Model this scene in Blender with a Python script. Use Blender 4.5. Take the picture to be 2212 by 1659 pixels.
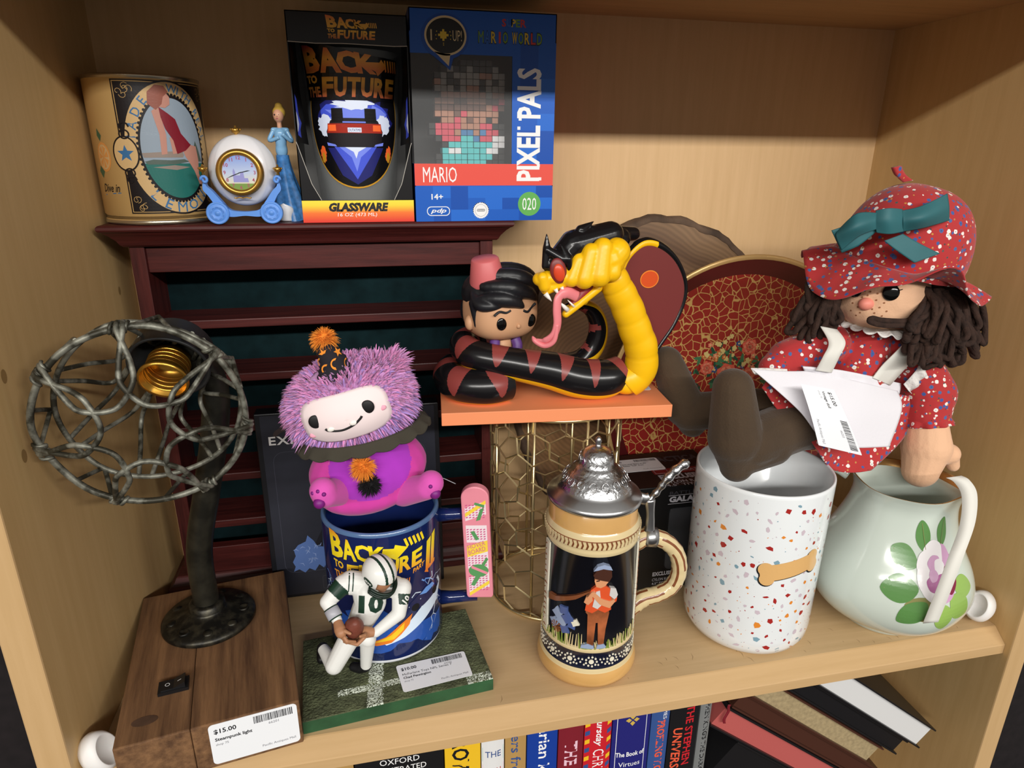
import bpy, bmesh, math, random
from mathutils import Vector, Matrix, Euler
random.seed(7)
for o in list(bpy.data.objects): bpy.data.objects.remove(o)
SC = bpy.context.scene
COL = SC.collection
U = 0.01                      # all lengths below are centimetres

# ------------------------------------------------------------------ camera
cam = bpy.data.cameras.new('camera'); camo = bpy.data.objects.new('camera', cam); COL.objects.link(camo)
cam.sensor_fit = 'HORIZONTAL'; cam.sensor_width = 36.0; cam.lens = 1439.1*36/2212
cam.clip_start = 0.01; cam.clip_end = 50
def cam_axes(yaw, pitch, roll):
    f = Vector((math.sin(yaw)*math.cos(pitch), math.cos(yaw)*math.cos(pitch), -math.sin(pitch)))
    r = Vector((math.cos(yaw), -math.sin(yaw), 0)); u = r.cross(f)
    c, s = math.cos(roll), math.sin(roll)
    return c*r+s*u, -s*r+c*u, f
_r, _u, _f = cam_axes(0.2141, 0.3351, 0.0083)
camo.matrix_world = Matrix(((_r.x, _u.x, -_f.x, 20.302*U), (_r.y, _u.y, -_f.y, -37.517*U), (_r.z, _u.z, -_f.z, 39.49*U), (0, 0, 0, 1)))
SC.camera = camo

# ------------------------------------------------------------------ world, lights, exposure
SC.view_settings.view_transform = 'Standard'; SC.view_settings.look = 'None'
SC.view_settings.gamma = 1.0; SC.view_settings.use_curve_mapping = False
SC.view_settings.exposure = 0.0
wd = bpy.data.worlds.new('shop_ambient'); SC.world = wd; wd.use_nodes = True
wd.node_tree.nodes['Background'].inputs[0].default_value = (1.0, 0.94, 0.86, 1)
wd.node_tree.nodes['Background'].inputs[1].default_value = 0.28
def tube_row(name, loc, sx, sy, power, col=(1, 0.97, 0.92)):
    l = bpy.data.lights.new(name, 'AREA'); l.shape = 'RECTANGLE'; l.size = sx*U; l.size_y = sy*U
    l.energy = power; l.color = col
    o = bpy.data.objects.new(name, l); COL.objects.link(o); o.location = Vector(loc)*U
    d = Vector((36, 10, 15))-Vector(loc); o.rotation_euler = d.to_track_quat('-Z', 'Y').to_euler()
    return o
tube_row('fluorescent_ceiling_row', (36, -400, 207), 760, 16, 300)

# ------------------------------------------------------------------ materials
def lin(c):
    if isinstance(c, str):
        c = c.lstrip('#'); c = [int(c[i:i+2], 16)/255 for i in (0, 2, 4)]
    elif max(c) > 1.0: c = [v/255 for v in c]
    return tuple((v/12.92 if v <= 0.04045 else ((v+0.055)/1.055)**2.4) for v in c[:3])+(1.0,)
MATS = {}
def mat(name, col=(0.5, 0.5, 0.5), rough=0.5, metal=0.0, spec=0.5, coat=0.0, noise=None, bump=None, trans=0.0, sheen=0.0, ior=1.45, alpha=1.0, sss=0.0):
    if name in MATS: return MATS[name]
    m = bpy.data.materials.new(name); m.use_nodes = True; nt = m.node_tree; b = nt.nodes['Principled BSDF']
    b.inputs['Base Color'].default_value = lin(col); b.inputs['Roughness'].default_value = rough
    b.inputs['Metallic'].default_value = metal; b.inputs['Specular IOR Level'].default_value = spec
    b.inputs['Coat Weight'].default_value = coat; b.inputs['Coat Roughness'].default_value = 0.08
    b.inputs['Transmission Weight'].default_value = trans; b.inputs['IOR'].default_value = ior
    b.inputs['Sheen Weight'].default_value = sheen; b.inputs['Alpha'].default_value = alpha
    if sss:
        b.inputs['Subsurface Weight'].default_value = sss; b.inputs['Subsurface Radius'].default_value = (0.004, 0.002, 0.0015)
    tc = None
    if noise or bump:
        tc = nt.nodes.new('ShaderNodeTexCoord')
    if noise:
        sc, amt = noise[0], noise[1]; stretch = noise[2] if len(noise) > 2 else (1, 1, 1)
        mp = nt.nodes.new('ShaderNodeMapping'); mp.inputs['Scale'].default_value = stretch
        nt.links.new(tc.outputs['Object'], mp.inputs[0])
        n = nt.nodes.new('ShaderNodeTexNoise'); n.inputs['Scale'].default_value = sc; n.inputs['Detail'].default_value = 5
        nt.links.new(mp.outputs[0], n.inputs['Vector'])
        r = nt.nodes.new('ShaderNodeValToRGB'); c = lin(col)
        r.color_ramp.elements[0].position = 0.3; r.color_ramp.elements[1].position = 0.7
        r.color_ramp.elements[0].color = tuple(v*(1-amt) for v in c[:3])+(1,)
        r.color_ramp.elements[1].color = tuple(min(1, v*(1+amt)) for v in c[:3])+(1,)
        nt.links.new(n.outputs['Fac'], r.inputs[0]); nt.links.new(r.outputs[0], b.inputs['Base Color'])
    if bump:
        sc, st = bump[0], bump[1]; stretch = bump[2] if len(bump) > 2 else (1, 1, 1)
        mp = nt.nodes.new('ShaderNodeMapping'); mp.inputs['Scale'].default_value = stretch
        nt.links.new(tc.outputs['Object'], mp.inputs[0])
        n = nt.nodes.new('ShaderNodeTexNoise'); n.inputs['Scale'].default_value = sc; n.inputs['Detail'].default_value = 4
        nt.links.new(mp.outputs[0], n.inputs['Vector'])
        bp = nt.nodes.new('ShaderNodeBump'); bp.inputs['Strength'].default_value = st; bp.inputs['Distance'].default_value = 0.002
        nt.links.new(n.outputs['Fac'], bp.inputs['Height']); nt.links.new(bp.outputs[0], b.inputs['Normal'])
    MATS[name] = m; return m
def ramp_mat(name, stops, axis='Z', lo=0.0, hi=1.0, rough=0.5, spec=0.5, coat=0.0):
    """printed colour blend along a local axis (lo..hi in cm)"""
    if name in MATS: return MATS[name]
    m = bpy.data.materials.new(name); m.use_nodes = True; nt = m.node_tree; b = nt.nodes['Principled BSDF']
    b.inputs['Roughness'].default_value = rough; b.inputs['Specular IOR Level'].default_value = spec; b.inputs['Coat Weight'].default_value = coat
    tc = nt.nodes.new('ShaderNodeTexCoord'); sp = nt.nodes.new('ShaderNodeSeparateXYZ'); nt.links.new(tc.outputs['Object'], sp.inputs[0])
    mr = nt.nodes.new('ShaderNodeMapRange'); mr.inputs[1].default_value = lo*U; mr.inputs[2].default_value = hi*U
    nt.links.new(sp.outputs['XYZ'.index(axis)], mr.inputs[0])
    r = nt.nodes.new('ShaderNodeValToRGB')
    while len(r.color_ramp.elements) < len(stops): r.color_ramp.elements.new(0.5)
    for e, (p, c) in zip(r.color_ramp.elements, stops): e.position = p; e.color = lin(c)
    nt.links.new(mr.outputs[0], r.inputs[0]); nt.links.new(r.outputs[0], b.inputs['Base Color'])
    MATS[name] = m; return m
def wood_mat(name, dark, light, scale=1.0, axis='Z', rough=0.4, spec=0.4, coat=0.0, bump=0.1, contrast=(0.3, 0.7), ring=14.0):
    if name in MATS: return MATS[name]
    m = bpy.data.materials.new(name); m.use_nodes = True; nt = m.node_tree; b = nt.nodes['Principled BSDF']
    b.inputs['Roughness'].default_value = rough; b.inputs['Specular IOR Level'].default_value = spec; b.inputs['Coat Weight'].default_value = coat
    tc = nt.nodes.new('ShaderNodeTexCoord'); mp = nt.nodes.new('ShaderNodeMapping'); nt.links.new(tc.outputs['Object'], mp.inputs[0])
    s = [9.0*scale]*3; s['XYZ'.index(axis)] = 0.55*scale; mp.inputs['Scale'].default_value = s
    n1 = nt.nodes.new('ShaderNodeTexNoise'); n1.inputs['Scale'].default_value = ring; n1.inputs['Detail'].default_value = 8; n1.inputs['Roughness'].default_value = 0.65
    nt.links.new(mp.outputs[0], n1.inputs['Vector'])
    r = nt.nodes.new('ShaderNodeValToRGB'); r.color_ramp.elements[0].position = contrast[0]; r.color_ramp.elements[1].position = contrast[1]
    r.color_ramp.elements[0].color = lin(dark); r.color_ramp.elements[1].color = lin(light)
    nt.links.new(n1.outputs['Fac'], r.inputs[0]); nt.links.new(r.outputs[0], b.inputs['Base Color'])
    if bump:
        bp = nt.nodes.new('ShaderNodeBump'); bp.inputs['Strength'].default_value = bump; bp.inputs['Distance'].default_value = 0.002
        nt.links.new(n1.outputs['Fac'], bp.inputs['Height']); nt.links.new(bp.outputs[0], b.inputs['Normal'])
    MATS[name] = m; return m

# ------------------------------------------------------------------ object tree
def tag(o, label=None, cat=None, group=None, kind=None):
    if label: o['label'] = label
    if cat: o['category'] = cat
    if group: o['group'] = group
    if kind: o['kind'] = kind
    return o
def thing(name, loc, label, cat, group=None):
    o = bpy.data.objects.new(name, None); COL.objects.link(o); o.location = Vector(loc)*U
    o.empty_display_size = 0.02
    o['_c'] = list(loc)
    return tag(o, label, cat, group)
def root_of(o):
    while o.parent: o = o.parent
    return Vector(o.get('_c', (0, 0, 0)))
class MB:
    """collects geometry in world centimetres; build() links it as one mesh object"""
    def __init__(s): s.v = []; s.f = []; s.m = []; s.sm = []; s.X = None
    def pt(s, p):
        p = Vector(p)
        if s.X is not None: p = s.X @ p
        s.v.append(p); return len(s.v)-1
    def face(s, ids, m=None, smooth=False): s.f.append(tuple(ids)); s.m.append(m); s.sm.append(smooth)
    def mesh(s, vs, fs, m=None, smooth=False):
        k = [s.pt(p) for p in vs]
        for f in fs: s.face([k[i] for i in f], m, smooth)
        return k
    def box(s, lo, hi, m=None, bev=0.0, T=None):
        lo, hi = Vector(lo), Vector(hi)
        bm = bmesh.new(); bmesh.ops.create_cube(bm, size=1.0)
        for v in bm.verts: v.co = Vector([lo[i]+(v.co[i]+0.5)*(hi[i]-lo[i]) for i in range(3)])
        if bev: bmesh.ops.bevel(bm, geom=bm.edges[:], offset=bev, segments=2, profile=0.5, affect='EDGES')
        s.bm(bm, m, False, T); return s
    def bm(s, bm, m=None, smooth=False, T=None):
        bm.verts.index_update()
        s.mesh([(T @ v.co if T is not None else v.co) for v in bm.verts], [[v.index for v in f.verts] for f in bm.faces], m, smooth); bm.free(); return s
    def tube(s, pts, r, m=None, n=10, closed=False, caps=True, smooth=True, mf=None):
        pts = [Vector(p) for p in pts]; N = len(pts)
        rr = r if isinstance(r, (list, tuple)) else [r]*N
        tn = []
        for i in range(N):
            a = pts[i-1] if (i > 0 or closed) else pts[i]; b = pts[(i+1) % N] if (i < N-1 or closed) else pts[i]
            d = b-a; tn.append(d.normalized() if d.length > 1e-9 else Vector((0, 0, 1)))
        ref = Vector((0, 0, 1)) if abs(tn[0].z) < 0.9 else Vector((1, 0, 0))
        nx = (ref-tn[0]*ref.dot(tn[0])).normalized(); rings = []
        for i in range(N):
            nx = nx-tn[i]*nx.dot(tn[i])
            nx = nx.normalized() if nx.length > 1e-6 else tn[i].orthogonal().normalized()
            ny = tn[i].cross(nx)
            ra = rr[i] if isinstance(rr[i], (list, tuple)) else (rr[i], rr[i])
            rings.append([s.pt(pts[i]+nx*math.cos(2*math.pi*k/n)*ra[0]+ny*math.sin(2*math.pi*k/n)*ra[1]) for k in range(n)])
        for i in range(N if closed else N-1):
            A, B = rings[i], rings[(i+1) % N]
            for k in range(n):
                s.face((A[k], A[(k+1) % n], B[(k+1) % n], B[k]), mf(i, k) if mf else m, smooth)
        if caps and not closed:
            s.face(rings[0][::-1], mf(0, 0) if mf else m, False); s.face(rings[-1], mf(N-2, 0) if mf else m, False)
        return s
    def lathe(s, prof, c=(0, 0, 0), n=48, m=None, mf=None, smooth=True, T=None):
        c = Vector(c); rings = []
        for r, z in prof:
            if r < 1e-5:
                p = Vector((0, 0, z)); p = T @ p if T is not None else p; rings.append([s.pt(c+p)])
            else:
                R = []
                for k in range(n):
                    a = 2*math.pi*k/n; p = Vector((r*math.cos(a), r*math.sin(a), z)); p = T @ p if T is not None else p
                    R.append(s.pt(c+p))
                rings.append(R)
        for i in range(len(rings)-1):
            A, B = rings[i], rings[i+1]; mm = mf(i) if mf else m
            for k in range(n):
                k2 = (k+1) % n
                if len(A) == 1 and len(B) == 1: continue
                if len(A) == 1: s.face((A[0], B[k2], B[k]), mm, smooth)
                elif len(B) == 1: s.face((A[k], A[k2], B[0]), mm, smooth)
                else: s.face((A[k], A[k2], B[k2], B[k]), mm, smooth)
        return s
    def ell(s, c, r, m=None, nu=24, nv=14, T=None, mf=None):
        """ellipsoid; r scalar or 3"""
        if not isinstance(r, (list, tuple, Vector)): r = (r, r, r)
        c = Vector(c); rows = []
        for j in range(nv+1):
            th = math.pi*j/nv; row = []
            for k in range(nu):
                ph = 2*math.pi*k/nu
                p = Vector((r[0]*math.sin(th)*math.cos(ph), r[1]*math.sin(th)*math.sin(ph), r[2]*math.cos(th)))
                if T is not None: p = T @ p
                row.append(p)
                if j in (0, nv): break
            rows.append([s.pt(c+p) for p in row])
        for j in range(nv):
            A, B = rows[j], rows[j+1]
            for k in range(nu):
                k2 = (k+1) % nu; mm = mf(j, k) if mf else m
                if len(A) == 1: s.face((A[0], B[k], B[k2]), mm, True)
                elif len(B) == 1: s.face((A[k], B[0], A[k2]), mm, True)
                else: s.face((A[k], B[k], B[k2], A[k2]), mm, True)
        return s
    def prism(s, poly, z0, z1, m=None, T=None, bev=0.0, smooth=False):
        """polygon (x,y) extruded z0..z1, then T"""
        bm = bmesh.new(); vs = [bm.verts.new((p[0], p[1], z0)) for p in poly]; f = bm.faces.new(vs)
        r = bmesh.ops.extrude_face_region(bm, geom=[f])
        bmesh.ops.translate(bm, verts=[e for e in r['geom'] if isinstance(e, bmesh.types.BMVert)], vec=(0, 0, z1-z0))
        bmesh.ops.recalc_face_normals(bm, faces=bm.faces[:])
        if bev: bmesh.ops.bevel(bm, geom=bm.edges[:], offset=bev, segments=2, profile=0.5, affect='EDGES')
        s.bm(bm, m, smooth, T); return s
    def grid(s, fn, nu, nv, m=None, smooth=True, closed_u=False, mf=None):
        ids = [[s.pt(fn(i/nu, j/nv)) for i in range(nu if closed_u else nu+1)] for j in range(nv+1)]
        for j in range(nv):
            for i in range(nu):
                i2 = (i+1) % nu if closed_u else i+1
                s.face((ids[j][i], ids[j][i2], ids[j+1][i2], ids[j+1][i]), mf(i, j) if mf else m, smooth)
        return s
    def flat(s, tris2d, fn, m=None):
        """2-D triangulated shape placed by fn(u, v) -> point"""
        vs, fs = tris2d; s.mesh([fn(p[0], p[1]) for p in vs], fs, m, False); return s
    def build(s, name, material=None, parent=None, label=None, thick=0.0, sub=0, recalc=True, kind=None):
        me = bpy.data.meshes.new(name); o = bpy.data.objects.new(name, me); COL.objects.link(o)
        if parent is not None: o.parent = parent; org = root_of(parent)
        else: org = Vector((0, 0, 0))
        me.from_pydata([tuple((p-org)*U) for p in s.v], [], s.f)
        keys = []
        for i, k in enumerate(s.m):
            k = k or material
            if k not in keys: keys.append(k)
        for k in keys: me.materials.append(MATS[k] if isinstance(k, str) else k)
        idx = {k: i for i, k in enumerate(keys)}
        me.polygons.foreach_set('material_index', [idx[k or material] for k in s.m])
        me.polygons.foreach_set('use_smooth', s.sm)
        if recalc:
            bm = bmesh.new(); bm.from_mesh(me); bmesh.ops.recalc_face_normals(bm, faces=bm.faces[:]); bm.to_mesh(me); bm.free()
        if thick:
            md = o.modifiers.new('thickness', 'SOLIDIFY'); md.thickness = thick*U; md.offset = 0
        if sub:
            md = o.modifiers.new('smooth', 'SUBSURF'); md.levels = sub; md.render_levels = sub
        if label: o['label'] = label
        if kind: o['kind'] = kind
        me.update(); return o
def top(name, mb, material, loc, label, cat, group=None, **kw):
    """a thing that is one mesh: its origin sits at loc"""
    o = mb.build(name, material, None, **kw); off = Vector(loc)*U
    for v in o.data.vertices: v.co -= off
    o.location = off; o['_c'] = list(loc); return tag(o, label, cat, group)

# ------------------------------------------------------------------ 2-D shapes: polygons and lettering
def tri2d(poly, maxlen=None, holes=()):
    bm = bmesh.new()
    vs = [bm.verts.new((p[0], p[1], 0)) for p in poly]
    bm.faces.new(vs); bmesh.ops.triangulate(bm, faces=bm.faces[:])
    return _fin(bm, maxlen)
def _fin(bm, maxlen):
    if maxlen:
        for _ in range(6):
            es = [e for e in bm.edges if e.calc_length() > maxlen]
            if not es: break
            bmesh.ops.subdivide_edges(bm, edges=es, cuts=1); bmesh.ops.triangulate(bm, faces=bm.faces[:])
    bm.verts.index_update()
    r = ([(v.co.x, v.co.y) for v in bm.verts], [[v.index for v in f.verts] for f in bm.faces]); bm.free(); return r
_TX = {}
def text2d(s, x=0, y=0, w=None, h=None, size=1.0, bold=0.0, shear=0.0, align='L', maxlen=None, spacing=1.0, rot=0.0, res=2):
    """lettering as flat triangles; (x, y) is the lower-left (L) or lower-middle (C) of its box"""
    if 'M' in s: bold = 0.0           # the built-in M folds over itself when thickened
    key = (s, bold, shear, spacing, res)
    if key not in _TX:
        c = bpy.data.curves.new('lettering', 'FONT'); c.body = s; c.size = 1.0; c.shear = shear; c.offset = bold; c.resolution_u = res; c.space_character = spacing
        o = bpy.data.objects.new('lettering', c); COL.objects.link(o)
        dg = bpy.context.evaluated_depsgraph_get(); dg.update(); me = bpy.data.meshes.new_from_object(o.evaluated_get(dg))
        vs = [(v.co.x, v.co.y) for v in me.vertices]; fs = [list(p.vertices) for p in me.polygons]
        bpy.data.objects.remove(o); bpy.data.curves.remove(c); bpy.data.meshes.remove(me)
        _TX[key] = (vs, fs)
    vs, fs = _TX[key]
    x0 = min(p[0] for p in vs); x1 = max(p[0] for p in vs); y0 = min(p[1] for p in vs); y1 = max(p[1] for p in vs)
    if w is None and h is None: kx = ky = size
    elif h is None: kx = ky = w/(x1-x0)
    elif w is None: kx = ky = h/(y1-y0)
    else: kx = w/(x1-x0); ky = h/(y1-y0)
    W = (x1-x0)*kx; ox = -W/2 if align == 'C' else 0
    ca, sa = math.cos(rot), math.sin(rot); out = []
    for p in vs:
        a, b = (p[0]-x0)*kx+ox, (p[1]-y0)*ky
        out.append((x+a*ca-b*sa, y+a*sa+b*ca))
    if maxlen:
        bm = bmesh.new(); q = [bm.verts.new((p[0], p[1], 0)) for p in out]
        for f in fs:
            try: bm.faces.new([q[i] for i in f])
            except ValueError: pass
        bmesh.ops.triangulate(bm, faces=bm.faces[:]); return _fin(bm, maxlen)
    return out, fs
def disc2d(cx, cy, rx, ry=None, n=24, a0=0.0):
    ry = ry or rx
    return [(cx+rx*math.cos(a0+2*math.pi*k/n), cy+ry*math.sin(a0+2*math.pi*k/n)) for k in range(n)]
def star2d(cx, cy, r, r2=None, n=5, rot=math.pi/2):
    r2 = r2 or r*0.42
    return [(cx+(r if k % 2 == 0 else r2)*math.cos(rot+math.pi*k/n), cy+(r if k % 2 == 0 else r2)*math.sin(rot+math.pi*k/n)) for k in range(2*n)]
def rect2d(x0, y0, x1, y1, r=0.0, n=5):
    if not r: return [(x0, y0), (x1, y0), (x1, y1), (x0, y1)]
    out = []
    for cx, cy, a in ((x1-r, y0+r, -math.pi/2), (x1-r, y1-r, 0), (x0+r, y1-r, math.pi/2), (x0+r, y0+r, math.pi)):
        out += [(cx+r*math.cos(a+math.pi/2*k/n), cy+r*math.sin(a+math.pi/2*k/n)) for k in range(n+1)]
    return out
def line2d(pts, w, closed=False):
    """a stroke of width w along 2-D points, as quads"""
    n = len(pts); vs = []; fs = []
    for i in range(n):
        a = pts[i-1] if (i > 0 or closed) else pts[i]; b = pts[(i+1) % n] if (i < n-1 or closed) else pts[i]
        d = Vector((b[0]-a[0], b[1]-a[1])); d = d.normalized() if d.length > 1e-9 else Vector((1, 0)); ww = w[i] if isinstance(w, (list, tuple)) else w
        vs += [(pts[i][0]-d.y*ww/2, pts[i][1]+d.x*ww/2), (pts[i][0]+d.y*ww/2, pts[i][1]-d.x*ww/2)]
    for i in range(n if closed else n-1):
        j = (i+1) % n; fs.append([2*i, 2*i+1, 2*j+1, 2*j])
    return vs, fs
def arc2d(cx, cy, rx, ry, a0, a1, n=24): return [(cx+rx*math.cos(a0+(a1-a0)*k/n), cy+ry*math.sin(a0+(a1-a0)*k/n)) for k in range(n+1)]
def spline(pts, n=8, closed=False):
    """Catmull-Rom through points"""
    P = [Vector(p) for p in pts]; N = len(P); out = []
    for i in range(N if closed else N-1):
        if closed: p0, p1, p2, p3 = P[i-1], P[i], P[(i+1) % N], P[(i+2) % N]
        else: p0, p1, p2, p3 = P[max(i-1, 0)], P[i], P[i+1], P[min(i+2, N-1)]
        for k in range(n):
            t = k/n; out.append(0.5*((2*p1)+(p2-p0)*t+(2*p0-5*p1+4*p2-p3)*t*t+(3*p1-p0-3*p2+p3)*t**3))
    if not closed: out.append(P[-1])
    return out
def plane_fn(o, ux, uy, off=0.0):
    """map (u, v) onto the plane through o spanned by unit vectors ux, uy, lifted by off"""
    o, ux, uy = Vector(o), Vector(ux).normalized(), Vector(uy).normalized(); n = ux.cross(uy)
    return lambda u, v, d=0.0: o+ux*u+uy*v+n*(off+d)
def rot2(poly, a, cx=0, cy=0):
    c, s = math.cos(a), math.sin(a); return [(cx+(p[0]-cx)*c-(p[1]-cy)*s, cy+(p[0]-cx)*s+(p[1]-cy)*c) for p in poly]
def blob(items, voxel=0.12, smooth=6, name='blob', adapt=0.0):
    """one continuous surface grown over tapered capsules (p0, r0, p1, r1) and ellipsoids ('e', c, r, T)
    returns (verts, faces) in world cm"""
    mb = MB()
    for it in items:
        if it[0] == 'e': mb.ell(it[1], it[2], None, 20, 14, it[3] if len(it) > 3 else None)
        else:
            p0, r0, p1, r1 = Vector(it[0]), it[1], Vector(it[2]), it[3]; d = p1-p0; L = max(d.length, 1e-4)
            q = d.to_track_quat('Z', 'Y').to_matrix(); prof = []
            for k in range(7): a = -math.pi/2+math.pi/2*k/6; prof.append((r0*math.cos(a), r0*math.sin(a)))
            for k in range(7): a = math.pi/2*k/6; prof.append((r1*math.cos(a), L+r1*math.sin(a)))
            prof[0] = (0, -r0); prof[-1] = (0, L+r1); mb.lathe(prof, p0, 16, T=q)
    me = bpy.data.meshes.new('b'); me.from_pydata([tuple(p) for p in mb.v], [], mb.f)
    bm = bmesh.new(); bm.from_mesh(me); bmesh.ops.recalc_face_normals(bm, faces=bm.faces[:]); bm.to_mesh(me); bm.free()
    o = bpy.data.objects.new('b', me); COL.objects.link(o)
    md = o.modifiers.new('r', 'REMESH'); md.mode = 'VOXEL'; md.voxel_size = voxel; md.adaptivity = adapt
    if smooth: ms = o.modifiers.new('s', 'SMOOTH'); ms.factor = 0.5; ms.iterations = smooth
    dg = bpy.context.evaluated_depsgraph_get(); dg.update(); m2 = bpy.data.meshes.new_from_object(o.evaluated_get(dg))
    r = ([v.co.copy() for v in m2.vertices], [list(p.vertices) for p in m2.polygons])
    bpy.data.objects.remove(o); bpy.data.meshes.remove(me); bpy.data.meshes.remove(m2); return r
def paint(mb, vf, fn):
    """add a blob to mb with a material key per face from fn(centre)"""
    vs, fs = vf; k = [mb.pt(p) for p in vs]
    for f in fs:
        c = Vector((0, 0, 0))
        for i in f: c += vs[i]
        mb.face([k[i] for i in f], fn(c/len(f)) if callable(fn) else fn, True)
    return mb

# ------------------------------------------------------------------ price stickers
mat('label_white', (236, 238, 242), 0.35); mat('ink_black', (22, 22, 26), 0.5); mat('ink_grey', (120, 120, 128), 0.5)
def price_label(parent, fn, w, h, price, lines, code, shop=True, name='price_label', r=0.25, curl=None, footer='Pacific Antiques Mall', thick=0.02):
    """sticker w x h; fn(u, v, d) with (0, 0) at its lower left"""
    mb = MB(); R = 0.9
    poly = rect2d(0, 0, w, h, r)
    mb.flat(tri2d(poly, 0.5), lambda u, v: fn(u, v, thick), 'label_white')
    n = len(poly); a = [mb.pt(fn(p[0], p[1], 0.0)) for p in poly]; b = [mb.pt(fn(p[0], p[1], thick)) for p in poly]
    for i in range(n): mb.face((a[i], a[(i+1) % n], b[(i+1) % n], b[i]), 'label_white')
    f2 = lambda u, v: fn(u, v, thick+0.006)
    T = lambda s, x, y, hh, key='ink_black', bold=0.01, **k: mb.flat(text2d(s, x*w, y*h, h=hh*h, bold=bold, maxlen=0.6, **k), f2, key)
    T(price, .055, .74, .13, bold=0.02)
    yy = .55
    for s in lines: T(s, .055, yy, .105, bold=0.025); yy -= .125
    if shop: T('shop 75', .055, yy+.02, .07, 'ink_grey', 0)
    if footer: mb.flat(text2d(footer, .56*w, .10*h, w=.39*w, maxlen=0.6), f2, 'ink_grey')
    rg = random.Random(code); x = .5*w
    while x < .945*w:
        bw = rg.choice((.004, .007, .011))*w; mb.flat(tri2d(rect2d(x, .76*h, x+bw, .94*h)), f2, 'ink_black'); x += bw+rg.choice((.004, .006, .009))*w
    mb.flat(text2d(code, .72*w, .66*h, h=.06*h, align='C'), f2, 'ink_grey')
    return mb.build(name, 'label_white', parent, label='white price sticker', recalc=False)
# ================================================================== bookcase shell
W, D, H = 73.0, 26.93, 51.2
wood_mat('maple_side', (198, 163, 110), (209, 175, 122), 1.0, 'Z', 0.45, 0.3, bump=0.02)
wood_mat('maple_back', (203, 168, 122), (213, 178, 133), 1.0, 'Z', 0.5, 0.3, bump=0.02)
wood_mat('maple_shelf', (194, 163, 120), (208, 177, 134), 1.0, 'X', 0.42, 0.3, bump=0.02)
wood_mat('maple_edge', (190, 156, 110), (199, 165, 120), 1.0, 'X', 0.4, 0.3, bump=0.02)
wood_mat('maple_stile', (190, 156, 110), (199, 165, 120), 1.0, 'Z', 0.4, 0.3, bump=0.02)
mat('dark_carpet', (30, 24, 26), 0.9, noise=(40, .3))
LOW = -29.0
def struct(name, mb, m): return tag(mb.build(name, m), kind='structure')
def side(x0, x1):
    mb = MB(); mb.box((x0, -.63, -80), (x1, D+1.2, H+42), 'maple_side', .12)
    mb.m = ['maple_stile' if all(abs(mb.v[i].y+.63) < .13 for i in f) else 'maple_side' for f in mb.f]; return mb
mat('plug_hole', (150, 118, 72), .6)
wl = side(-1.9, 0)
for y, z, r in ((3.0, 27.4, .42), (3.0, 22.5, .42), (22.9, 28.35, .36)): wl.flat(tri2d(disc2d(0, 0, r*.7, r, 16)), lambda u, v: (.012, y+u, z+v), 'plug_hole')
struct('wall_left', wl, 'maple_side'); struct('wall_right', side(W, W+1.9), 'maple_side')
struct('wall_back', MB().box((0, D, LOW-2), (W, D+.9, H+42)), 'maple_back')
def shelf(z1, t):
    mb = MB(); c = 1.25
    pr = [(D, z1), (1.3, z1), (1.2, z1-.05), (.05, z1-1.0), (0, z1-1.1), (0, z1-t), (D, z1-t)]
    a = [mb.pt((0.02, y, z)) for y, z in pr]; b = [mb.pt((W-.02, y, z)) for y, z in pr]; n = len(pr)
    for i in range(n):
        j = (i+1) % n; mb.face((a[i], a[j], b[j], b[i]), 'maple_edge' if 1 <= i <= 4 else 'maple_shelf')
    mb.face(a, 'maple_edge'); mb.face(b[::-1], 'maple_edge'); return mb
rg = random.Random(3)
mat('scuff', (120, 92, 60), 0.6)
mb = shelf(0.0, 1.95)
for _ in range(46):
    x = rg.uniform(26, 71); y = rg.choice((rg.uniform(1.4, 3.2), rg.uniform(1.4, 6))); L = rg.uniform(.15, .9); a = rg.uniform(.9, 1.9)
    mb.flat(line2d([(x, y), (x+L*math.cos(a)*.5, y+L*.5*math.sin(a)), (x+L*math.cos(a+.3), y+L*math.sin(a+.3))], [.005, .035, .004]), lambda u, v: (u, v, .006), 'scuff')
struct('floor_shelf', mb, 'maple_shelf')
struct('ceiling', shelf(H+2.1, 2.1), 'maple_shelf')
struct('floor_lower', shelf(LOW, 2.1), 'maple_shelf')
struct('floor', MB().box((-300, -460, -112), (400, 60, -110)), 'dark_carpet')
struct('wall_behind', MB().box((-300, 60, -112), (400, 62, 120)), 'dark_carpet')
# ================================================================== display rack, tin, clock, little lady
wood_mat('mahogany', (50, 18, 18), (88, 36, 33), 1.6, 'X', 0.42, 0.35, coat=0.0, bump=0.05)
wood_mat('mahogany_post', (50, 18, 18), (88, 36, 33), 1.6, 'Z', 0.42, 0.35, coat=0.0, bump=0.05)
mat('green_felt', (12, 31, 34), 0.95, noise=(60, .3), spec=0.15)
rack = thing('display_rack', (16.5, 23, 0), 'dark red wooden display rack with green felt lining behind the cage lamp', 'display rack')
def mould(x0, x1, prof, yb, m):
    """moulding mitred round both ends: prof of (overhang, z)"""
    mb = MB(); R = []
    for o, z in prof: R.append([mb.pt(p) for p in ((x0-o, yb, z), (x0-o, 20.6-o, z), (x1+o, 20.6-o, z), (x1+o, yb, z))])
    for a, b in zip(R, R[1:]):
        for i in range(3): mb.face((a[i], a[i+1], b[i+1], b[i]), m)
        mb.face((a[3], a[0], b[0], b[3]), m)
    mb.face(R[0], m); mb.face(R[-1][::-1], m); return mb
mould(2.0, 31.1, [(.0, 32.2), (.3, 32.25), (.45, 32.4), (.6, 32.7), (1.0, 33.15), (1.3, 33.4), (1.5, 33.5), (1.6, 33.65), (1.58, 33.85), (1.45, 33.97), (1.3, 34.0)], 26.8, 'mahogany').build('crown_moulding', 'mahogany', rack)
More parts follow.
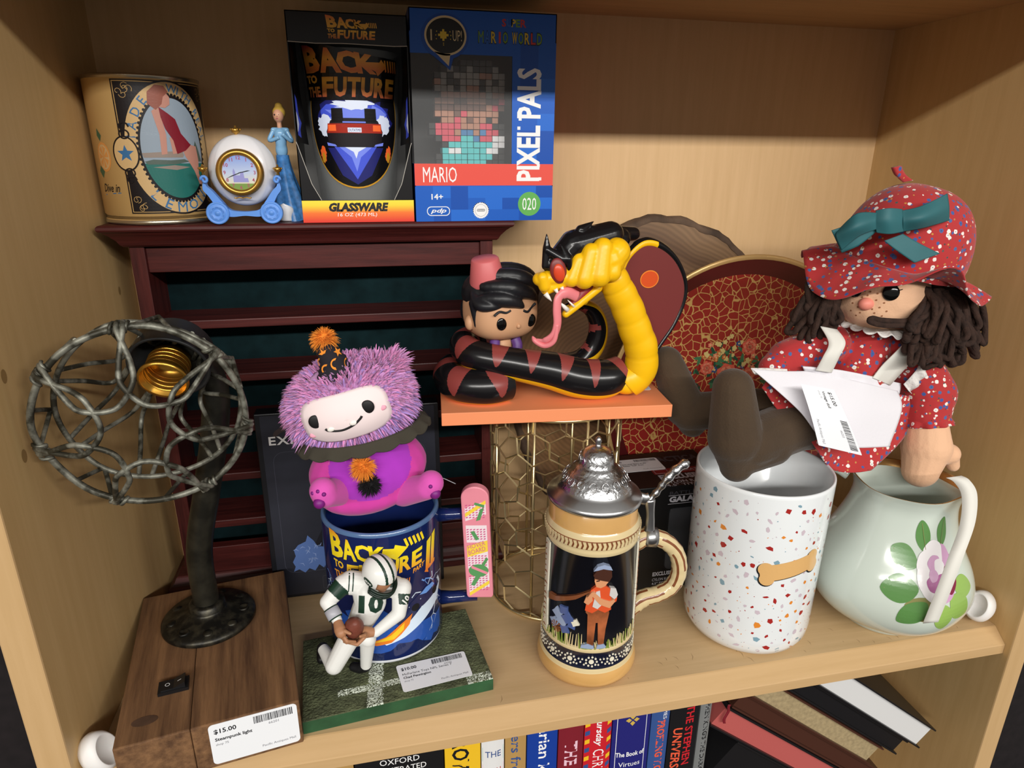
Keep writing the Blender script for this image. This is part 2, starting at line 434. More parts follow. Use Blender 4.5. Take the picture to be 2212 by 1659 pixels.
for x in (2.0, 30.0): MB().box((x, 20.6, 1.5), (x+1.1, 26.8, 32.3), 'mahogany_post', .06).build('side_post', 'mahogany_post', rack)
MB().box((3.1, 20.9, 30.1), (30.0, 21.9, 32.1), 'mahogany', .06).build('top_rail', 'mahogany', rack)
MB().box((3.05, 25.2, 1.6), (30.05, 26.6, 32.2), 'green_felt').build('felt_panel', 'green_felt', rack)
for z in (25.3, 20.5, 15.8, 11.1, 6.4): MB().box((3.05, 20.8, z), (30.05, 25.3, z+.75), 'mahogany', .09).build('rack_shelf', 'mahogany', rack)
MB().box((3.05, 20.8, 1.5), (30.05, 21.8, 4.4), 'mahogany', .06).build('bottom_rail', 'mahogany', rack)
mould(1.15, 31.1, [(.85, 0.02), (.85, .7), (.75, .9), (.5, 1.05), (.25, 1.35), (.1, 1.7), (0, 1.8)], 26.8, 'mahogany').build('base_moulding', 'mahogany', rack)  # left end lengthened: dark wood stands in for shadow in the wall corner

# ---------------------------------------------------------------- advertising tin
mat('tin_cream', (205, 168, 108), 0.3, metal=0.15, spec=0.5); mat('tin_steel', (190, 180, 160), 0.25, metal=0.9)
mat('tin_black', (24, 20, 24), 0.35); mat('tin_blue', (58, 112, 160), 0.4); mat('tin_band', (210, 176, 124), 0.35)
mat('tin_sky', (150, 165, 180), 0.35); mat('tin_water', (38, 112, 104), 0.35); mat('tin_dock', (150, 135, 125), 0.4); mat('tin_skin', (196, 140, 124), 0.4)
mat('tin_red', (130, 24, 42), 0.35); mat('tin_hair', (150, 86, 70), 0.4); mat('tin_orange', (216, 150, 80), 0.4); mat('tin_leaf', (60, 96, 70), 0.4); mat('tin_tree', (84, 100, 92), 0.4)
TR = 4.0; tin_c = (4.2, 23.0, 34.0)
tin = thing('tin_can', tin_c, 'tall cream tin can printed with a woman in a red swimsuit on the rack top', 'tin')
mb = MB(); prof = [(0, .05), (3.85, .05), (3.98, 0.02), (4.02, .15), (3.98, .35), (3.86, .42), (3.86, .6), (4.0, .75), (4.0, 10.3), (4.06, 10.42), (4.06, 10.55), (3.95, 10.6), (3.9, 10.3), (3.9, .3), (0, .3)]
mb.lathe(prof, tin_c, 72, mf=lambda i: 'tin_steel' if i < 4 or i > 7 else 'tin_cream')
PH0 = math.radians(-58)
def tmap(off):
    return lambda s, v: (tin_c[0]+(TR+off)*math.cos(PH0+s/TR), tin_c[1]+(TR+off)*math.sin(PH0+s/TR), 34+5.5+v)
def tp(poly, key, off): mb.flat(tri2d(poly, .28), tmap(off), key)
def arc_text(mb, fn, s, rx, ry, a0, a1, h, key, bold=0.01, flip=False):
    for i, ch in enumerate(s):
        if ch == ' ': continue
        a = a0+(a1-a0)*i/max(1, len(s)-1); x, y = rx*math.cos(a), ry*math.sin(a)
        rot = math.atan2(rx*math.cos(a), ry*math.sin(a)) if not flip else None
        t = math.atan2(ry*math.cos(a), -rx*math.sin(a)); t = t+math.pi if not flip else t
        vs, fs = text2d(ch, 0, 0, h=h, align='C', bold=bold); vs = [(p[0], p[1]-h/2) for p in vs]
        vs = rot2(vs, t); mb.flat(([(x+p[0], y+p[1]) for p in vs], fs), fn, key)
tp(rect2d(-3.3, -4.65, 4.3, 4.7), 'tin_black', .006); tp(rect2d(-3.2, -4.55, 4.2, 4.6), 'tin_cream', .01); tp(rect2d(-3.14, -4.5, 4.14, 4.54), 'tin_black', .014)
tp(disc2d(.45, 0, 3.5, 4.75, 64), 'tin_black', .02); tp(disc2d(.45, 0, 3.38, 4.62, 64), 'tin_band', .026)
tp(disc2d(.45, 0, 2.5, 3.75, 64), 'tin_black', .03)
for k in range(64):
    a = 2*math.pi*k/64; tp(disc2d(.45+2.53*math.cos(a), 3.78*math.sin(a), .11, .11, 8), 'tin_black', .03)
inner = disc2d(.45, 0, 2.35, 3.55, 64)
tp(inner, 'tin_sky', .036)
tp([p for p in inner if p[1] < -.9], 'tin_water', .041)
tp([(1.3, -.9), (1.4, .2), (1.7, .4), (1.9, -.1), (2.2, .6), (2.4, .1), (2.65, -.9)], 'tin_tree', .041)
tp([(-1.8, -.9), (-1.2, -.75), (0, -.8), (1.0, -.72), (1.4, -.9), (.2, -1.1), (-1.6, -1.1)], 'tin_tree', .044)
tp([(-1.9, -.3), (.9, -.12), (1.0, -.42), (.9, -.6), (-1.8, -.62)], 'tin_dock', .048)
tp([(-.5, 2.9), (-.35, 2.9), (-.1, 1.0), (-.2, -.35), (-.6, -.42), (-.55, 1.0), (-.85, 2.6)], 'tin_skin', .055)
tp([(.9, .1), (1.5, .35), (2.2, .2), (2.3, -.8), (2.15, -1.8), (2.45, -2.5), (2.1, -2.6), (1.75, -1.6), (1.1, -.5)], 'tin_skin', .052)
tp([(0.1, .8), (.4, .8), (.5, -.3), (.2, -.35)], 'tin_skin', .05)
tp([(-.35, 2.9), (.2, 2.5), (.7, 2.1), (1.0, 1.1), (1.7, .3), (1.2, -.1), (.5, -.35), (.35, .6), (-.1, 1.4), (-.3, 2.2)], 'tin_red', .06)
tp([(-.4, 2.9), (.1, 2.85), (.45, 3.1), (.5, 3.6), (.2, 4.0), (-.3, 3.9)], 'tin_skin', .064)
tp([(-.55, 2.7), (-.1, 3.1), (.05, 3.6), (.45, 3.95), (.2, 4.35), (-.4, 4.4), (-.95, 3.9), (-1.05, 3.1)], 'tin_hair', .068)
tp([(-1.3, -1.3), (.2, -1.15), (1.4, -1.3), (.3, -1.5)], 'tin_dock', .046)
f = tmap(.034); g = lambda u, v: f(u+.45, v)
arc_text(mb, g, 'MADE', 2.95, 4.2, math.radians(172), math.radians(128), .62, 'tin_blue')
arc_text(mb, g, 'WITH REAL', 2.95, 4.2, math.radians(84), math.radians(12), .55, 'tin_blue')
arc_text(mb, g, 'LEMONS', 2.95, 4.2, math.radians(232), math.radians(322), .75, 'tin_blue', flip=True)
for y, r in ((.0, .95),): tp(disc2d(-3.0, y-.35, .95, 1.25, 32), 'tin_black', .05); tp(disc2d(-3.0, y-.35, .84, 1.14, 32), 'tin_band', .054)
tp(star2d(-3.0, -.35, .62), 'tin_blue', .058)
for y in (1.0, -1.7):
    mb.flat(line2d(arc2d(-2.9, y, .34, .3, 0, 2*math.pi, 20), .11), tmap(.056), 'tin_black')
    mb.flat(line2d([(-2.9+(.4-.03*k)*math.cos(.6*k), y+math.copysign(.5, y)+(.4-.03*k)*math.sin(.6*k)) for k in range(10)], .12), tmap(.06), 'tin_black')
rg = random.Random(5)
for cx, cy in ((-2.55, 3.9), (-2.55, -3.9), (3.5, 3.9), (3.5, -3.9)):
    for k in range(5):
        a, b = cx+rg.uniform(-.35, .45), cy+rg.uniform(-.4, .4); q = rg.uniform(0, 6)
        mb.flat(line2d([(a+(.3-.03*i)*math.cos(q+.7*i), b+(.3-.03*i)*math.sin(q+.7*i)) for i in range(9)], .035), tmap(.018), 'tin_cream')
tp(disc2d(-5.0, -.6, .72, 1.05, 28), 'tin_orange', .01); tp(disc2d(-5.0, -.6, .58, .88, 28), 'tin_band', .014)
for k in range(7): a = k*.9; tp([(-5.0, -.6), (-5+.5*math.cos(a), -.6+.78*math.sin(a)), (-5+.5*math.cos(a+.6), -.6+.78*math.sin(a+.6))], 'tin_orange', .018)
tp([(-5.1, .5), (-5.4, .9), (-5.3, 1.4), (-4.9, .9)], 'tin_leaf', .014); tp([(-5.6, -1.2), (-5.9, -1.6), (-5.5, -2.1), (-5.2, -1.6)], 'tin_leaf', .014)
mb.flat(text2d('Dive in', -5.7, -3.1, w=1.75, h=.6, shear=.35, bold=.012), tmap(.012), 'tin_black')
mb.flat(line2d([(-5.6, -3.3), (-4.6, -3.2), (-3.9, -3.15)], .06), tmap(.012), 'tin_blue')
mb.build('can_body', 'tin_cream', tin, recalc=False)

# ---------------------------------------------------------------- carriage clock
mat('porcelain_white', (232, 232, 236), 0.22, coat=.3); mat('carriage_blue', (96, 150, 230), 0.4); mat('gold_paint', (186, 142, 66), 0.3, metal=.8)
mat('blue_line', (70, 118, 205), 0.45); mat('clock_pink', (170, 70, 100), .5); mat('dial_green', (120, 150, 70), .4); mat('dial_lilac', (150, 150, 210), .4)
ramp_mat('dial_art', [(0, (235, 225, 170)), (.45, (190, 205, 235)), (1, (110, 145, 225))], 'Z', 2.6, 5.4, .25)
cc = (11.25, 20.1, 34.0)
clock = thing('carriage_clock', cc, 'white and blue coach shaped desk clock with a gold bezel', 'clock')
mb = MB(); cx, cy, cz = 11.25, 20.3, 38.0
def coach(u, v):
    th = math.pi*v; ph = 2*math.pi*u; lob = 1-.05*abs(math.sin(4*ph))**.5*math.sin(th)
    return (cx+2.55*lob*math.sin(th)*math.cos(ph), cy+1.5*lob*math.sin(th)*math.sin(ph), cz+2.7*math.cos(th)*(1 if v > .5 else .97))
mb.grid(coach, 64, 28, 'porcelain_white', True, True); mb.build('coach_body', 'porcelain_white', clock)
def face_fn(y): return lambda u, v: (11.22+u, y, 37.85+v)
Tf = Matrix.Rotation(math.pi/2, 3, 'X')
MB().lathe([(1.15, -.2), (1.3, .28), (1.45, .36), (1.62, .3), (1.72, .1), (1.72, -.6)], (11.22, 18.85, 37.85), 48, 'gold_paint', T=Tf).build('bezel', 'gold_paint', clock)
mb = MB(); ff = lambda d: face_fn(18.72-d)
mb.flat(tri2d(disc2d(0, 0, 1.38, n=48)), ff(0), 'dial_art')
mb.flat(tri2d([p for p in disc2d(0, 0, 1.36, n=60) if p[1] < -.75]), ff(.006), 'dial_green')
mb.flat(tri2d([(-.5, -.7), (-.5, .1), (-.42, .3), (-.34, .1), (-.3, -.2), (.0, -.2), (.05, .05), (.25, .05), (.3, -.4), (.55, -.4), (.6, -.7)]), ff(.008), 'dial_lilac')
for k in range(1, 13):
    a = math.pi/2-k*math.pi/6; mb.flat(text2d(str(k), 1.08*math.cos(a), 1.08*math.sin(a)-.13, h=.27, align='C', bold=.02), ff(.014), 'clock_pink')
mb.flat(line2d([(-.1, -.03), (.55, .12), (.75, .15)], [.05, .07, .01]), ff(.02), 'ink_black'); mb.flat(line2d([(.1, .03), (-.6, -.25), (-.95, -.4)], [.05, .06, .01]), ff(.024), 'ink_black')
mb.build('dial', 'dial_art', clock, recalc=False)
mb = MB(); yb = 18.75
arm = spline([(-2.62, 3.2), (-2.55, 2.85), (-2.2, 2.5), (-1.6, 1.7), (-1.1, 1.1), (-.4, .95), (.4, .95), (1.1, 1.1), (1.6, 1.7), (2.2, 2.5), (2.55, 2.85), (2.62, 3.2)], 5)
low = spline([(2.75, 3.2), (2.85, 2.6), (2.5, 2.1), (2.0, 1.2), (1.7, .75), (1.0, .55), (0, .62), (-1.0, .55), (-1.7, .75), (-2.0, 1.2), (-2.5, 2.1), (-2.85, 2.6), (-2.75, 3.2)], 5)
poly = [(11.2+p.x if hasattr(p, 'x') else 0, 34+p.y) for p in [Vector((q[0], q[1], 0)) for q in arm+low]]
TY = Matrix(((1, 0, 0, 0), (0, 0, -1, 0), (0, 1, 0, 0), (0, 0, 0, 1)))     # (x, y, z) -> (x, -z, y)
mb.prism(poly, -19.8, -19.1, 'carriage_blue', TY)
for sx in (-1, 1):
    q = [(11.2+sx*(2.62+.28*math.cos(a*.55)*(1-a*.06)), 19.0, 34+3.3+.32*math.sin(a*.55)*(1-a*.06)) for a in range(14)]
    mb.tube(q, .11, 'carriage_blue', 8)
mb.build('carriage_frame', 'carriage_blue', clock)
for sx in (-1, 1):
    mb = MB(); w = (11.2+sx*1.98, 19.0, 34+.85)
    mb.lathe([(0, -.55), (.84, -.55), (.85, 0), (.78, .09), (.7, .02), (.62, .02), (.55, .09), (.4, .09), (.34, .02), (.2, .02), (.16, .09), (0, .1)], w, 36, 'carriage_blue', T=Tf)
    for k in range(9): a = k*.7; mb.flat(line2d(arc2d(0, 0, .46, .46, a, a+.4, 4), .05), lambda u, v: (w[0]+u, w[1]-.1, w[2]+v), 'blue_line')
    mb.build('wheel', 'carriage_blue', clock, recalc=False)
for p, r in (((11.05, 20.2, 40.75), .3), ((8.55, 19.1, 37.95), .26), ((13.95, 19.1, 37.95), .26)):
    mb = MB(); mb.lathe([(0, -.3), (.5*r, -.3), (.4*r, -.1), (r, 0), (1.15*r, .2), (.8*r, .3), (.3*r, .34), (.32*r, .45), (0, .52)], p, 20, 'gold_paint')
    for k in range(6): a = k*math.pi/3; mb.ell((p[0]+1.1*r*math.cos(a), p[1]+1.1*r*math.sin(a), p[2]+.2), r*.3, 'gold_paint', 8, 6)
    mb.build('crown_finial', 'gold_paint', clock)
lo, hi = MB(), MB()
for s in (-1, 1):
    lo.tube(spline([(11.2, 18.98, 35.95), (11.2+s*.25, 18.96, 36.02), (11.2+s*.5, 18.98, 35.95), (11.2+s*.62, 18.98, 36.02)], 5), .045, 'gold_paint', 6)
    hi.tube(spline([(11.1, 19.52, 40.02), (11.1+s*.14, 19.5, 40.08), (11.1+s*.3, 19.56, 40.02)], 5), .04, 'gold_paint', 6)
lo.build('gold_scroll', 'gold_paint', clock); hi.build('gold_scroll', 'gold_paint', clock)

# ---------------------------------------------------------------- small lady figure behind the clock
mat('gown_blue', (70, 130, 195), 0.3, noise=(300, .35), coat=.4); mat('gown_pale', (130, 180, 220), 0.3, coat=.4); mat('skin_porcelain', (214, 160, 130), .4); mat('hair_blonde', (196, 160, 70), .4, bump=(120, .3))
lady = thing('lady_figure', (14.4, 22.2, 34.0), 'small standing lady figure in a glittery blue ball gown beside the clock', 'figurine')
lx, ly = 14.25, 21.6
mb = MB()
def skirt(u, v):
    a = 2*math.pi*u; z = 5.1*(1-v); r = .5+1.15*v**1.4+.14*v*math.sin(a*7); sx = .75*v*v
    return (lx-.1+sx*.7+r*math.cos(a), ly+.5*v+r*.8*math.sin(a), 34.02+z+.06*v*math.sin(5*a))
mb.grid(skirt, 56, 18, 'gown_blue', True, True); mb.build('gown_skirt', 'gown_blue', lady)
MB().grid(lambda u, v: (lx-.15+(.62+.08*math.sin(18*v*3.14))*math.cos(math.pi*(1.05+u*.75)), ly-.25+(.75)*math.sin(math.pi*(1.05+u*.75)), 34.04+1.4*v*(1-.5*abs(u-.5))), 26, 10, 'porcelain_white').build('petticoat', 'porcelain_white', lady, thick=.05)
body = blob([('e', (lx-.12, ly, 39.5), (.48, .4, .7), None), ((lx-.12, ly, 39.8), .42, (lx-.1, ly, 40.7), .5), ((lx-.62, ly, 41.0), .2, (lx+.42, ly, 41.0), .2)], .07, 5)
paint(MB(), body, lambda c: 'gown_pale').build('bodice', 'gown_pale', lady)
for s, e, h in ((-1, (lx-.95, ly-.15, 40.2), (lx-.15, ly-.5, 40.45)), (1, (lx+.75, ly-.2, 40.15), (lx+.1, ly-.55, 40.7))):
    MB().tube(spline([(lx-.1+s*.5, ly, 40.95), e, h], 5), [.17]*5+[.15]*6, 'gown_pale', 10).build('arm', 'gown_pale', lady)
hd = blob([((lx-.1, ly, 41.0), .2, (lx-.1, ly-.02, 41.6), .18), ('e', (lx-.1, ly-.08, 42.05), (.42, .42, .52), None)], .06, 4)
hm = paint(MB(), hd, 'skin_porcelain')
for s in (-1, 1): hm.ell((lx-.2+s*.15, ly-.46, 42.1), (.055, .03, .06), 'ink_black', 8, 6)
hm.ell((lx-.18, ly-.5, 41.98), (.05, .06, .06), 'skin_porcelain', 8, 6); hm.ell((lx-.18, ly-.44, 41.82), (.1, .03, .03), 'clock_pink', 8, 6)
hm.build('head', 'skin_porcelain', lady)
paint(MB(), blob([('e', (lx-.05, ly+.1, 42.28), (.5, .45, .5), None), ('e', (lx-.05, ly+.2, 42.75), (.3, .3, .28), None)], .06, 4), 'hair_blonde').build('hair', 'hair_blonde', lady)
# ================================================================== boxed pint glass and boxed block figure
mat('card_black', (16, 15, 18), 0.3, spec=.5); mat('card_grey', (150, 150, 150), .5); mat('card_edge', (200, 195, 185), .7)
ramp_mat('logo_fire', [(0, (235, 90, 40)), (.45, (250, 205, 60)), (.75, (240, 150, 50)), (1, (205, 60, 45))], 'Z', 0, 1, .4)
def warp_text(s, q, ml=None, **k):
    """lettering stretched into quad q = (lower-left, lower-right, upper-right, upper-left)"""
    vs, fs = text2d(s, 0, 0, w=1, h=1, **k); a, b, c, d = [Vector((p[0], p[1])) for p in q]; out = []
    for u, v in vs: p = (a*(1-u)+b*u)*(1-v)+(d*(1-u)+c*u)*v; out.append((p.x, p.y))
    if not ml: return out, fs
    bm = bmesh.new(); w = [bm.verts.new((p[0], p[1], 0)) for p in out]
    for f in fs:
        try: bm.faces.new([w[i] for i in f])
        except ValueError: pass
    bmesh.ops.triangulate(bm, faces=bm.faces[:]); return _fin(bm, ml)
def film_logo(mb, fn, x, y, w, h, fill, fn_back=None, back=None, ml=None):
    q = lambda *p: [(x+a*w, y+b*h) for a, b in p]
    if back: mb.flat(tri2d(q((-.03, 1.05), (.2, 1.02), (.62, .8), (1.02, .76), (1.0, .42), (.98, -.06), (.0, -.06), (.0, .5)), .5), fn_back, back)
    for s, a, b in (('B', 0, .2), ('A', .19, .4), ('C', .37, .56), ('K', .54, .72)):
        t = lambda u: 1-.28*u; o = lambda u: .46-.02*u
        mb.flat(warp_text(s, q((a+.03, o(a)), (b+.03, o(b)), (b, t(b)), (a, t(a))), bold=.05, ml=ml), fn, fill)
    mb.flat(tri2d(q((.56, .66), (.74, .5), (.76, .42), (.86, .6), (.8, .74), (.78, .68)), .5), fn, fill)
    for k in range(5): a = .83+.035*k; mb.flat(tri2d(q((a+.015, .5), (a+.033, .52), (a+.018, .73), (a, .73))), fn, fill)
    mb.flat(warp_text('TO', q((.03, .26), (.17, .26), (.17, .42), (.02, .42)), bold=.05, ml=ml), fn, fill)
    mb.flat(warp_text('THE', q((.02, .0), (.2, .0), (.19, .2), (.03, .2)), bold=.04, ml=ml), fn, fill)
    for k, s in enumerate('FUTURE'):
        a = .21+.125*k; mb.flat(warp_text(s, q((a, 0), (a+.118, 0), (a+.135, .38), (a+.017, .38)), bold=.045, ml=ml), fn, fill)
gx0, gx1, gz0, gz1, gy = 15.5, 24.3, 34.0, 49.1, 19.2
gb = thing('glass_box', (19.9, 22.5, 34.0), 'black open fronted box with a printed pint glass inside', 'boxed glass')
yel = ramp_mat('band_yellow', [(0, (225, 62, 48)), (.4, (245, 120, 50)), (.75, (252, 215, 60)), (1, (252, 228, 70))], 'Z', .1, 1.75, .35)
fire_box = ramp_mat('logo_box', [(0, (200, 80, 45)), (.4, (245, 190, 60)), (.7, (235, 170, 60)), (1, (225, 90, 50))], 'Z', 13.2, 15.0, .4)
fire_glass = ramp_mat('logo_glass', [(0, (190, 70, 60)), (.35, (245, 180, 60)), (.55, (225, 120, 55)), (.75, (240, 165, 60)), (1, (200, 70, 55))], 'Z', 9.2, 13.0, .4)
mat('storm_blue', (70, 90, 220), .4); mat('storm_white', (225, 235, 255), .4)
fr = lambda d: (lambda u, v: (u, gy-d, v))
mb = MB(); t = .07
mb.box((gx0, gy, 47.0), (gx1, gy+t, gz1), 'card_black'); mb.box((gx0, gy, gz0), (gx1, gy+t, 35.75), 'card_black')
mb.box((gx0, gy, gz1-t), (gx1, gy+7, gz1), 'card_black'); mb.box((gx0, gy, gz0), (gx1, gy+7, gz0+t), 'card_black')
mb.box((gx0, gy+7-t, gz0), (gx1, gy+7, gz1), 'card_grey')
for s, xa in ((1, gx0), (-1, gx1)):
    P = [(xa, 35.7), (xa+s*1.55, 35.75), (xa+s*.9, 37.0), (xa+s*.08, 39.9), (xa, 40.1)]
    mb.prism(P, -gy-t, -gy, 'card_black', TY)
    mb.flat(line2d(P[1:], .035), fr(.006), 'card_edge')
    mb.box((min(xa, xa+s*t), gy, gz0), (max(xa, xa+s*t), gy+7, gz1), 'card_black')
    flap = [(0.1, 47.0), (.9, 46.6), (1.6, 43.5), (2.6, 39.9), (.2, 40.1)]
    mb.flat(tri2d([(a, b) for a, b in flap]), lambda u, v: (xa+s*(.12+.22*u), gy+.1+u*1.3, v), 'card_black')
    mb.flat(tri2d([(.15, 43.5), (.5, 43.2), (.7, 42), (1.2, 41.5), (.8, 41), (.9, 40.4), (.2, 40.6)]), lambda u, v: (xa+s*(.14+.22*u), gy+.08+u*1.3, v), 'storm_blue')
    mb.flat(tri2d([(.15, 42.3), (.4, 42), (.6, 41.4), (.3, 40.9), (.15, 40.8)]), lambda u, v: (xa+s*(.15+.22*u), gy+.07+u*1.3, v), 'storm_white')
mb.flat(tri2d(rect2d(gx0+.01, gz0+.02, gx1-.01, 35.72)), fr(.008), yel)
mb.flat(line2d([(gx0+.05, 47.05), (gx0+2, 46.98), (gx0+4, 47.04), (gx1-1, 46.97), (gx1-.05, 47.02)], .05), fr(.006), 'card_edge')
film_logo(mb, fr(.01), 18.35, 47.35, 3.7, 1.55, fire_box)
mb.flat(text2d('GLASSWARE', 17.55, 34.85, w=4.7, h=.7, bold=.06, shear=.2), fr(.014), 'ink_black')
mat('print_white', (240, 240, 240), .4)
mb.flat(text2d('16 OZ (473 ML)', 18.2, 34.4, w=3.1, h=.36, bold=.04, shear=.1), fr(.014), 'print_white')
mb.build('carton', 'card_black', gb, recalc=False)
mat('clear_glass', (200, 204, 204), 0.06, alpha=.22, spec=.8)
gc = Vector((19.95, 23.45, 34.2)); Rg = lambda z: 3.1+(z)*.072
mb = MB(); mb.lathe([(0, .1), (3.0, .1), (3.1, .3), (Rg(6), 6), (Rg(12.6), 12.6), (Rg(12.6)-.2, 12.65), (Rg(6)-.22, 6), (2.85, .9), (0, .9)], gc, 144, 'clear_glass')
pg = mb.build('pint_glass', 'clear_glass', gb)
def gmap(off):
    def f(s, v):
        z = v-gc.z; r = Rg(max(0, z))+off+.015; a = -math.pi/2+1.22*s/Rg(6); return (gc.x+r*math.cos(a), gc.y+r*math.sin(a), v)
    return f
mb = MB()
mat('car_dark', (26, 20, 26), .4); mat('car_red', (165, 40, 25), .35); mat('lamp_red', (255, 110, 50), .35); mat('print_gold', (205, 150, 40), .35); mat('storm_deep', (30, 34, 110), .4); mat('storm_mid', (120, 140, 245), .4)
gp = lambda poly, key, off: mb.flat(tri2d(poly, .22), gmap(off), key)
ov = lambda k: [(p[0], min(p[1], 43.6)) for p in disc2d(0, 41.4, 3.25*k, 4.8*k, 56)]
gp(ov(1.0), 'print_gold', .01); gp(ov(.975), 'card_black', .016)
rg = random.Random(11)
def storm(cx, cy, rx, ry, key, off, n=34, j=.35): gp([(cx+(rx*(1-j*rg.random()))*math.cos(2*math.pi*k/n), cy+(ry*(1-j*rg.random()))*math.sin(2*math.pi*k/n)) for k in range(n)], key, off)
storm(0, 41.9, 2.95, 1.75, 'storm_deep', .022); storm(0, 41.9, 2.6, 1.5, 'storm_blue', .026, j=.45); storm(0, 42.0, 2.2, 1.35, 'storm_mid', .03, j=.5); storm(-1.9, 41.4, .7, .9, 'storm_white', .034); storm(1.9, 41.4, .7, .9, 'storm_white', .034); storm(0, 42.9, 1.6, .5, 'storm_white', .034, j=.6)
gp([(-1.9, 39.7), (1.9, 39.7), (1.0, 37.6), (0, 36.9), (-1.0, 37.6)], 'storm_deep', .034); gp([(-1.4, 39.8), (1.4, 39.8), (.55, 38.3), (0, 37.3), (-.55, 38.3)], 'storm_blue', .038); gp([(-1.1, 39.8), (1.1, 39.8), (.3, 39.0), (0, 37.9), (-.3, 39.0)], 'storm_mid', .042); gp([(-.9, 39.9), (.9, 39.9), (.15, 39.4), (0, 38.9), (-.15, 39.4)], 'storm_white', .044)
gp([(-1.75, 39.9), (-1.85, 40.9), (-1.5, 41.7), (-1.2, 41.9), (1.2, 41.9), (1.5, 41.7), (1.85, 40.9), (1.75, 39.9), (1.2, 39.75), (-1.2, 39.75)], 'car_dark', .046)
gp([(-1.8, 40.8), (-1.7, 41.5), (1.7, 41.5), (1.8, 40.8)], 'car_red', .052)
for s in (-1, 1):
    gp([(s*1.7, 40.95), (s*1.68, 41.4), (s*1.15, 41.4), (s*1.15, 40.95)], 'lamp_red', .058)
    gp([(s*.65, 41.6), (s*.65, 42.6), (s*1.35, 42.6), (s*1.4, 41.6)], 'card_black', .05)
    gp([(s*1.3, 39.95), (s*1.9, 40.1), (s*1.85, 39.85), (s*1.2, 39.8)], 'storm_mid', .06)
    storm(s*2.35, 39.2, .32, .7, 'lamp_red', .03); storm(s*2.35, 38.95, .2, .45, 'print_gold', .036)
gp(rect2d(-.42, 40.85, .42, 41.2), 'storm_white', .06)
mb.flat(text2d('OUTATIME', 0, 40.92, w=.74, h=.2, align='C', bold=.02), gmap(.064), 'storm_deep')
gp(rect2d(-.7, 41.55, .7, 41.65), 'storm_mid', .058)
film_logo(mb, gmap(.075), -3.1, 43.4, 6.1, 3.7, fire_glass, gmap(.055), 'card_black', ml=.25)
mb.build('glass_print', 'card_black', pg, recalc=False)

# ---------------------------------------------------------------- blue window box
mat('box_blue', (24, 92, 190), .35); mat('box_blue_dark', (16, 78, 172), .35); mat('box_blue_light', (34, 106, 206), .35); mat('box_red', (228, 84, 72), .35); mat('box_green', (96, 172, 84), .4); mat('box_cream', (225, 205, 160), .4); mat('box_yellow', (228, 196, 60), .4); mat('title_red', (205, 60, 60), .4); mat('title_blue', (50, 110, 200), .4); mat('title_green', (120, 160, 60), .4)
mat('clear_film', (245, 248, 250), .06, alpha=.10, spec=.9, bump=(14, .5))
mat('card_inside', (66, 64, 62), .6)
bx0, bx1, bz0, bz1, by = 24.45, 36.0, 34.0, 49.7, 19.2
bb = thing('window_box', (30.2, 22.5, 34.0), 'blue cardboard box with a clear window and red name band', 'toy box')
mb = MB(); wx1, wz0, wz1 = 32.45, 38.55, 46.6
mb.box((bx0, by, bz0), (bx1, by+t, wz0), 'box_blue'); mb.box((wx1, by, wz0), (bx1, by+t, wz1), 'box_blue'); mb.box((bx0, by, wz1), (bx1, by+t, bz1), 'box_blue')
mb.box((bx1-t, by, bz0), (bx1, by+6.5, bz1), 'title_red'); mb.box((bx0, by, bz1-t), (bx1, by+6.5, bz1), 'box_blue_dark'); mb.box((bx0, by, bz0), (bx1, by+6.5, bz0+t), 'box_blue_dark')
mb.box((bx0, by+6.5-t, bz0), (bx1, by+6.5, bz1), 'card_inside'); mb.box((bx0, by+4, bz0), (bx0+t, by+6.5, bz1), 'box_blue'); mb.box((bx0, by, bz0), (bx0+t, by+4, wz0), 'box_blue'); mb.box((bx0, by, wz1+1.5), (bx0+t, by+4, bz1), 'box_blue')
fb = lambda d: (lambda u, v: (u, by-d, v))
bp = lambda poly, key, d: mb.flat(tri2d(poly), fb(d), key)
rg = random.Random(2); cw = (bx1-bx0)/8
for i in range(8):
    for j in range(3):
        k = rg.choice(('box_blue', 'box_blue_dark', 'box_blue_light'))
        bp(rect2d(bx0+i*cw, bz0+j*.93, bx0+(i+1)*cw, bz0+(j+1)*.93), k, .004)
for i in range(2, 8):
    for j in range(7):
        if bx0+i*cw >= wx1-.1: bp(rect2d(bx0+i*cw, wz0+j*1.3, bx0+(i+1)*cw, wz0+(j+1)*1.3), rg.choice(('box_blue', 'box_blue_dark', 'box_blue_light')), .004)
bp(rect2d(bx0, 36.85, bx1, 38.55), 'box_red', .008)
mb.flat(text2d('MARIO', (25.12, 37.32)[0], 37.1, w=2.75, h=1.2, bold=.0), fb(.014), 'print_white')
mb.flat(text2d('PIXEL PALS', 34.85, 37.2, w=8.6, h=2.0, bold=.03, rot=math.pi/2), fb(.014), 'print_white')
for a, b in ((32.95, 37.35), (34.6, 38.3), (34.75, 37.25), (32.9, 41.2), (33.0, 41.9), (34.6, 43.9)): bp(rect2d(a, b, a+.25, b+.25), 'print_white', .016)
mb.flat(text2d('14+', 25.75, 35.75, w=.95, h=.45, bold=.02), fb(.012), 'print_white')
bp(rect2d(25.35, 34.45, 27.25, 35.2, .34), 'print_white', .01); bp(rect2d(25.41, 34.51, 27.19, 35.14, .3), 'box_blue', .014); mb.flat(text2d('pdp', 25.65, 34.6, w=1.3, h=.45, shear=.3, bold=.02), fb(.018), 'print_white')
bp(star2d(29.85, 34.85, .68, .6, 28), 'print_white', .01); bp(disc2d(29.85, 34.85, .5), 'card_grey', .014); bp(disc2d(29.85, 34.85, .47), 'print_white', .016)
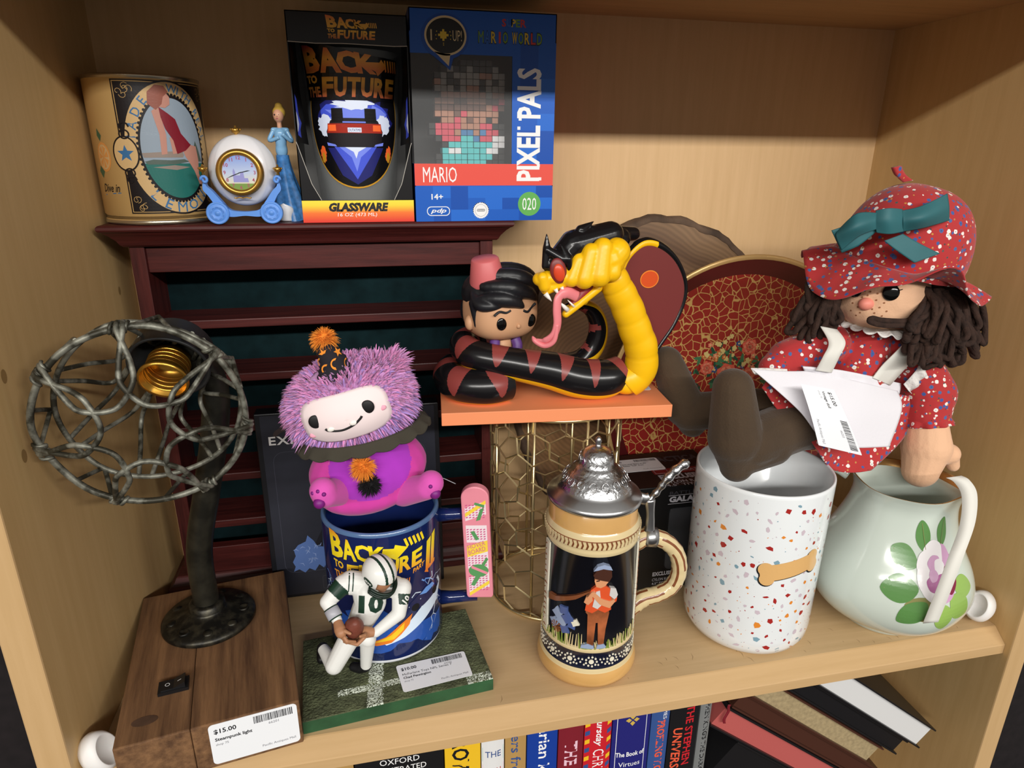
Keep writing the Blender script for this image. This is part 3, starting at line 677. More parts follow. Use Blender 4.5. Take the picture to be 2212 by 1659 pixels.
bp(rect2d(29.5, 34.76, 30.2, 34.98, .1), 'card_grey', .018); mb.flat(text2d('Nintendo', 29.85, 34.81, w=.6, h=.13, align='C'), fb(.022), 'print_white')
bp(disc2d(34.0, 35.35, .98, .98, 40), 'box_green', .01); mb.flat(text2d('020', 34.0, 34.85, w=1.2, h=1.0, align='C'), fb(.014), 'print_white')
cyc = ['title_red', 'title_blue', 'box_yellow', 'title_green', 'title_red']
for i, ch in enumerate('SUPER'): mb.flat(text2d(ch, 31.6+i*.37, 48.65, h=.55, bold=.03), fb(.012), cyc[(i) % 5])
x = 29.75
for i, ch in enumerate('MARIO WORLD'):
    if ch == ' ': x += .25; continue
    if ch == 'I': mb.flat(text2d(ch, x+.1, 47.48, w=.16, h=.8), fb(.014), 'title_red'); x += .42; continue
    mb.flat(text2d(ch, x-.03, 47.42, w=.46, h=.92, bold=.05), fb(.01), 'ink_black'); mb.flat(text2d(ch, x, 47.48, w=.4, h=.8, bold=.02), fb(.014), ['title_green', 'title_blue', 'box_yellow', 'title_red', 'title_green', 'x', 'box_yellow', 'title_green', 'box_yellow', 'title_red', 'title_green'][i]); x += .5
bub = disc2d(27.2, 47.85, 1.62, 1.38, 40); tail = [(27.2, 46.6), (26.3, 46.75), (27.4, 45.75), (27.55, 46.6)]
bp(rot2(disc2d(27.15, 47.8, 1.85, 1.6, 40), 0), 'box_blue_dark', .008); bp([(27.6, 46.4), (26.0, 46.6), (27.5, 45.45), (27.8, 46.4)], 'box_blue_dark', .009)
bp(bub, 'box_cream', .012); bp(tail, 'box_cream', .012); bp(disc2d(27.2, 47.85, 1.47, 1.23, 40), 'card_black', .016)
mb.flat(text2d('I', 26.05, 47.5, h=.75), fb(.02), 'box_cream'); mb.flat(text2d('UP!', 27.75, 47.5, w=.7, h=.75), fb(.02), 'box_cream')
for a, b in ((-1, 0), (0, 0), (1, 0), (-1, 1), (0, 1), (1, 1), (-1, 2), (0, 2), (1, 2), (0, 3), (-2, 1), (2, 1), (0, -1)): bp(rect2d(26.95+a*.16, 47.65+b*.16, 27.11+a*.16, 47.81+b*.16), 'box_yellow', .022)
for a, b in ((-3.4, -.6), (-3.6, 1), (-3.2, 2.6), (3.4, -.6), (3.6, 1), (3.2, 2.6), (0, -2.4), (0, -3.2)): bp(rect2d(27.0+a*.16, 47.68+b*.16, 27.07+a*.16, 47.75+b*.16), 'box_yellow', .022)
mb.build('carton', 'box_blue', bb, recalc=False)
MB().grid(lambda u, v: (bx0+.02+u*(wx1-bx0), by+.05+.03*math.sin(9*u+4*v)*math.sin(7*v), wz0+v*(wz1-wz0)), 30, 30, 'clear_film').build('window_film', 'clear_film', bb)
mb = MB(); mb.grid(lambda u, v: (bx0+.03+.02*math.sin(12*v+5*u), by+.05+u*4, wz0+v*(wz1+1.3-wz0)), 12, 30, 'clear_film'); mb.build('window_film', 'clear_film', bb)
fig = None
for nm, c in (('px_black', (38, 36, 36)), ('px_grey', (150, 146, 140)), ('px_brown', (104, 70, 56)), ('px_tan', (170, 120, 96)), ('px_red', (205, 70, 90)), ('px_teal', (80, 190, 190)), ('px_white', (225, 225, 225)), ('px_blue', (60, 120, 170))): mat(nm, c, .35)
mb = MB(); c = .5
rows = ['.....KKKKK..', '..GKGGKKKKK.', '.GKGGGGTTGGK', '.GKKGGKGTKGG', '.GGGGGKGTKGT', '..TTTTGTTTTT', '.RTBBTTTTBBT', '.RBBBBBBBBBT', '.RTTBTTTTTT.', '..RBTTTTTTK.', 'KRRRRTTTRRKK', 'KRRRTLLTLRRK', '.KRRRCCLRRWW', '..KCCCCCCCWW', '..CWWCCCCWWK', '.KCCCCCCCCKK', '.KCCCCCCCKKK']
rg = random.Random(8); km = dict(K='px_black', G='px_grey', B='px_brown', T='px_tan', R='px_red', C='px_teal', W='px_white', L='px_blue')
for j, r in enumerate(rows):
    r = list(r); mid = [q for q in r if q != '.'];
    if j < 10: rg.shuffle(mid)
    it = iter(mid)
    for i, ch in enumerate(r):
        if ch == '.': continue
        k = next(it); x, z = 25.9+i*c*1.06, wz1-.1-(j+1)*c*.96
        mb.box((x+.02, 21.2+rg.choice((0, 0, .15)), z+.02), (x+c*1.05, 22.9, z+c*.95), km[k], .03)
mb.build('block_figure', 'px_black', bb)
# ================================================================== round wood slice, red tray, boxed toys at the back
def tilt(x, y0, z0, deg): return Matrix.Translation((x, y0, z0)) @ Matrix.Rotation(math.radians(deg), 4, 'X')
def slice_mat():
    m = bpy.data.materials.new('slice_rings'); m.use_nodes = True; nt = m.node_tree; b = nt.nodes['Principled BSDF']; b.inputs['Roughness'].default_value = .45
    tc = nt.nodes.new('ShaderNodeTexCoord'); mp = nt.nodes.new('ShaderNodeMapping'); mp.inputs['Location'].default_value = (0.02, 0, -.165); mp.inputs['Scale'].default_value = (1, .02, 1)
    nt.links.new(tc.outputs['Object'], mp.inputs[0])
    n = nt.nodes.new('ShaderNodeTexNoise'); n.inputs['Scale'].default_value = 9; nt.links.new(mp.outputs[0], n.inputs['Vector'])
    ln = nt.nodes.new('ShaderNodeVectorMath'); ln.operation = 'LENGTH'; nt.links.new(mp.outputs[0], ln.inputs[0])
    ad = nt.nodes.new('ShaderNodeMath'); ad.operation = 'MULTIPLY_ADD'; ad.inputs[1].default_value = .05; nt.links.new(n.outputs['Fac'], ad.inputs[0]); nt.links.new(ln.outputs['Value'], ad.inputs[2])
    r = nt.nodes.new('ShaderNodeValToRGB'); els = [(.02, (150, 118, 82)), (.05, (112, 80, 52)), (.1, (104, 74, 48)), (.13, (140, 104, 68)), (.16, (120, 90, 62)), (.172, (92, 66, 46)), (.19, (128, 100, 72))]
    while len(r.color_ramp.elements) < 7: r.color_ramp.elements.new(.5)
    for e, (p, c) in zip(r.color_ramp.elements, els): e.position = p*4; e.color = lin(c)
    ml = nt.nodes.new('ShaderNodeMath'); ml.operation = 'MULTIPLY'; ml.inputs[1].default_value = 4; nt.links.new(ad.outputs[0], ml.inputs[0]); nt.links.new(ml.outputs[0], r.inputs[0])
    sn = nt.nodes.new('ShaderNodeMath'); sn.operation = 'SINE'; m2 = nt.nodes.new('ShaderNodeMath'); m2.operation = 'MULTIPLY'; m2.inputs[1].default_value = 1500; nt.links.new(ad.outputs[0], m2.inputs[0]); nt.links.new(m2.outputs[0], sn.inputs[0])
    mx = nt.nodes.new('ShaderNodeMix'); mx.data_type = 'RGBA'; mx.blend_type = 'MULTIPLY'; mx.inputs[0].default_value = 1
    m3 = nt.nodes.new('ShaderNodeMapRange'); m3.inputs[1].default_value = -1; m3.inputs[2].default_value = 1; m3.inputs[3].default_value = .82; m3.inputs[4].default_value = 1.05; nt.links.new(sn.outputs[0], m3.inputs[0])
    nt.links.new(r.outputs[0], mx.inputs[6]); nt.links.new(m3.outputs[0], mx.inputs[7]); nt.links.new(mx.outputs[2], b.inputs['Base Color']); MATS['slice_rings'] = m
slice_mat(); mat('bark', (84, 66, 52), .85, noise=(45, .5), bump=(70, .8))
ws = thing('wood_slice', (48.0, 24, 0), 'round slice of tree trunk with rough bark edge leaning behind the snake figure', 'wood slice')
rg = random.Random(4); N = 140; out = []
ph = [rg.uniform(0, 6) for _ in range(6)]
for k in range(N):
    a = 2*math.pi*k/N; w = 1+.012*math.sin(3*a+ph[0])+.012*math.sin(5*a+ph[1])+.006*math.sin(11*a+ph[2])+.005*math.sin(23*a+ph[3])+rg.uniform(-.004, .004)
    out.append((15.4*w*math.cos(a), 16.9+16.8*w*math.sin(a)))
zmin = min(p[1] for p in out); out = [(p[0], p[1]-zmin) for p in out]
X = Matrix.Translation((48.9, 23.6, .1)) @ Matrix.Rotation(math.radians(-1.8), 4, 'X')
mb = MB(); mb.X = X
inn = [(p[0]*.965, 16.9+(p[1]-16.9)*.965) for p in out]
f = [mb.pt((p[0], 0, p[1])) for p in inn]; mb.face(f, 'slice_rings'); bk = [mb.pt((p[0], 1.5, p[1])) for p in inn]; mb.face(bk[::-1], 'slice_rings')
mb.build('wood_face', 'slice_rings', ws)
mb = MB(); mb.X = X
R = [[mb.pt((16.9*0+p[0]*(q+rg.uniform(-.006, .006)), y+rg.uniform(-.05, .05), 16.9+(p[1]-16.9)*(q+rg.uniform(-.004, .004)))) for p in out] for q, y in ((.962, -.06), (.985, -.14), (1.0, .15), (1.006, .75), (1.0, 1.35), (.962, 1.56))]
for a, b in zip(R, R[1:]):
    for i in range(N): mb.face((a[i], a[(i+1) % N], b[(i+1) % N], b[i]), 'bark', True)
mb.build('bark_edge', 'bark', ws)

def crackle_mat():
    m = bpy.data.materials.new('crackle_red'); m.use_nodes = True; nt = m.node_tree; b = nt.nodes['Principled BSDF']; b.inputs['Roughness'].default_value = .25; b.inputs['Coat Weight'].default_value = .3
    tc = nt.nodes.new('ShaderNodeTexCoord'); mp = nt.nodes.new('ShaderNodeMapping'); mp.inputs['Scale'].default_value = (1, .03, 1); nt.links.new(tc.outputs['Object'], mp.inputs[0])
    n = nt.nodes.new('ShaderNodeTexNoise'); n.inputs['Scale'].default_value = 40; nt.links.new(mp.outputs[0], n.inputs['Vector'])
    mx = nt.nodes.new('ShaderNodeMix'); mx.data_type = 'VECTOR'; mx.inputs[0].default_value = .012; nt.links.new(mp.outputs[0], mx.inputs[4]); nt.links.new(n.outputs['Color'], mx.inputs[5])
    v = nt.nodes.new('ShaderNodeTexVoronoi'); v.feature = 'DISTANCE_TO_EDGE'; v.inputs['Scale'].default_value = 125; nt.links.new(mx.outputs[1], v.inputs['Vector'])
    r = nt.nodes.new('ShaderNodeValToRGB'); r.color_ramp.elements[0].position = .03; r.color_ramp.elements[1].position = .055
    r.color_ramp.elements[0].color = lin((222, 178, 108)); r.color_ramp.elements[1].color = lin((160, 42, 40))
    nt.links.new(v.outputs['Distance'], r.inputs[0]); nt.links.new(r.outputs[0], b.inputs['Base Color']); MATS['crackle_red'] = m
crackle_mat(); mat('tray_maroon', (88, 26, 29), .3, coat=.4); mat('tray_gold', (206, 170, 112), .3, metal=.35)
for nm, c in (('fl_leaf', (70, 122, 84)), ('fl_leaf_dark', (44, 84, 62)), ('fl_rose', (226, 104, 82)), ('fl_rose_light', (232, 140, 110)), ('fl_cream', (222, 200, 130)), ('fl_blue', (60, 80, 130)), ('fl_orange', (205, 110, 60))): mat(nm, c, .35)
tray = thing('round_tray', (57.6, 22, 0), 'round red tray with gold crackle pattern, flower spray and gold rim, leaning behind the doll', 'tray')
TX = Matrix.Translation((57.6, 20.6, .03)) @ Matrix.Rotation(math.radians(-3.6), 4, 'X')
TL = TX @ Matrix.Translation((0, 0, 15.1)) @ Matrix.Rotation(math.pi/2, 4, 'X')      # local z looks at the viewer
mb = MB(); mb.X = TL
mb.lathe([(0, -.7), (13.0, -.7), (14.6, .65), (15.0, .75), (15.1, .6), (14.9, .4), (13.2, -.95), (0, -.95)], (0, 0, 0), 96, mf=lambda i: ['crackle_red', 'tray_maroon', 'tray_gold', 'tray_gold', 'tray_gold', 'tray_maroon', 'tray_maroon'][i])
pf = lambda d: (lambda u, v: (u, v, -.69+d))
rg = random.Random(21)
def petal(c, a, L, w, key, d):
    p = [(0, 0), (L*.35, w/2), (L*.75, w*.42), (L, 0), (L*.75, -w*.42), (L*.35, -w/2)]
    mb.flat(tri2d([(c[0]+x*math.cos(a)-y*math.sin(a), c[1]+x*math.sin(a)+y*math.cos(a)) for x, y in p]), pf(d), key)
def flower(c, r, n, key, d, ctr='fl_cream'):
    for k in range(n): petal(c, 2*math.pi*k/n+rg.uniform(-.2, .2), r, r*.8, key, d+.002*k)
    mb.flat(tri2d(disc2d(c[0], c[1], r*.3, n=10)), pf(d+.03), ctr)
fcx, fcy = -1.1, 2.9
for k in range(90):
    a = rg.uniform(-.3, math.pi+.3); q = rg.uniform(.5, 4.4); petal((fcx+q*math.cos(a)*1.0, fcy+q*.75*math.sin(a)-.6), rg.uniform(0, 6.28), rg.uniform(.6, 1.3), .35, rg.choice(('fl_leaf', 'fl_leaf_dark')), .01+.0004*k)
for k in range(40):
    a = rg.uniform(0, math.pi); q = rg.uniform(1.5, 4.6); flower((fcx+q*math.cos(a), fcy+q*.85*math.sin(a)), rg.uniform(.22, .4), 5, rg.choice(('fl_cream', 'fl_cream', 'fl_orange', 'fl_blue', 'fl_rose_light')), .06+.001*k)
for c, r in (((fcx-.3, fcy-.2), 1.25), ((fcx+2.1, fcy+2.6), .95), ((fcx-2.6, fcy+.6), .8), ((fcx+2.2, fcy-.4), .9)):
    for j, (q, key) in enumerate(((1, 'fl_rose'), (.75, 'fl_rose_light'), (.5, 'fl_rose'), (.28, 'fl_rose_light'))):
        for k in range(7): petal(c, 2*math.pi*k/7+j*.4, r*q, r*q*.9, key, .12+.01*j)
mb.build('tray_dish', 'tray_maroon', tray, recalc=False)

# ---------------------------------------------------------------- black boxed spaceship
mat('box_black', (17, 18, 20), .3); mat('crate_red', (120, 28, 32), .4); mat('text_silver', (170, 170, 178), .4); mat('text_dim', (64, 64, 70), .4); mat('window_dark', (54, 56, 60), .12, coat=.5)
sb = thing('toy_carton', (47, 15.5, 0), 'black boxed toy with silver lettering behind the lidded stein', 'toy box')
x0, x1, y0, y1, zt = 41.9, 51.6, 12.2, 19.2, 11.0
mb = MB(); mb.box((x0, y0, .03), (x1, y1, zt), 'box_black', .06)
tf = lambda u, v: (u, v, zt+.01); ff2 = lambda u, v: (u, y0-.01, v)
mb.flat(text2d('EXCLUSIVE', 45.6, 13.45, w=4.6, h=.95, bold=.05), tf, 'text_silver'); mb.flat(text2d('CYLON RAIDER', 45.6, 12.7, w=4.9, h=.5, bold=.02), tf, 'text_silver'); mb.flat(text2d('4.5" TITANS', 45.6, 12.15, w=4.2, h=.42, bold=.01), tf, 'text_silver')
mb.flat(tri2d(rect2d(45.4, 14.55, 51.5, 15.6)), tf, 'crate_red'); mb.flat(line2d(rect2d(45.6, 14.7, 46.9, 15.45), .07, True), lambda u, v: (u, v, zt+.014), 'text_silver'); mb.flat(text2d('CRATE', 48.3, 14.85, w=2.0, h=.45), lambda u, v: (u, v, zt+.014), 'text_silver')
mb.flat(text2d('GALACTICA', 44.6, 17.0, w=6.6, h=1.1, bold=.04), tf, 'text_dim')
mb.flat(text2d('BATTLESTAR', 45.9, 10.1, w=4.4, h=.32), ff2, 'text_dim'); mb.flat(text2d('GALACTICA', 45.9, 9.3, w=5.2, h=.6, bold=.05), ff2, 'text_silver')
mb.flat(line2d([(45.8, 10.0), (51.3, 10.0)], .05), ff2, 'text_silver'); mb.flat(line2d([(45.8, 9.15), (51.3, 9.15)], .05), ff2, 'text_silver')
mb.flat(text2d('EXCLUSIVE', 44.9, 1.5, w=2.4, h=.45, bold=.05), ff2, 'text_silver'); mb.flat(text2d('CYLON RAIDER', 44.9, .95, w=2.4, h=.3), ff2, 'text_silver'); mb.flat(text2d('4.5" TITANS', 44.9, .55, w=2.0, h=.25), ff2, 'text_silver')
mb.build('carton', 'box_black', sb, recalc=False)
mb = MB(); mb.prism(rect2d(46.0, 2.2, 51.0, 8.7, .5), -12.2, -12.1, 'window_dark', TY); mb.build('front_window', 'window_dark', sb)
price_label(sb, lambda u, v, d: (42.1+u, 15.5+v*1.0, zt+d), 4.9, 2.6, '$8.00', ['4.5" Titans vinyl figure of the', 'Cylon Raider "Scar" from'], '66221', shop=True)

# ---------------------------------------------------------------- dark flat display box leaning on the rack
mat('slate_box', (44, 46, 56), .35, noise=(14, .25)); mat('slate_edge', (24, 25, 30), .35); mat('ship_dark', (30, 30, 38), .4); mat('ship_grey', (72, 74, 88), .4); mat('flame_blue', (84, 112, 170), .45); mat('flame_light', (130, 152, 200), .45); mat('planet_dim', (70, 58, 58), .4)
db = thing('slate_box', (18.1, 18.4, 0), 'dark slate grey boxed model with a blue painted flame leaning behind the blue mug', 'toy box')
DX = Matrix.Translation((10.0, 17.75, .05)) @ Matrix.Rotation(math.radians(-2.2), 4, 'X')
mb = MB(); mb.X = DX
mb.box((0, 0, 0), (15.7, 1.7, 18.2), 'slate_edge', .08)
mb.flat(tri2d(rect2d(.45, .3, 15.3, 18.0, .1)), lambda u, v: (u, -.012, v), 'slate_box')
dfn = lambda d: (lambda u, v: (u, -.015-d, v))
mb.flat(line2d([(p[0], p[1]) for p in rect2d(1.2, 2.6, 14.4, 14.6, .9)], .03, True), dfn(0), 'ship_grey')
mb.flat(tri2d(disc2d(4.6, 16.2, 3.2, 1.1, 40)), dfn(0), 'planet_dim'); mb.flat(tri2d(disc2d(4.75, 15.8, 3.2, 1.1, 40)), dfn(.003), 'slate_box')
mb.flat(text2d('EXPANSE', 1.0, 15.3, w=6.0, h=.8, bold=.02, spacing=1.15), dfn(.008), 'print_white')
mb.flat(tri2d([(3.6, 4.6), (4.8, 6.9), (6.2, 7.4), (8.0, 5.2), (7.2, 3.6), (5.2, 3.4)]), dfn(.006), 'ship_dark')
mb.flat(tri2d(disc2d(7.2, 8.2, 1.5, 1.6, 24)), dfn(.004), 'ship_grey')
for q in ([(4.9, 7.4), (5.6, 6.6), (5.9, 7.0), (6.8, 6.0)], [(6.3, 7.4), (6.8, 6.4), (7.6, 6.4)], [(7.0, 9.4), (7.4, 8.2), (7.9, 7.6)]): mb.flat(line2d(q, .06), dfn(.01), 'ship_grey')
rg = random.Random(6)
fl = [(1.9, 2.7), (2.4, 2.9), (2.9, 2.5), (3.3, 2.9), (3.8, 2.6), (4.2, 3.2), (4.6, 2.8), (5.0, 3.6), (6.0, 4.7), (5.0, 4.6), (4.7, 5.0), (4.2, 5.1), (3.9, 5.7), (3.4, 6.3), (3.2, 5.7), (2.5, 5.4), (2.1, 4.9), (2.2, 4.3), (1.9, 3.7), (2.1, 3.2)]
mb.flat(tri2d(fl), dfn(.01), 'flame_blue')
for k in range(16):
    a, b = rg.uniform(2.3, 4.6), rg.uniform(3.2, 5.2); q = rg.uniform(0, 3); mb.flat(line2d([(a, b), (a+.3*math.cos(q), b+.3*math.sin(q)), (a+.5*math.cos(q+.5), b+.5*math.sin(q+.5))], [.02, .1, .02]), dfn(.014), 'flame_light')
for k in range(26): mb.flat(tri2d(disc2d(rg.uniform(1.5, 14), rg.uniform(4, 14), .03, n=5)), dfn(.004), 'text_dim')
mb.flat(line2d(rect2d(4.4, .6, 14, 1.95, .15), .04, True), dfn(0), 'text_dim'); mb.flat(text2d('Rocinante', 5.1, .98, w=4.6, h=.6, bold=.02), dfn(.004), 'text_silver')
mb.build('carton', 'slate_edge', db, recalc=False)
# ================================================================== brass wire basket and the snake figure on it
mat('brass_wire', (224, 204, 154), .3, metal=.9)
BC, BR_, BH = Vector((35.75, 15.2, 0)), 5.75, 19.45
bk = thing('wire_basket', (35.75, 15.2, 0), 'tall round brass wire netting basket carrying the orange snake stand', 'basket')
def ringb(name, z, r, rad): MB().tube([(BC.x+r*math.cos(a), BC.y+r*math.sin(a), z) for a in [2*math.pi*k/72 for k in range(72)]], rad, 'brass_wire', 10, closed=True).build(name, 'brass_wire', bk)
ringb('top_ring', BH-.17, BR_, .17); ringb('bottom_ring', .18, BR_, .17)
for k in range(8):
    a = .2+2*math.pi*k/8; MB().tube([(BC.x+(BR_-.12)*math.cos(a), BC.y+(BR_-.12)*math.sin(a), .1), (BC.x+(BR_-.12)*math.cos(a), BC.y+(BR_-.12)*math.sin(a), BH-.1)], .13, 'brass_wire', 8).build('upright', 'brass_wire', bk)
NC, RH = 13, 2.75; hexv = {}; mb = MB()
rg = random.Random(9)
def hv(i, j):            # brick-lattice node: column i (half cells), level j
    key = (i % (2*NC), j)
    if key not in hexv:
        a = 2*math.pi*key[0]/(2*NC)+rg.uniform(-.018, .018); z = j
        hexv[key] = mb.pt((BC.x+BR_*math.cos(a), BC.y+BR_*math.sin(a), min(BH-.1, max(.15, z+rg.uniform(-.1, .1)))))
    return hexv[key]
nr = 9; p = BH/(nr*1.5)
for r in range(nr):
    z0 = r*1.5*p*1.0
    for c in range(NC):
        i = 2*c+(r % 2); lv = lambda k: round(z0+k*p/1.0*.5, 3)
        mb.face((hv(i, lv(0)), hv(i+1, lv(1)), hv(i+1, lv(3)), hv(i, lv(4)), hv(i-1, lv(3)), hv(i-1, lv(1))), 'brass_wire')
net = mb.build('wire_netting', 'brass_wire', bk, recalc=False)
md = net.modifiers.new('wire', 'WIREFRAME'); md.thickness = .19*U; md.use_even_offset = False; md.use_replace = True; md.use_boundary = True

mat('stand_orange', (236, 146, 100), .5, spec=.3); mat('snake_black', (20, 19, 21), .22, spec=.5); mat('snake_red', (136, 60, 56), .35); mat('snake_yellow', (246, 190, 16), .35); mat('hood_red', (112, 44, 42), .4); mat('spot_orange', (206, 76, 24), .4)
mat('mouth_red', (140, 36, 40), .4); mat('tongue_pink', (230, 130, 136), .35); mat('fang_white', (240, 236, 228), .3); mat('eye_red', (212, 70, 38), .3); mat('eye_brow', (120, 40, 40), .4); mat('spot_rim', (230, 130, 40), .4)
mat('vinyl_skin', (206, 158, 120), .5); mat('vinyl_hair', (26, 27, 31), .4); mat('fez_pink', (206, 104, 106), .45); mat('collar_purple', (96, 60, 130), .45); mat('gloss_black', (8, 8, 8), .12)
sf = thing('snake_figure', (34.5, 13.5, 19.5), 'vinyl cobra coiled round a boy in a pink fez on an orange stand', 'figurine')
ZP = 20.55
P4 = [(25.1, 9.9), (43.4, 8.3), (44.3, 17.6), (26.0, 19.2)]
MB().prism(P4, 19.5, ZP, 'stand_orange', bev=.05).build('orange_stand', 'stand_orange', sf)
def snake(pts, radii, name, belly, n=24, sub=10, stripes=True, ph=0.0):
    c = spline(pts, sub); K = len(c); rr = [v.x for v in spline([(r, 0, 0) for r in radii], sub)]
    L = [0.0]
    for i in range(1, K): L.append(L[-1]+(c[i]-c[i-1]).length)
    mb = MB(); rings = []
    for i in range(K):
        d = (c[min(i+1, K-1)]-c[max(i-1, 0)]).normalized(); b = belly(i/(K-1)); b = (b-d*b.dot(d)).normalized(); s = d.cross(b)
        rings.append([mb.pt(c[i]+(b*math.cos(2*math.pi*k/n)+s*math.sin(2*math.pi*k/n))*rr[i]) for k in range(n)])
    def key(i, k):
        a = abs((k+.5)/n*360); a = min(a, 360-a)            # 0 = belly line
        if a < 38: return 'snake_yellow'
        if stripes:
            t = (L[i]+ph) % 2.55; w = 1.5*((a-66)/114)**.7 if a > 66 else 0
            if a > 66 and abs(t-1.2) < w*.5: return 'snake_red'
        return 'snake_black'
    for i in range(K-1):
        for k in range(n): mb.face((rings[i][k], rings[i][(k+1) % n], rings[i+1][(k+1) % n], rings[i+1][k]), key(i, k), True)
    for R_, i in ((rings[0], 0), (rings[-1], K-1)):
        q = mb.pt(c[i]+(c[i]-c[1 if i == 0 else K-2]).normalized()*rr[i]*.5)
        for k in range(n): mb.face((R_[k], R_[(k+1) % n], q), 'snake_black', True)
    return mb.build(name, 'snake_black', sf)
down = lambda t: Vector((0, 0, -1))
snake([(30.6, 12.0, 21.95), (28.9, 11.4, 21.95), (27.0, 12.4, 21.95), (26.4, 14.6, 21.95), (27.4, 16.8, 21.95), (29.6, 17.4, 22.05), (31.6, 16.0, 22.45), (31.6, 14.0, 23.05), (31.2, 13.6, 23.25)], [1.42, 1.42, 1.42, 1.42, 1.42, 1.42, 1.3, 1.2, 1.0], 'lower_coil', down, 96, 60)
snake([(31.2, 16.2, 24.25), (28.8, 16.6, 24.45), (27.6, 14.9, 24.45), (28.0, 13.0, 24.25), (29.6, 12.0, 23.95), (31.6, 11.6, 23.55), (34.0, 11.3, 23.05), (36.4, 11.0, 22.35), (38.5, 10.9, 22.20), (40.0, 11.2, 22.65)], [1.0, 1.15, 1.2, 1.22, 1.25, 1.32, 1.5, 1.62, 1.6, 1.3], 'upper_coil', lambda t: Vector((0, -.3, -1)), 96, 60)
tl = [(35.2, 14.8, 22.3), (37.6, 15.2, 22.4), (39.0, 15.3, 23.6), (39.3, 15.2, 25.4), (38.6, 15.0, 26.9), (37.2, 14.6, 27.6), (35.9, 14.2, 27.5)]
snake(tl, [1.0, .95, .9, .82, .68, .45, .2], 'tail', lambda t: Vector((.8, -.35, .5*math.sin(3*t))), 20, 8)
# neck: yellow plated front, black back
nk = [(40.33, 10.80, 21.79), (41.37, 10.60, 22.82), (41.26, 10.40, 24.76), (40.60, 10.30, 26.34), (39.78, 10.20, 28.14), (38.97, 10.10, 29.53), (38.22, 10.00, 30.74), (37.57, 9.90, 31.92)]
ns = spline(nk, 12); K = len(ns); mb = MB(); R = []
for i in range(K):
    t = i/(K-1); d = (ns[min(i+1, K-1)]-ns[max(i-1, 0)]).normalized(); side = Vector((1, 0, 0)); side = (side-d*side.dot(d)).normalized(); fr_ = d.cross(side)
    if fr_.y > 0: fr_ = -fr_
    q = (t*8.0) % 1.0; pl = 1+.055*(1-abs(2*q-1))**.6 if q > .02 else .99
    w = (1.35-.25*t)*pl if t < .85 else (1.1)*pl
    R.append([mb.pt(ns[i]+side*w*math.cos(2*math.pi*k/28)+fr_*w*.95*math.sin(2*math.pi*k/28)) for k in range(28)])
for i in range(K-1):
    for k in range(28): mb.face((R[i][k], R[i][(k+1) % 28], R[i+1][(k+1) % 28], R[i+1][k]), 'snake_yellow' if (0 <= k <= 14 or k >= 26) else 'snake_black', True)
mb.face(R[-1], 'snake_yellow'); mb.ell(ns[0], (1.28, 1.2, .95), 'snake_yellow'); mb.build('neck', 'snake_yellow', sf)
# hood
hd = [(39.20, 29.48), (39.23, 30.74), (39.77, 32.21), (41.09, 33.23), (42.63, 32.99), (44.20, 31.82), (45.25, 30.01), (45.35, 28.26), (44.59, 26.27), (43.31, 24.39), (42.32, 22.67), (41.86, 21.29), (41.04, 23.54), (40.39, 26.09), (39.67, 27.99)]
hs = [(p.x, p.y) for p in spline([(p[0], p[1], 0) for p in hd], 6, True)]
hcx = sum(p[0] for p in hs)/len(hs); hcz = sum(p[1] for p in hs)/len(hs)
mb = MB(); n = len(hs); rows = []
def hy(x): return 10.85+max(0, x-39.5)*.12
for q, dy in ((.90, -.05), (.94, -.22), (.985, -.12), (1.02, .25), (1.0, .75), (.9, 1.0), (.5, 1.15)):
    rows.append([mb.pt((hcx+(p[0]-hcx)*q, hy(p[0])+dy, hcz+(p[1]-hcz)*q)) for p in hs])
for j in range(len(rows)-1):
    for i in range(n):
        p = hs[i]; k = 'snake_yellow' if (j < 2 and p[1] > hcz+2.2 and p[0] < 42.2) else 'snake_black'
        mb.face((rows[j][i], rows[j][(i+1) % n], rows[j+1][(i+1) % n], rows[j+1][i]), k, True)
mb.face(rows[-1], 'snake_black'); mb.build('hood_rim', 'snake_black', sf)
mb = MB(); t2 = tri2d([(hcx+(p[0]-hcx)*.93, hcz+(p[1]-hcz)*.93) for p in hs], .9)
mb.flat(t2, lambda u, v: (u, hy(u)-.03+.0*v, v), 'hood_red')
c0 = (41.83, 30.16)
mb.flat(tri2d(disc2d(c0[0], c0[1], .82, .7, 32)), lambda u, v: (u, hy(u)-.06, v), 'spot_rim'); mb.flat(tri2d(disc2d(c0[0], c0[1], .74, .62, 32)), lambda u, v: (u, hy(u)-.075, v), 'spot_orange')
mb.build('hood_lining', 'hood_red', sf, recalc=False)
paint(MB(), blob([((38.26, 11.60, 33.65), .7, (40.85, 12.60, 33.50), .55), ((37.33, 11.00, 33.39), .8, (39.48, 11.80, 33.26), .8)], .09, 6), 'snake_black').build('hood_back', 'snake_black', sf)
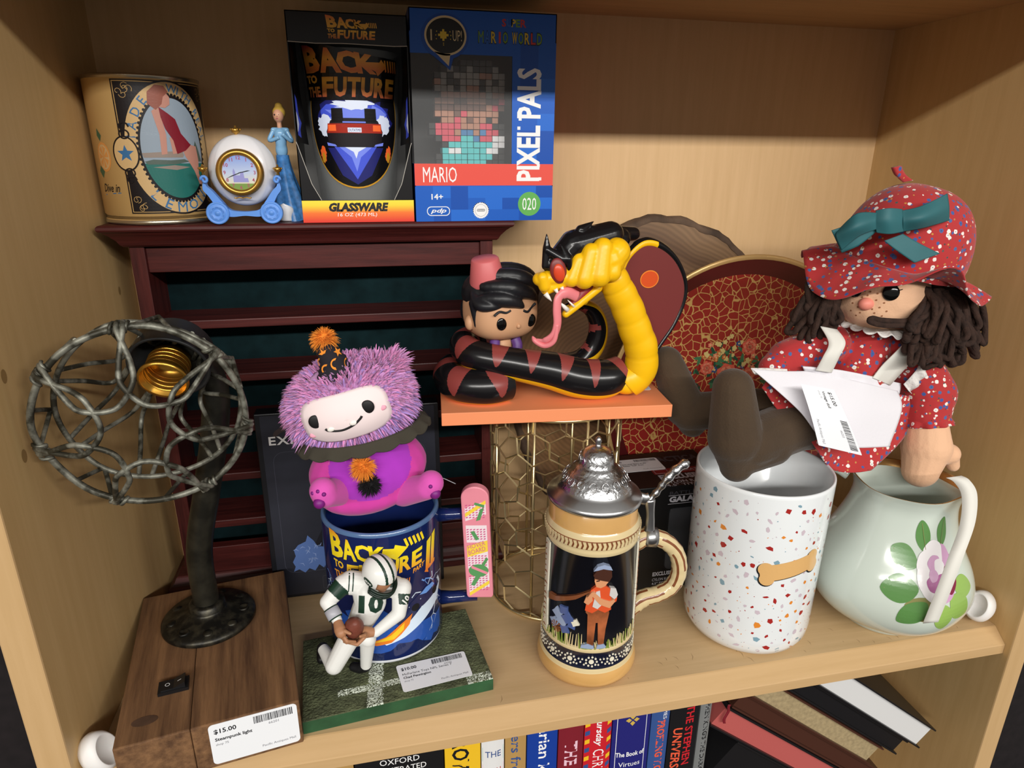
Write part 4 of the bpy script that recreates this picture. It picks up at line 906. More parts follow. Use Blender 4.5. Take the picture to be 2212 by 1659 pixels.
# head
cheek = [((35.14, 9.50, 31.09), .95, (37.64, 9.60, 32.03), 1.45), ((37.14, 9.10, 31.27), 1.0, (38.29, 9.50, 32.54), 1.1)]
for A, B, r in (((34.77, 8.95, 30.75), (35.32, 9.10, 32.10), .6), ((35.69, 8.75, 30.80), (36.18, 9.00, 32.63), .78), ((36.78, 8.65, 30.98), (37.07, 8.95, 32.95), .85), ((37.83, 8.80, 31.20), (37.99, 9.10, 32.77), .7)): cheek.append((A, r, B, r*.9))
cheek += [((32.45, 9.30, 30.76), .5, (34.80, 9.30, 30.93), .75), ((32.61, 9.00, 30.91), .42, (32.79, 9.10, 30.28), .45), ((32.99, 9.30, 30.00), .42, (34.56, 9.30, 30.63), .5), ((34.48, 9.00, 30.45), .2, (37.85, 9.00, 30.82), .22)]
paint(MB(), blob(cheek, .07, 3), 'snake_yellow').build('face', 'snake_yellow', sf)
crest = [((33.62, 9.70, 31.71), .8, (35.21, 10.00, 33.05), 1.15), ((35.21, 10.00, 33.05), 1.15, (38.19, 10.60, 33.66), 1.05), ((32.91, 9.40, 31.68), .28, (33.01, 9.50, 32.99), .3), ((33.01, 9.50, 32.99), .3, (32.98, 9.50, 33.97), .05), ((33.02, 9.40, 32.84), .3, (34.10, 9.10, 32.19), .45), ((34.65, 8.85, 31.21), .14, (34.47, 8.85, 32.22), .3), ((34.47, 8.85, 32.22), .3, (33.99, 9.20, 33.17), .1), ((35.63, 9.80, 34.16), .4, (36.66, 10.00, 34.75), .04), ((36.52, 10.00, 34.03), .45, (37.64, 10.40, 34.40), .04)]
paint(MB(), blob(crest, .06, 5), 'snake_black').build('head_crest', 'snake_black', sf)
e0 = Vector((33.71, 8.75, 31.42)); mb = MB()
mb.ell(e0, (.62, .22, .95), 'eye_brow', T=Matrix.Rotation(math.radians(-14), 3, 'Y')); mb.build('eye_socket', 'eye_brow', sf)
MB().ell(e0+Vector((.02, -.14, -.1)), (.42, .2, .66), 'eye_red', T=Matrix.Rotation(math.radians(-14), 3, 'Y')).build('eye', 'eye_red', sf)
jaw = [((37.10, 9.60, 29.90), .34, (35.66, 9.50, 28.82), .32), ((35.66, 9.50, 28.82), .32, (34.55, 9.30, 28.09), .3), ((36.56, 9.90, 30.22), .4, (36.08, 9.90, 28.96), .4)]
paint(MB(), blob(jaw, .06, 3), 'snake_yellow').build('lower_jaw', 'snake_yellow', sf)
paint(MB(), blob([((36.33, 9.90, 29.87), .55, (35.29, 9.70, 28.79), .4), ((34.29, 9.50, 30.02), .4, (36.39, 9.90, 30.12), .5)], .07, 4), 'mouth_red').build('mouth_lining', 'mouth_red', sf)
tg = spline([(35.36, 9.30, 29.39), (34.47, 8.90, 29.78), (33.79, 8.70, 29.50), (33.65, 8.60, 28.64), (33.72, 8.60, 27.59), (33.52, 8.70, 26.73), (32.94, 9.00, 26.18), (32.40, 9.40, 26.09)], 6)
MB().tube(tg, [(.42, .24)]*10+[(.34, .2)]*(len(tg)-16)+[(.26, .16)]*6, 'tongue_pink', 12).build('tongue', 'tongue_pink', sf)
tg2 = spline([(33.67, 8.55, 27.53), (33.51, 8.60, 26.29), (32.92, 8.90, 25.81), (32.30, 9.30, 26.05), (32.06, 9.50, 26.44)], 6); MB().tube(tg2, [.2]*(len(tg2)-4)+[.16, .12, .08, .03], 'tongue_pink', 10).build('tongue_fork', 'tongue_pink', sf)
for a, b, r in (((32.85, 9.00, 29.75), (33.30, 8.80, 29.19), .2), ((33.55, 8.80, 30.11), (33.75, 8.70, 29.71), .17), ((34.01, 8.80, 30.23), (34.16, 8.70, 29.90), .15), ((34.56, 8.90, 28.46), (33.87, 8.80, 29.14), .2), ((35.05, 8.90, 28.72), (34.53, 8.90, 29.23), .1)):
    a, b = Vector(a), Vector(b); MB().tube([a, a.lerp(b, .5), b], [r, r*.7, .02], 'fang_white', 10).build('fang', 'fang_white', sf)
# the boy in the coils
bo = Vector((30.44, 13.90, 27.58)); Fb = Vector((.27, -.963, 0)); Rb = Vector((.963, .27, 0)); Ub = Vector((0, 0, 1))
def loc(a, b, c): return bo+Rb*a+Fb*b+Ub*c       # right, front, up
def sp(v, e): return math.copysign(abs(v)**e, v)
def headfn(k=1.0, ex=.72):
    def f(u, v):
        th = math.pi*v; ph = 2*math.pi*u
        return loc(2.85*k*sp(math.sin(th), ex)*sp(math.cos(ph), ex), 2.55*k*sp(math.sin(th), ex)*sp(math.sin(ph), ex), 2.3*k*sp(math.cos(th), ex))
    return f
mb = MB(); mb.grid(headfn(), 56, 36, 'vinyl_skin', True, True)
mb.ell(loc(.35, 2.52, -.85), (.17, .17, .2), 'vinyl_skin', 12, 8)
mb.build('head', 'vinyl_skin', sf)
fe = lambda a, c: loc(a, 2.5 if abs(a) < 1.8 else 2.42, c)
for a in (-1.05, 1.55): MB().ell(loc(a, 2.42 if a < 1.2 else 2.3, -.55), (.44, .16, .52), 'gloss_black', T=Matrix((Rb, Fb, Ub)).transposed()).build('eye', 'gloss_black', sf)
for A in ([(-1.75, .15), (-1.3, .42), (-.75, .3), (-.35, .45)], [(.75, .35), (1.15, .2), (1.6, .5), (1.95, .75)]):
    MB().tube(spline([loc(a, 2.5 if a < 1.3 else 2.3, c) for a, c in A], 5), .1, 'vinyl_hair', 8).build('eyebrow', 'vinyl_hair', sf)
MB().ell(loc(-2.75, .2, -.75), (.4, .5, .62), 'vinyl_skin').build('ear', 'vinyl_skin', sf)
hi_ = [('e', loc(.0, -.4, 1.35), (2.95, 2.75, 2.0), None), ('e', loc(0, -1.2, -.2), (2.75, 1.7, 2.2), None), (loc(-2.65, .9, .9), .45, loc(-2.62, 1.05, -.9), .12), (loc(2.55, .9, .9), .45, loc(2.75, .9, -.1), .15)]
for A, w in (([(-2.3, 1.4, 1.3), (-1.1, 2.35, 1.35), (.0, 2.55, 1.1), (.75, 2.6, .6)], .55), ([(-2.0, 1.2, 2.2), (-.5, 2.2, 2.15), (1.2, 2.35, 1.7), (2.3, 1.8, .9)], .62), ([(-1.6, .6, 2.9), (.2, 1.6, 2.9), (1.8, 1.8, 2.3), (2.8, 1.2, 1.2)], .62), ([(-2.6, .5, 1.5), (-2.5, 1.4, .9), (-1.9, 2.1, .8), (-.9, 2.5, .9)], .42), ([(-1.2, -.3, 3.3), (.6, .7, 3.3), (2.2, .9, 2.7), (3.0, .4, 1.6)], .5)):
    q = spline([loc(*p) for p in A], 4)
    for i in range(len(q)-1):
        f0 = lambda j: w*math.sin(math.pi*min(1, (j+2.2)/(len(q)+1.4)))+.06
        hi_.append((q[i], f0(i), q[i+1], f0(i+1)))
paint(MB(), blob(hi_, .09, 3), 'vinyl_hair').build('hair', 'vinyl_hair', sf)
Tz = Matrix.Rotation(math.radians(-8), 3, 'Y') @ Matrix.Rotation(math.radians(8), 3, 'X')
MB().lathe([(0, -.4), (1.42, -.4), (1.42, 0), (1.08, 1.75), (1.0, 1.85), (0, 1.88)], Vector((29.35, 13.40, 29.98)), 36, 'fez_pink', T=Tz).build('fez', 'fez_pink', sf)
MB().tube([loc(0, .3, -2.0), loc(0, .3, -3.6)], [.75, .95], 'vinyl_skin', 20).build('chest', 'vinyl_skin', sf)
for s in (-1, 1): MB().tube(spline([loc(s*.9, .9, -2.3), loc(s*1.0, 1.15, -2.8), loc(s*.8, 1.35, -3.5)], 5), .42, 'collar_purple', 12).build('collar', 'collar_purple', sf)
price_label(sf, lambda u, v, d: (40.6+u*.98+v*.1, 12.2-u*.12+v*1.0, ZP+.01+d), 2.6, 4.0, '$18', ['Cobra'], '66230', shop=False)
# ================================================================== cage lamp on a wooden block
def patina(name, dark, light, scale, lo, hi, rough=.5, metal=.6, bump=.3):
    m = bpy.data.materials.new(name); m.use_nodes = True; nt = m.node_tree; b = nt.nodes['Principled BSDF']; b.inputs['Roughness'].default_value = rough; b.inputs['Metallic'].default_value = metal
    tc = nt.nodes.new('ShaderNodeTexCoord'); n = nt.nodes.new('ShaderNodeTexNoise'); n.inputs['Scale'].default_value = scale; n.inputs['Detail'].default_value = 6; nt.links.new(tc.outputs['Object'], n.inputs['Vector'])
    r = nt.nodes.new('ShaderNodeValToRGB'); r.color_ramp.elements[0].position = lo; r.color_ramp.elements[1].position = hi; r.color_ramp.elements[0].color = lin(dark); r.color_ramp.elements[1].color = lin(light)
    nt.links.new(n.outputs['Fac'], r.inputs[0]); nt.links.new(r.outputs[0], b.inputs['Base Color'])
    bp = nt.nodes.new('ShaderNodeBump'); bp.inputs['Strength'].default_value = bump; bp.inputs['Distance'].default_value = .001; nt.links.new(n.outputs['Fac'], bp.inputs['Height']); nt.links.new(bp.outputs[0], b.inputs['Normal']); MATS[name] = m
patina('aged_wire', (54, 52, 42), (142, 142, 130), 110, .42, .64, .5, .45); patina('dark_iron', (38, 37, 32), (66, 64, 54), 60, .4, .75, .38, .6, .15); patina('flange_iron', (30, 29, 26), (70, 66, 54), 130, .45, .7, .4, .6, .3)
mat('socket_black', (34, 35, 36), .5); mat('socket_brass', (200, 150, 62), .28, metal=.9); mat('socket_copper', (168, 110, 70), .35, metal=.8)
wood_mat('weathered_wood', (78, 54, 38), (136, 100, 68), 1.4, 'Y', .7, .2, bump=.6, contrast=(.32, .68), ring=10)
lc = (6.95, 7.9, 0.0)
lamp = thing('cage_lamp', lc, 'industrial cage lamp with curved pipe on a weathered wooden block', 'lamp')
RZ = math.radians(9.2); c9, s9 = math.cos(RZ), math.sin(RZ)
def blockpt(u, v, z): return (lc[0]+u*c9-v*s9, lc[1]+u*s9+v*c9, z)        # u across, v back
mb = MB(); rg = random.Random(12)
for a, b in ((-5.65, -1.2), (-1.17, 5.65)): mb.box((lc[0]+a, lc[1]-8.1, .02), (lc[0]+b, lc[1]+8.1, 3.75-.02*rg.random()), 'weathered_wood', .1)
o = mb.build('wooden_block', 'weathered_wood', lamp); o.rotation_euler.z = RZ
mat('knot', (74, 52, 38), .7, noise=(60, .5))
k = MB(); k.flat(tri2d(disc2d(-4.0, -6.3, .8, .42, 20)), lambda u, v: blockpt(u, v, 3.765), 'knot'); k.build('wood_knot', 'knot', lamp, recalc=False)
price_label(lamp, lambda u, v, d: blockpt(-.15+u, -8.1-d-.004, .28+v), 5.6, 3.35, '$15.00', ['Steampunk light'], '66201', r=.3)
mat('switch_black', (20, 20, 22), .35)
sw = MB(); sp0 = [blockpt(-3.4+a, -4.35+b, z) for a, b, z in ((0, 0, 3.75), (1.95, 0, 3.75), (1.95, 1.2, 3.75), (0, 1.2, 3.75), (0, 0, 4.0), (1.95, 0, 4.0), (1.95, 1.2, 4.0), (0, 1.2, 4.0))]
sw.mesh(sp0, [(0, 1, 2, 3), (4, 5, 6, 7), (0, 1, 5, 4), (1, 2, 6, 5), (2, 3, 7, 6), (3, 0, 4, 7)], 'switch_black'); swo = sw.build('switch_frame', 'switch_black', lamp)
sw = MB(); rk = lambda u, v, z: blockpt(-3.4+u, -4.35+v, z)
sw.mesh([rk(.2, .12, 3.98), rk(1.75, .12, 3.98), rk(1.75, 1.08, 3.98), rk(.2, 1.08, 3.98), rk(.2, .12, 4.08), rk(1.0, .12, 4.1), rk(1.75, .12, 4.42), rk(.2, 1.08, 4.08), rk(1.0, 1.08, 4.1), rk(1.75, 1.08, 4.42)], [(4, 5, 8, 7), (5, 6, 9, 8), (0, 1, 6, 5, 4), (3, 2, 9, 8, 7), (0, 3, 7, 4), (1, 2, 9, 6), (0, 1, 2, 3)], 'switch_black')
sw.flat(line2d(disc2d(.6, .6, .14, n=16), .035, True), lambda u, v: rk(u, v, 4.11), 'print_white'); sw.flat(tri2d(rect2d(1.25, .58, 1.5, .62)), lambda u, v: rk(u, v, 4.1+.43*(u-1.0)+.015), 'print_white')
sw.build('rocker', 'switch_black', swo, recalc=False)
fc = Vector((6.1, 11.0, 3.75))
mb = MB(); mb.lathe([(0, .02), (3.4, .02), (3.52, .15), (3.5, .4), (3.3, .6), (2.4, .8), (1.9, 1.0), (1.45, 1.1), (1.35, 1.3), (1.32, 1.75), (1.15, 1.85), (.9, 1.9), (0, 1.9)], fc, 56, 'flange_iron')
for q in range(9):
    a = q*2*math.pi/9; mb.lathe([(0, -.1), (.42, -.05), (.45, .1), (.3, .14), (.22, .05), (0, .05)] if q % 3 == 0 else [(0, -.1), (.5, -.1), (.3, .08), (0, .14)], fc+Vector((2.65*math.cos(a), 2.65*math.sin(a), .72)), 14, 'flange_iron')
mb.build('floor_flange', 'flange_iron', lamp)
cup_c = Vector((7.42, 8.20, 26.67)); ring_c = Vector((6.61, 3.40, 24.22)); ax = Vector((-.06, -.86, -.4)).normalized(); axr = Vector((.1, -.99, -.06)).normalized()
pp = spline([fc+Vector((0, 0, 1.5)), Vector((6.25, 10.80, 10.25)), Vector((7.49, 10.70, 15.38)), Vector((8.53, 10.60, 19.49)), Vector((9.10, 10.50, 22.73)), Vector((8.87, 10.30, 24.89)), cup_c-ax*1.8], 10)
MB().tube(pp, .95, 'dark_iron', 28).build('curved_pipe', 'dark_iron', lamp)
Tc = ax.to_track_quat('Z', 'Y').to_matrix()
MB().lathe([(0, -2.2), (1.2, -2.2), (1.9, -1.6), (2.35, -1.0), (2.42, 1.0), (2.5, 1.05), (2.5, 1.2), (2.35, 1.22), (2.25, 1.0), (2.1, -.9), (0, -1.0)], cup_c, 48, 'socket_black', T=Tc).build('socket_cup', 'socket_black', lamp)
sc_ = cup_c+ax*.35+Vector((-.35, 0, -.6))
mb = MB(); mb.lathe([(1.4, 1.25), (1.55, 1.2), (1.55, 1.0), (1.34, .9), (1.3, -.2), (1.25, -1.0), (0, -1.0)], sc_, 44, 'socket_brass', T=Tc)
for q in range(4): mb.lathe([(1.33, .75-q*.35), (1.22, .65-q*.35), (1.33, .55-q*.35)], sc_, 44, 'socket_brass', T=Tc)
mb.build('bulb_socket', 'socket_brass', lamp, recalc=False)
MB().lathe([(0, .1), (.42, .05), (.5, -.1), (.5, -.3)], sc_-ax*.7, 24, 'socket_copper', T=Tc).build('socket_contact', 'socket_copper', lamp)
Tr = axr.to_track_quat('Z', 'Y').to_matrix(); ex = Tr @ Vector((1, 0, 0)); ey = Tr @ Vector((0, 1, 0))
def cp(r, a, h): return ring_c+ex*(r*math.cos(a))+ey*(r*math.sin(a))+axr*h
R1, R2, H2 = 5.75, 5.3, -2.3; rg = random.Random(31)
def cring(name, r, h, rad):
    w = [rg.uniform(-.12, .12) for _ in range(14)]
    MB().tube(spline([cp(r+w[q], 2*math.pi*q/14, h+w[-q]) for q in range(14)], 6, True), rad, 'aged_wire', 10, closed=True).build(name, 'aged_wire', lamp)
cring('cage_ring', R1, 0, .2); cring('cage_ring', R2, H2, .17)
NP = 7
for q in range(NP):
    a = 2*math.pi*(q+.28)/NP; da = .42+rg.uniform(-.03, .03); u = cp(1, a, 0)-ring_c; t = cp(1, a+math.pi/2, 0)-ring_c
    P = [cp(R1+.25, a-da, -.1), cp(R1*.98, a-da, .5)]
    P += [ring_c+u*(R1*.6)-t*2.0+axr*1.4, ring_c+u*(R1*.44)-t*1.5+axr*1.95, ring_c+u*(R1*.32)+axr*2.1, ring_c+u*(R1*.44)+t*1.5+axr*1.95, ring_c+u*(R1*.6)+t*2.0+axr*1.4]
    P += [cp(R1*.98, a+da, .5), cp(R1+.25, a+da, -.1)]
    P = [P[0]-u*.45-axr*.25]+P+[P[-1]-u*.45-axr*.25]
    MB().tube(spline(P, 7), .165, 'aged_wire', 9).build('cage_wire', 'aged_wire', lamp)
    for s in (-1, 1):
        c0 = cp(R1, a+s*da, 0); tdir = cp(1, a+s*da+math.pi/2, 0)-ring_c; nrm = (c0-ring_c).normalized()
        MB().tube([c0+(nrm*math.cos(.55*w)+axr*math.sin(.55*w))*.3+tdir*(.05*w-.3) for w in range(18)], .1, 'aged_wire', 7).build('wire_wrap', 'aged_wire', lamp)
    b = 2*math.pi*(q+.5)/NP
    MB().tube(spline([cp(R1, b-.2, 0), cp(R2+.3, b-.02, H2-.15), cp(R2+.3, b+.02, H2-.15), cp(R1, b+.2, 0)], 6), .14, 'aged_wire', 8).build('cage_strut', 'aged_wire', lamp)
    bk = [cp(R2, b-.38, H2), cp(R2*.78, b-.3, H2-1.7), cp(R2*.52, b-.12, H2-3.4)]; cc2 = cup_c+(cp(2.35, b, 0)-ring_c)+ax*.6
    bk += [cc2, cp(R2*.52, b+.12, H2-3.4), cp(R2*.78, b+.3, H2-1.7), cp(R2, b+.38, H2)]
    MB().tube(spline(bk, 7), .15, 'aged_wire', 8).build('back_wire', 'aged_wire', lamp)
# ================================================================== lidded stein
def cylmap(c, rad, ph0, off):
    """(s, z) -> point on a turned surface; s is arc length from azimuth ph0 (deg), rad(z) its radius"""
    def f(s, v, d=0.0):
        r = rad(v); a = math.radians(ph0)+s/r; r += off+d; return (c[0]+r*math.cos(a), c[1]+r*math.sin(a), c[2]+v)
    return f
def radf(prof):
    def f(z):
        for (r0, z0), (r1, z1) in zip(prof, prof[1:]):
            if z0 <= z <= z1: return r0+(r1-r0)*(z-z0)/max(1e-6, z1-z0)
        return prof[-1][0] if z > prof[-1][1] else prof[0][0]
    return f
def relief(mb, poly, fn, h, key, ml=.35):
    t = tri2d(poly, ml); mb.flat(t, lambda u, v: fn(u, v, h), key); n = len(poly)
    a = [mb.pt(fn(p[0], p[1], 0)) for p in poly]; b = [mb.pt(fn(p[0], p[1], h)) for p in poly]
    for i in range(n): mb.face((a[i], a[(i+1) % n], b[(i+1) % n], b[i]), key)
mat('stein_gold', (206, 160, 96), .18, coat=.6, noise=(20, .12)); mat('stein_cream', (216, 196, 150), .25, coat=.5); mat('stein_black', (14, 14, 20), .2, spec=.35, coat=.12); mat('stein_brown', (128, 74, 44), .3, coat=.4)
mat('stein_navy', (20, 24, 44), .2, coat=.15); mat('stein_white', (230, 224, 204), .25, coat=.5); mat('st_skin', (214, 150, 108), .3, coat=.5); mat('st_orange', (216, 84, 44), .3, coat=.5); mat('st_shirt', (206, 202, 200), .3, coat=.5); mat('st_green', (130, 148, 66), .3, coat=.5); mat('st_blue', (78, 96, 150), .3, coat=.5); mat('st_trouser', (150, 84, 50), .3, coat=.5, noise=(70, .5)); mat('st_bluegrey', (150, 165, 195), .3, coat=.5); mat('st_hair', (70, 40, 30), .35, coat=.4)
mat('pewter', (205, 206, 208), .25, metal=1.0, bump=(320, .3)); mat('pewter_smooth', (195, 196, 198), .3, metal=1.0, bump=(40, .15))
stc = (36.05, 5.2, 0.0)
stein = thing('beer_stein', stc, 'lidded ceramic beer stein with a man blowing a long horn in relief', 'stein')
sprof = [(0, .04), (3.6, .04), (3.9, .2), (4.05, .6), (4.0, 1.1), (3.86, 1.45), (3.8, 1.55), (3.82, 1.7), (3.74, 1.8), (3.7, 3.3), (3.76, 3.4), (3.74, 3.6), (3.62, 3.75), (3.5, 11.7), (3.58, 11.85), (3.6, 12.1), (3.55, 12.2), (3.62, 12.35), (3.62, 13.05), (3.55, 13.15), (3.55, 13.3), (3.42, 13.45), (3.36, 13.6), (3.32, 14.9), (3.2, 15.0), (3.0, 14.9), (3.0, .6), (0, .6)]
skey = lambda i: 'stein_gold' if i < 5 else 'stein_cream' if i < 8 else 'stein_navy' if i < 9 else 'stein_cream' if i < 12 else 'stein_black' if i < 13 else 'stein_cream' if i < 17 else 'stein_brown' if i < 18 else 'stein_cream' if i < 21 else 'stein_gold' if i < 23 else 'stein_cream'
mb = MB(); mb.lathe(sprof, stc, 120, mf=skey); srad = radf([p for p in sprof[1:24]])
sm = cylmap(stc, srad, -103, .0)
for k in range(64):        # rope band
    s = -3.62*math.pi+k*2*math.pi*3.62/64; relief(mb, [(s, 12.42), (s+.22, 12.42), (s+.3, 12.7), (s+.22, 12.98), (s, 12.98), (s+.1, 12.7)], cylmap(stc, srad, -103, .01), .07, 'stein_cream')
for k in range(14):        # bead flowers on the lower band
    s = -3.7*math.pi+k*2*math.pi*3.7/14; f = cylmap(stc, srad, -103, .012)
    relief(mb, disc2d(s, 2.55, .2, n=12), f, .06, 'stein_white')
    for q in range(9): a = q*2*math.pi/9; relief(mb, disc2d(s+.42*math.cos(a), 2.55+.42*math.sin(a), .085, n=8), f, .05, 'stein_white')
    for q in range(5): a = s+.55+q*.14; relief(mb, disc2d(a, 2.55+(.28 if q % 2 else -.1)-.1*abs(q-2), .075, n=8), f, .05, 'stein_white')
rg = random.Random(17)
for k in range(150):       # grass along the foot of the picture
    s = rg.uniform(-8, 8); z = 3.7; hh = rg.uniform(.3, .75)+(.75 if -3.4 < s < -.8 else .35*(s > 1.8)); q = rg.uniform(-.15, .15)
    relief(mb, [(s-.06, z), (s+.06, z), (s+q+.02, z+hh), (s+q-.02, z+hh)], cylmap(stc, srad, -103, .012+.0005*k), .05, rg.choice(('st_green', 'stein_cream', 'stein_cream')) if hh > .55 else 'st_green')
f = cylmap(stc, srad, -103, .015); ox = .15
def rl(p, h, key): relief(mb, [(ox+a, b) for a, b in p], f, h, key)
rl([(-.55, 4.1), (-.6, 6.9), (-.75, 7.1), (-.7, 7.6), (.85, 7.6), (.95, 7.0), (.75, 5.6), (.65, 4.1), (.25, 4.1), (.15, 6.2), (.0, 6.2), (-.1, 4.1)], .2, 'st_trouser')
rl([(-1.0, 3.85), (-.95, 4.1), (-.5, 4.3), (-.05, 4.1), (-.05, 3.85)], .24, 'st_bluegrey'); rl([(.15, 3.85), (.2, 4.2), (.65, 4.25), (.85, 4.0), (.8, 3.85)], .24, 'st_bluegrey')
rl([(-.8, 7.3), (-.7, 8.2), (-.45, 9.1), (-.1, 9.45), (.6, 9.4), (1.05, 9.0), (1.0, 8.0), (1.05, 7.3), (.6, 7.1), (.1, 7.4), (-.3, 7.1)], .26, 'st_orange')
rl([(-.3, 7.7), (-.1, 9.0), (.15, 9.1), (.3, 7.8), (.05, 7.5)], .3, 'st_shirt'); rl([(.85, 8.6), (.9, 9.25), (1.3, 9.1), (1.5, 8.5), (1.3, 8.1)], .3, 'st_shirt'); rl([(1.0, 8.05), (1.45, 8.3), (1.4, 7.95), (1.0, 7.8)], .31, 'st_orange')
rl([(1.3, 8.0), (.9, 7.5), (.2, 7.9), (-.4, 8.7), (-.25, 9.0), (.3, 8.4), (.9, 8.1), (1.2, 8.2)], .33, 'st_skin'); rl([(-.9, 8.0), (-.75, 8.5), (-.35, 8.6), (-.3, 8.2), (-.6, 7.8)], .28, 'st_skin')
for q in range(4): rl(disc2d(-.5+.07*q, 8.55+.13*q, .17, .1, 8), .38+.01*q, 'st_skin')
rl([(-.1, 9.4), (-.25, 9.9), (-.15, 10.35), (.25, 10.6), (.7, 10.4), (.8, 9.9), (.5, 9.45), (.2, 9.3)], .28, 'st_skin'); rl([(-.2, 10.1), (-.1, 10.5), (.3, 10.55), (.65, 10.2), (.75, 9.8), (.95, 10.2), (.9, 10.7), (.4, 10.95), (-.1, 10.85), (-.35, 10.4)], .32, 'st_hair')
rl([(-.35, 10.75), (-.1, 11.15), (.35, 11.3), (.8, 11.1), (.95, 10.75), (.3, 10.95)], .34, 'st_bluegrey'); rl([(-.12, 9.85), (.1, 9.9), (.1, 10.0), (-.12, 9.95)], .3, 'st_hair')
rl([(-.45, 8.9), (-.3, 9.1), (-1.6, 8.35), (-3.2, 7.6), (-3.9, 7.5), (-3.95, 6.9), (-3.1, 7.2), (-1.5, 8.05)], .2, 'stein_brown')
for a, b, r, key in ((-2.55, 5.7, .5, 'st_bluegrey'), (-2.1, 6.1, .42, 'st_blue'), (-3.0, 6.2, .4, 'st_bluegrey'), (-1.75, 5.6, .35, 'st_blue'), (-2.4, 6.7, .38, 'st_blue'), (-1.5, 5.9, .3, 'stein_white'), (-3.3, 5.2, .42, 'st_bluegrey'), (-2.3, 5.0, .36, 'st_blue')):
    rl(rot2(star2d(a, b, r*1.25, r*.8, 4), rg.uniform(0, 2), a, b), .12+rg.uniform(0, .08), key)
for q in range(10): a = q*.63; rl([(-3.1, 4.9), (-3.1+.5*math.cos(a), 4.9+.5*math.sin(a)), (-3.1+.5*math.cos(a+.3), 4.9+.5*math.sin(a+.3))], .14, 'stein_brown')
for side in (-1, 1):       # birch trunks framing the panel
    s0 = 4.6*side; rl([(s0-.4, 3.8), (s0+.45, 3.8), (s0+.3, 7), (s0+.4, 11.6), (s0-.35, 11.6), (s0-.28, 7)], .14, 'stein_white')
    for q in range(16): z = 4+q*.48; rl([(s0-.3, z), (s0+rg.uniform(-.1, .3), z+.08), (s0-.05, z+.2)], .17, 'stein_brown')
mb.build('stein_body', 'stein_cream', stein, recalc=False)
# handle
hp = spline([(39.16, 5.00, 10.21), (40.43, 4.90, 10.87), (41.82, 4.70, 10.57), (43.00, 4.60, 9.37), (43.44, 4.60, 7.66), (43.03, 4.70, 6.14), (41.84, 4.80, 5.39), (40.61, 4.90, 5.09), (39.58, 5.00, 4.27)], 8)
mb = MB(); n = 20; Nh = len(hp)
rr = [.78-.14*math.sin(math.pi*i/(Nh-1))+.02*math.sin(i*1.7) for i in range(Nh)]
mb.tube(hp, rr, None, n, mf=lambda i, k: 'stein_brown' if k % 3 == 0 and (i+k*5) % 23 > 5 else 'stein_cream'); mb.build('handle', 'stein_cream', stein)
# pewter lid
lt = Matrix.Rotation(math.radians(1.5), 3, 'Y'); lz = (36.05, 5.2, 15.0)
lid = MB().lathe([(0, .0), (3.3, .0), (3.45, -.12), (3.55, -.1), (3.62, .15), (3.5, .35), (2.95, .75), (2.75, .95), (2.7, 1.1), (2.45, 1.5), (2.1, 1.9), (1.72, 2.2), (1.66, 2.35), (1.5, 2.5), (1.32, 2.65), (1.3, 3.0), (1.18, 3.4), (.9, 3.75), (.45, 3.95), (.25, 4.02), (.2, 4.2), (.26, 4.4), (.22, 4.6), (.1, 4.75), (0, 4.78)], lz, 64, mf=lambda i: 'pewter_smooth' if i < 7 or i > 17 else 'pewter', T=lt).build('lid', 'pewter', stein)
mb = MB()
for q in range(16):
    a = q*2*math.pi/16
    mb.tube([Vector(lz)+Vector(((2.35+.28*math.cos(w*.6)*(1-w*.05))*math.cos(a+.12*math.sin(w*.6)), (2.35+.28*math.cos(w*.6)*(1-w*.05))*math.sin(a+.12*math.sin(w*.6)), 1.72-.36*math.cos(w*.6)*(1-w*.05))) for w in range(11)], .035, 'pewter', 6)
    mb.tube([Vector(lz)+Vector(((1.32-.12*w/4)*math.cos(a+.15*math.sin(w)), (1.32-.12*w/4)*math.sin(a+.15*math.sin(w)), 2.7+.2*w)) for w in range(5)], .035, 'pewter', 6)
mb.build('lid_scrollwork', 'pewter', lid)
mb = MB(); hg = [(39.24, 5.20, 14.53), (40.10, 5.00, 14.23), (40.51, 4.90, 14.32)]
mb.tube(spline(hg, 5), [(.5, .28)]*11, 'pewter_smooth', 12); mb.build('lid_hinge', 'pewter_smooth', stein)
MB().tube(spline([(40.51, 4.90, 14.24), (40.63, 4.80, 12.78), (40.64, 4.75, 11.35)], 5), [(.42, .3), (.45, .3), (.4, .28), (.36, .26), (.34, .25), (.34, .25), (.36, .25), (.38, .25), (.4, .26), (.45, .28), (.5, .3)], 'pewter_smooth', 12).build('strap', 'pewter_smooth', stein)
hc = hp[11]; hdv = (hp[12]-hp[10]).normalized()
MB().lathe([(.66, -.5), (.78, -.5), (.8, 0), (.78, .5), (.66, .5)], hp[10], 28, 'pewter_smooth', T=hdv.to_track_quat('Z', 'Y').to_matrix()).build('clamp_band', 'pewter_smooth', stein)
tl_ = spline([(40.44, 4.90, 14.16), (41.03, 4.80, 14.88), (41.60, 4.60, 15.95), (42.31, 4.50, 16.80), (43.19, 4.40, 17.46)], 8)
MB().tube(tl_, [(.26+.045*math.sin(i*1.15)+(.1 if i > 14 else 0))*(1 if i < len(tl_)-2 else .6) for i in range(len(tl_))], 'pewter', 12).build('thumb_lever', 'pewter', stein)

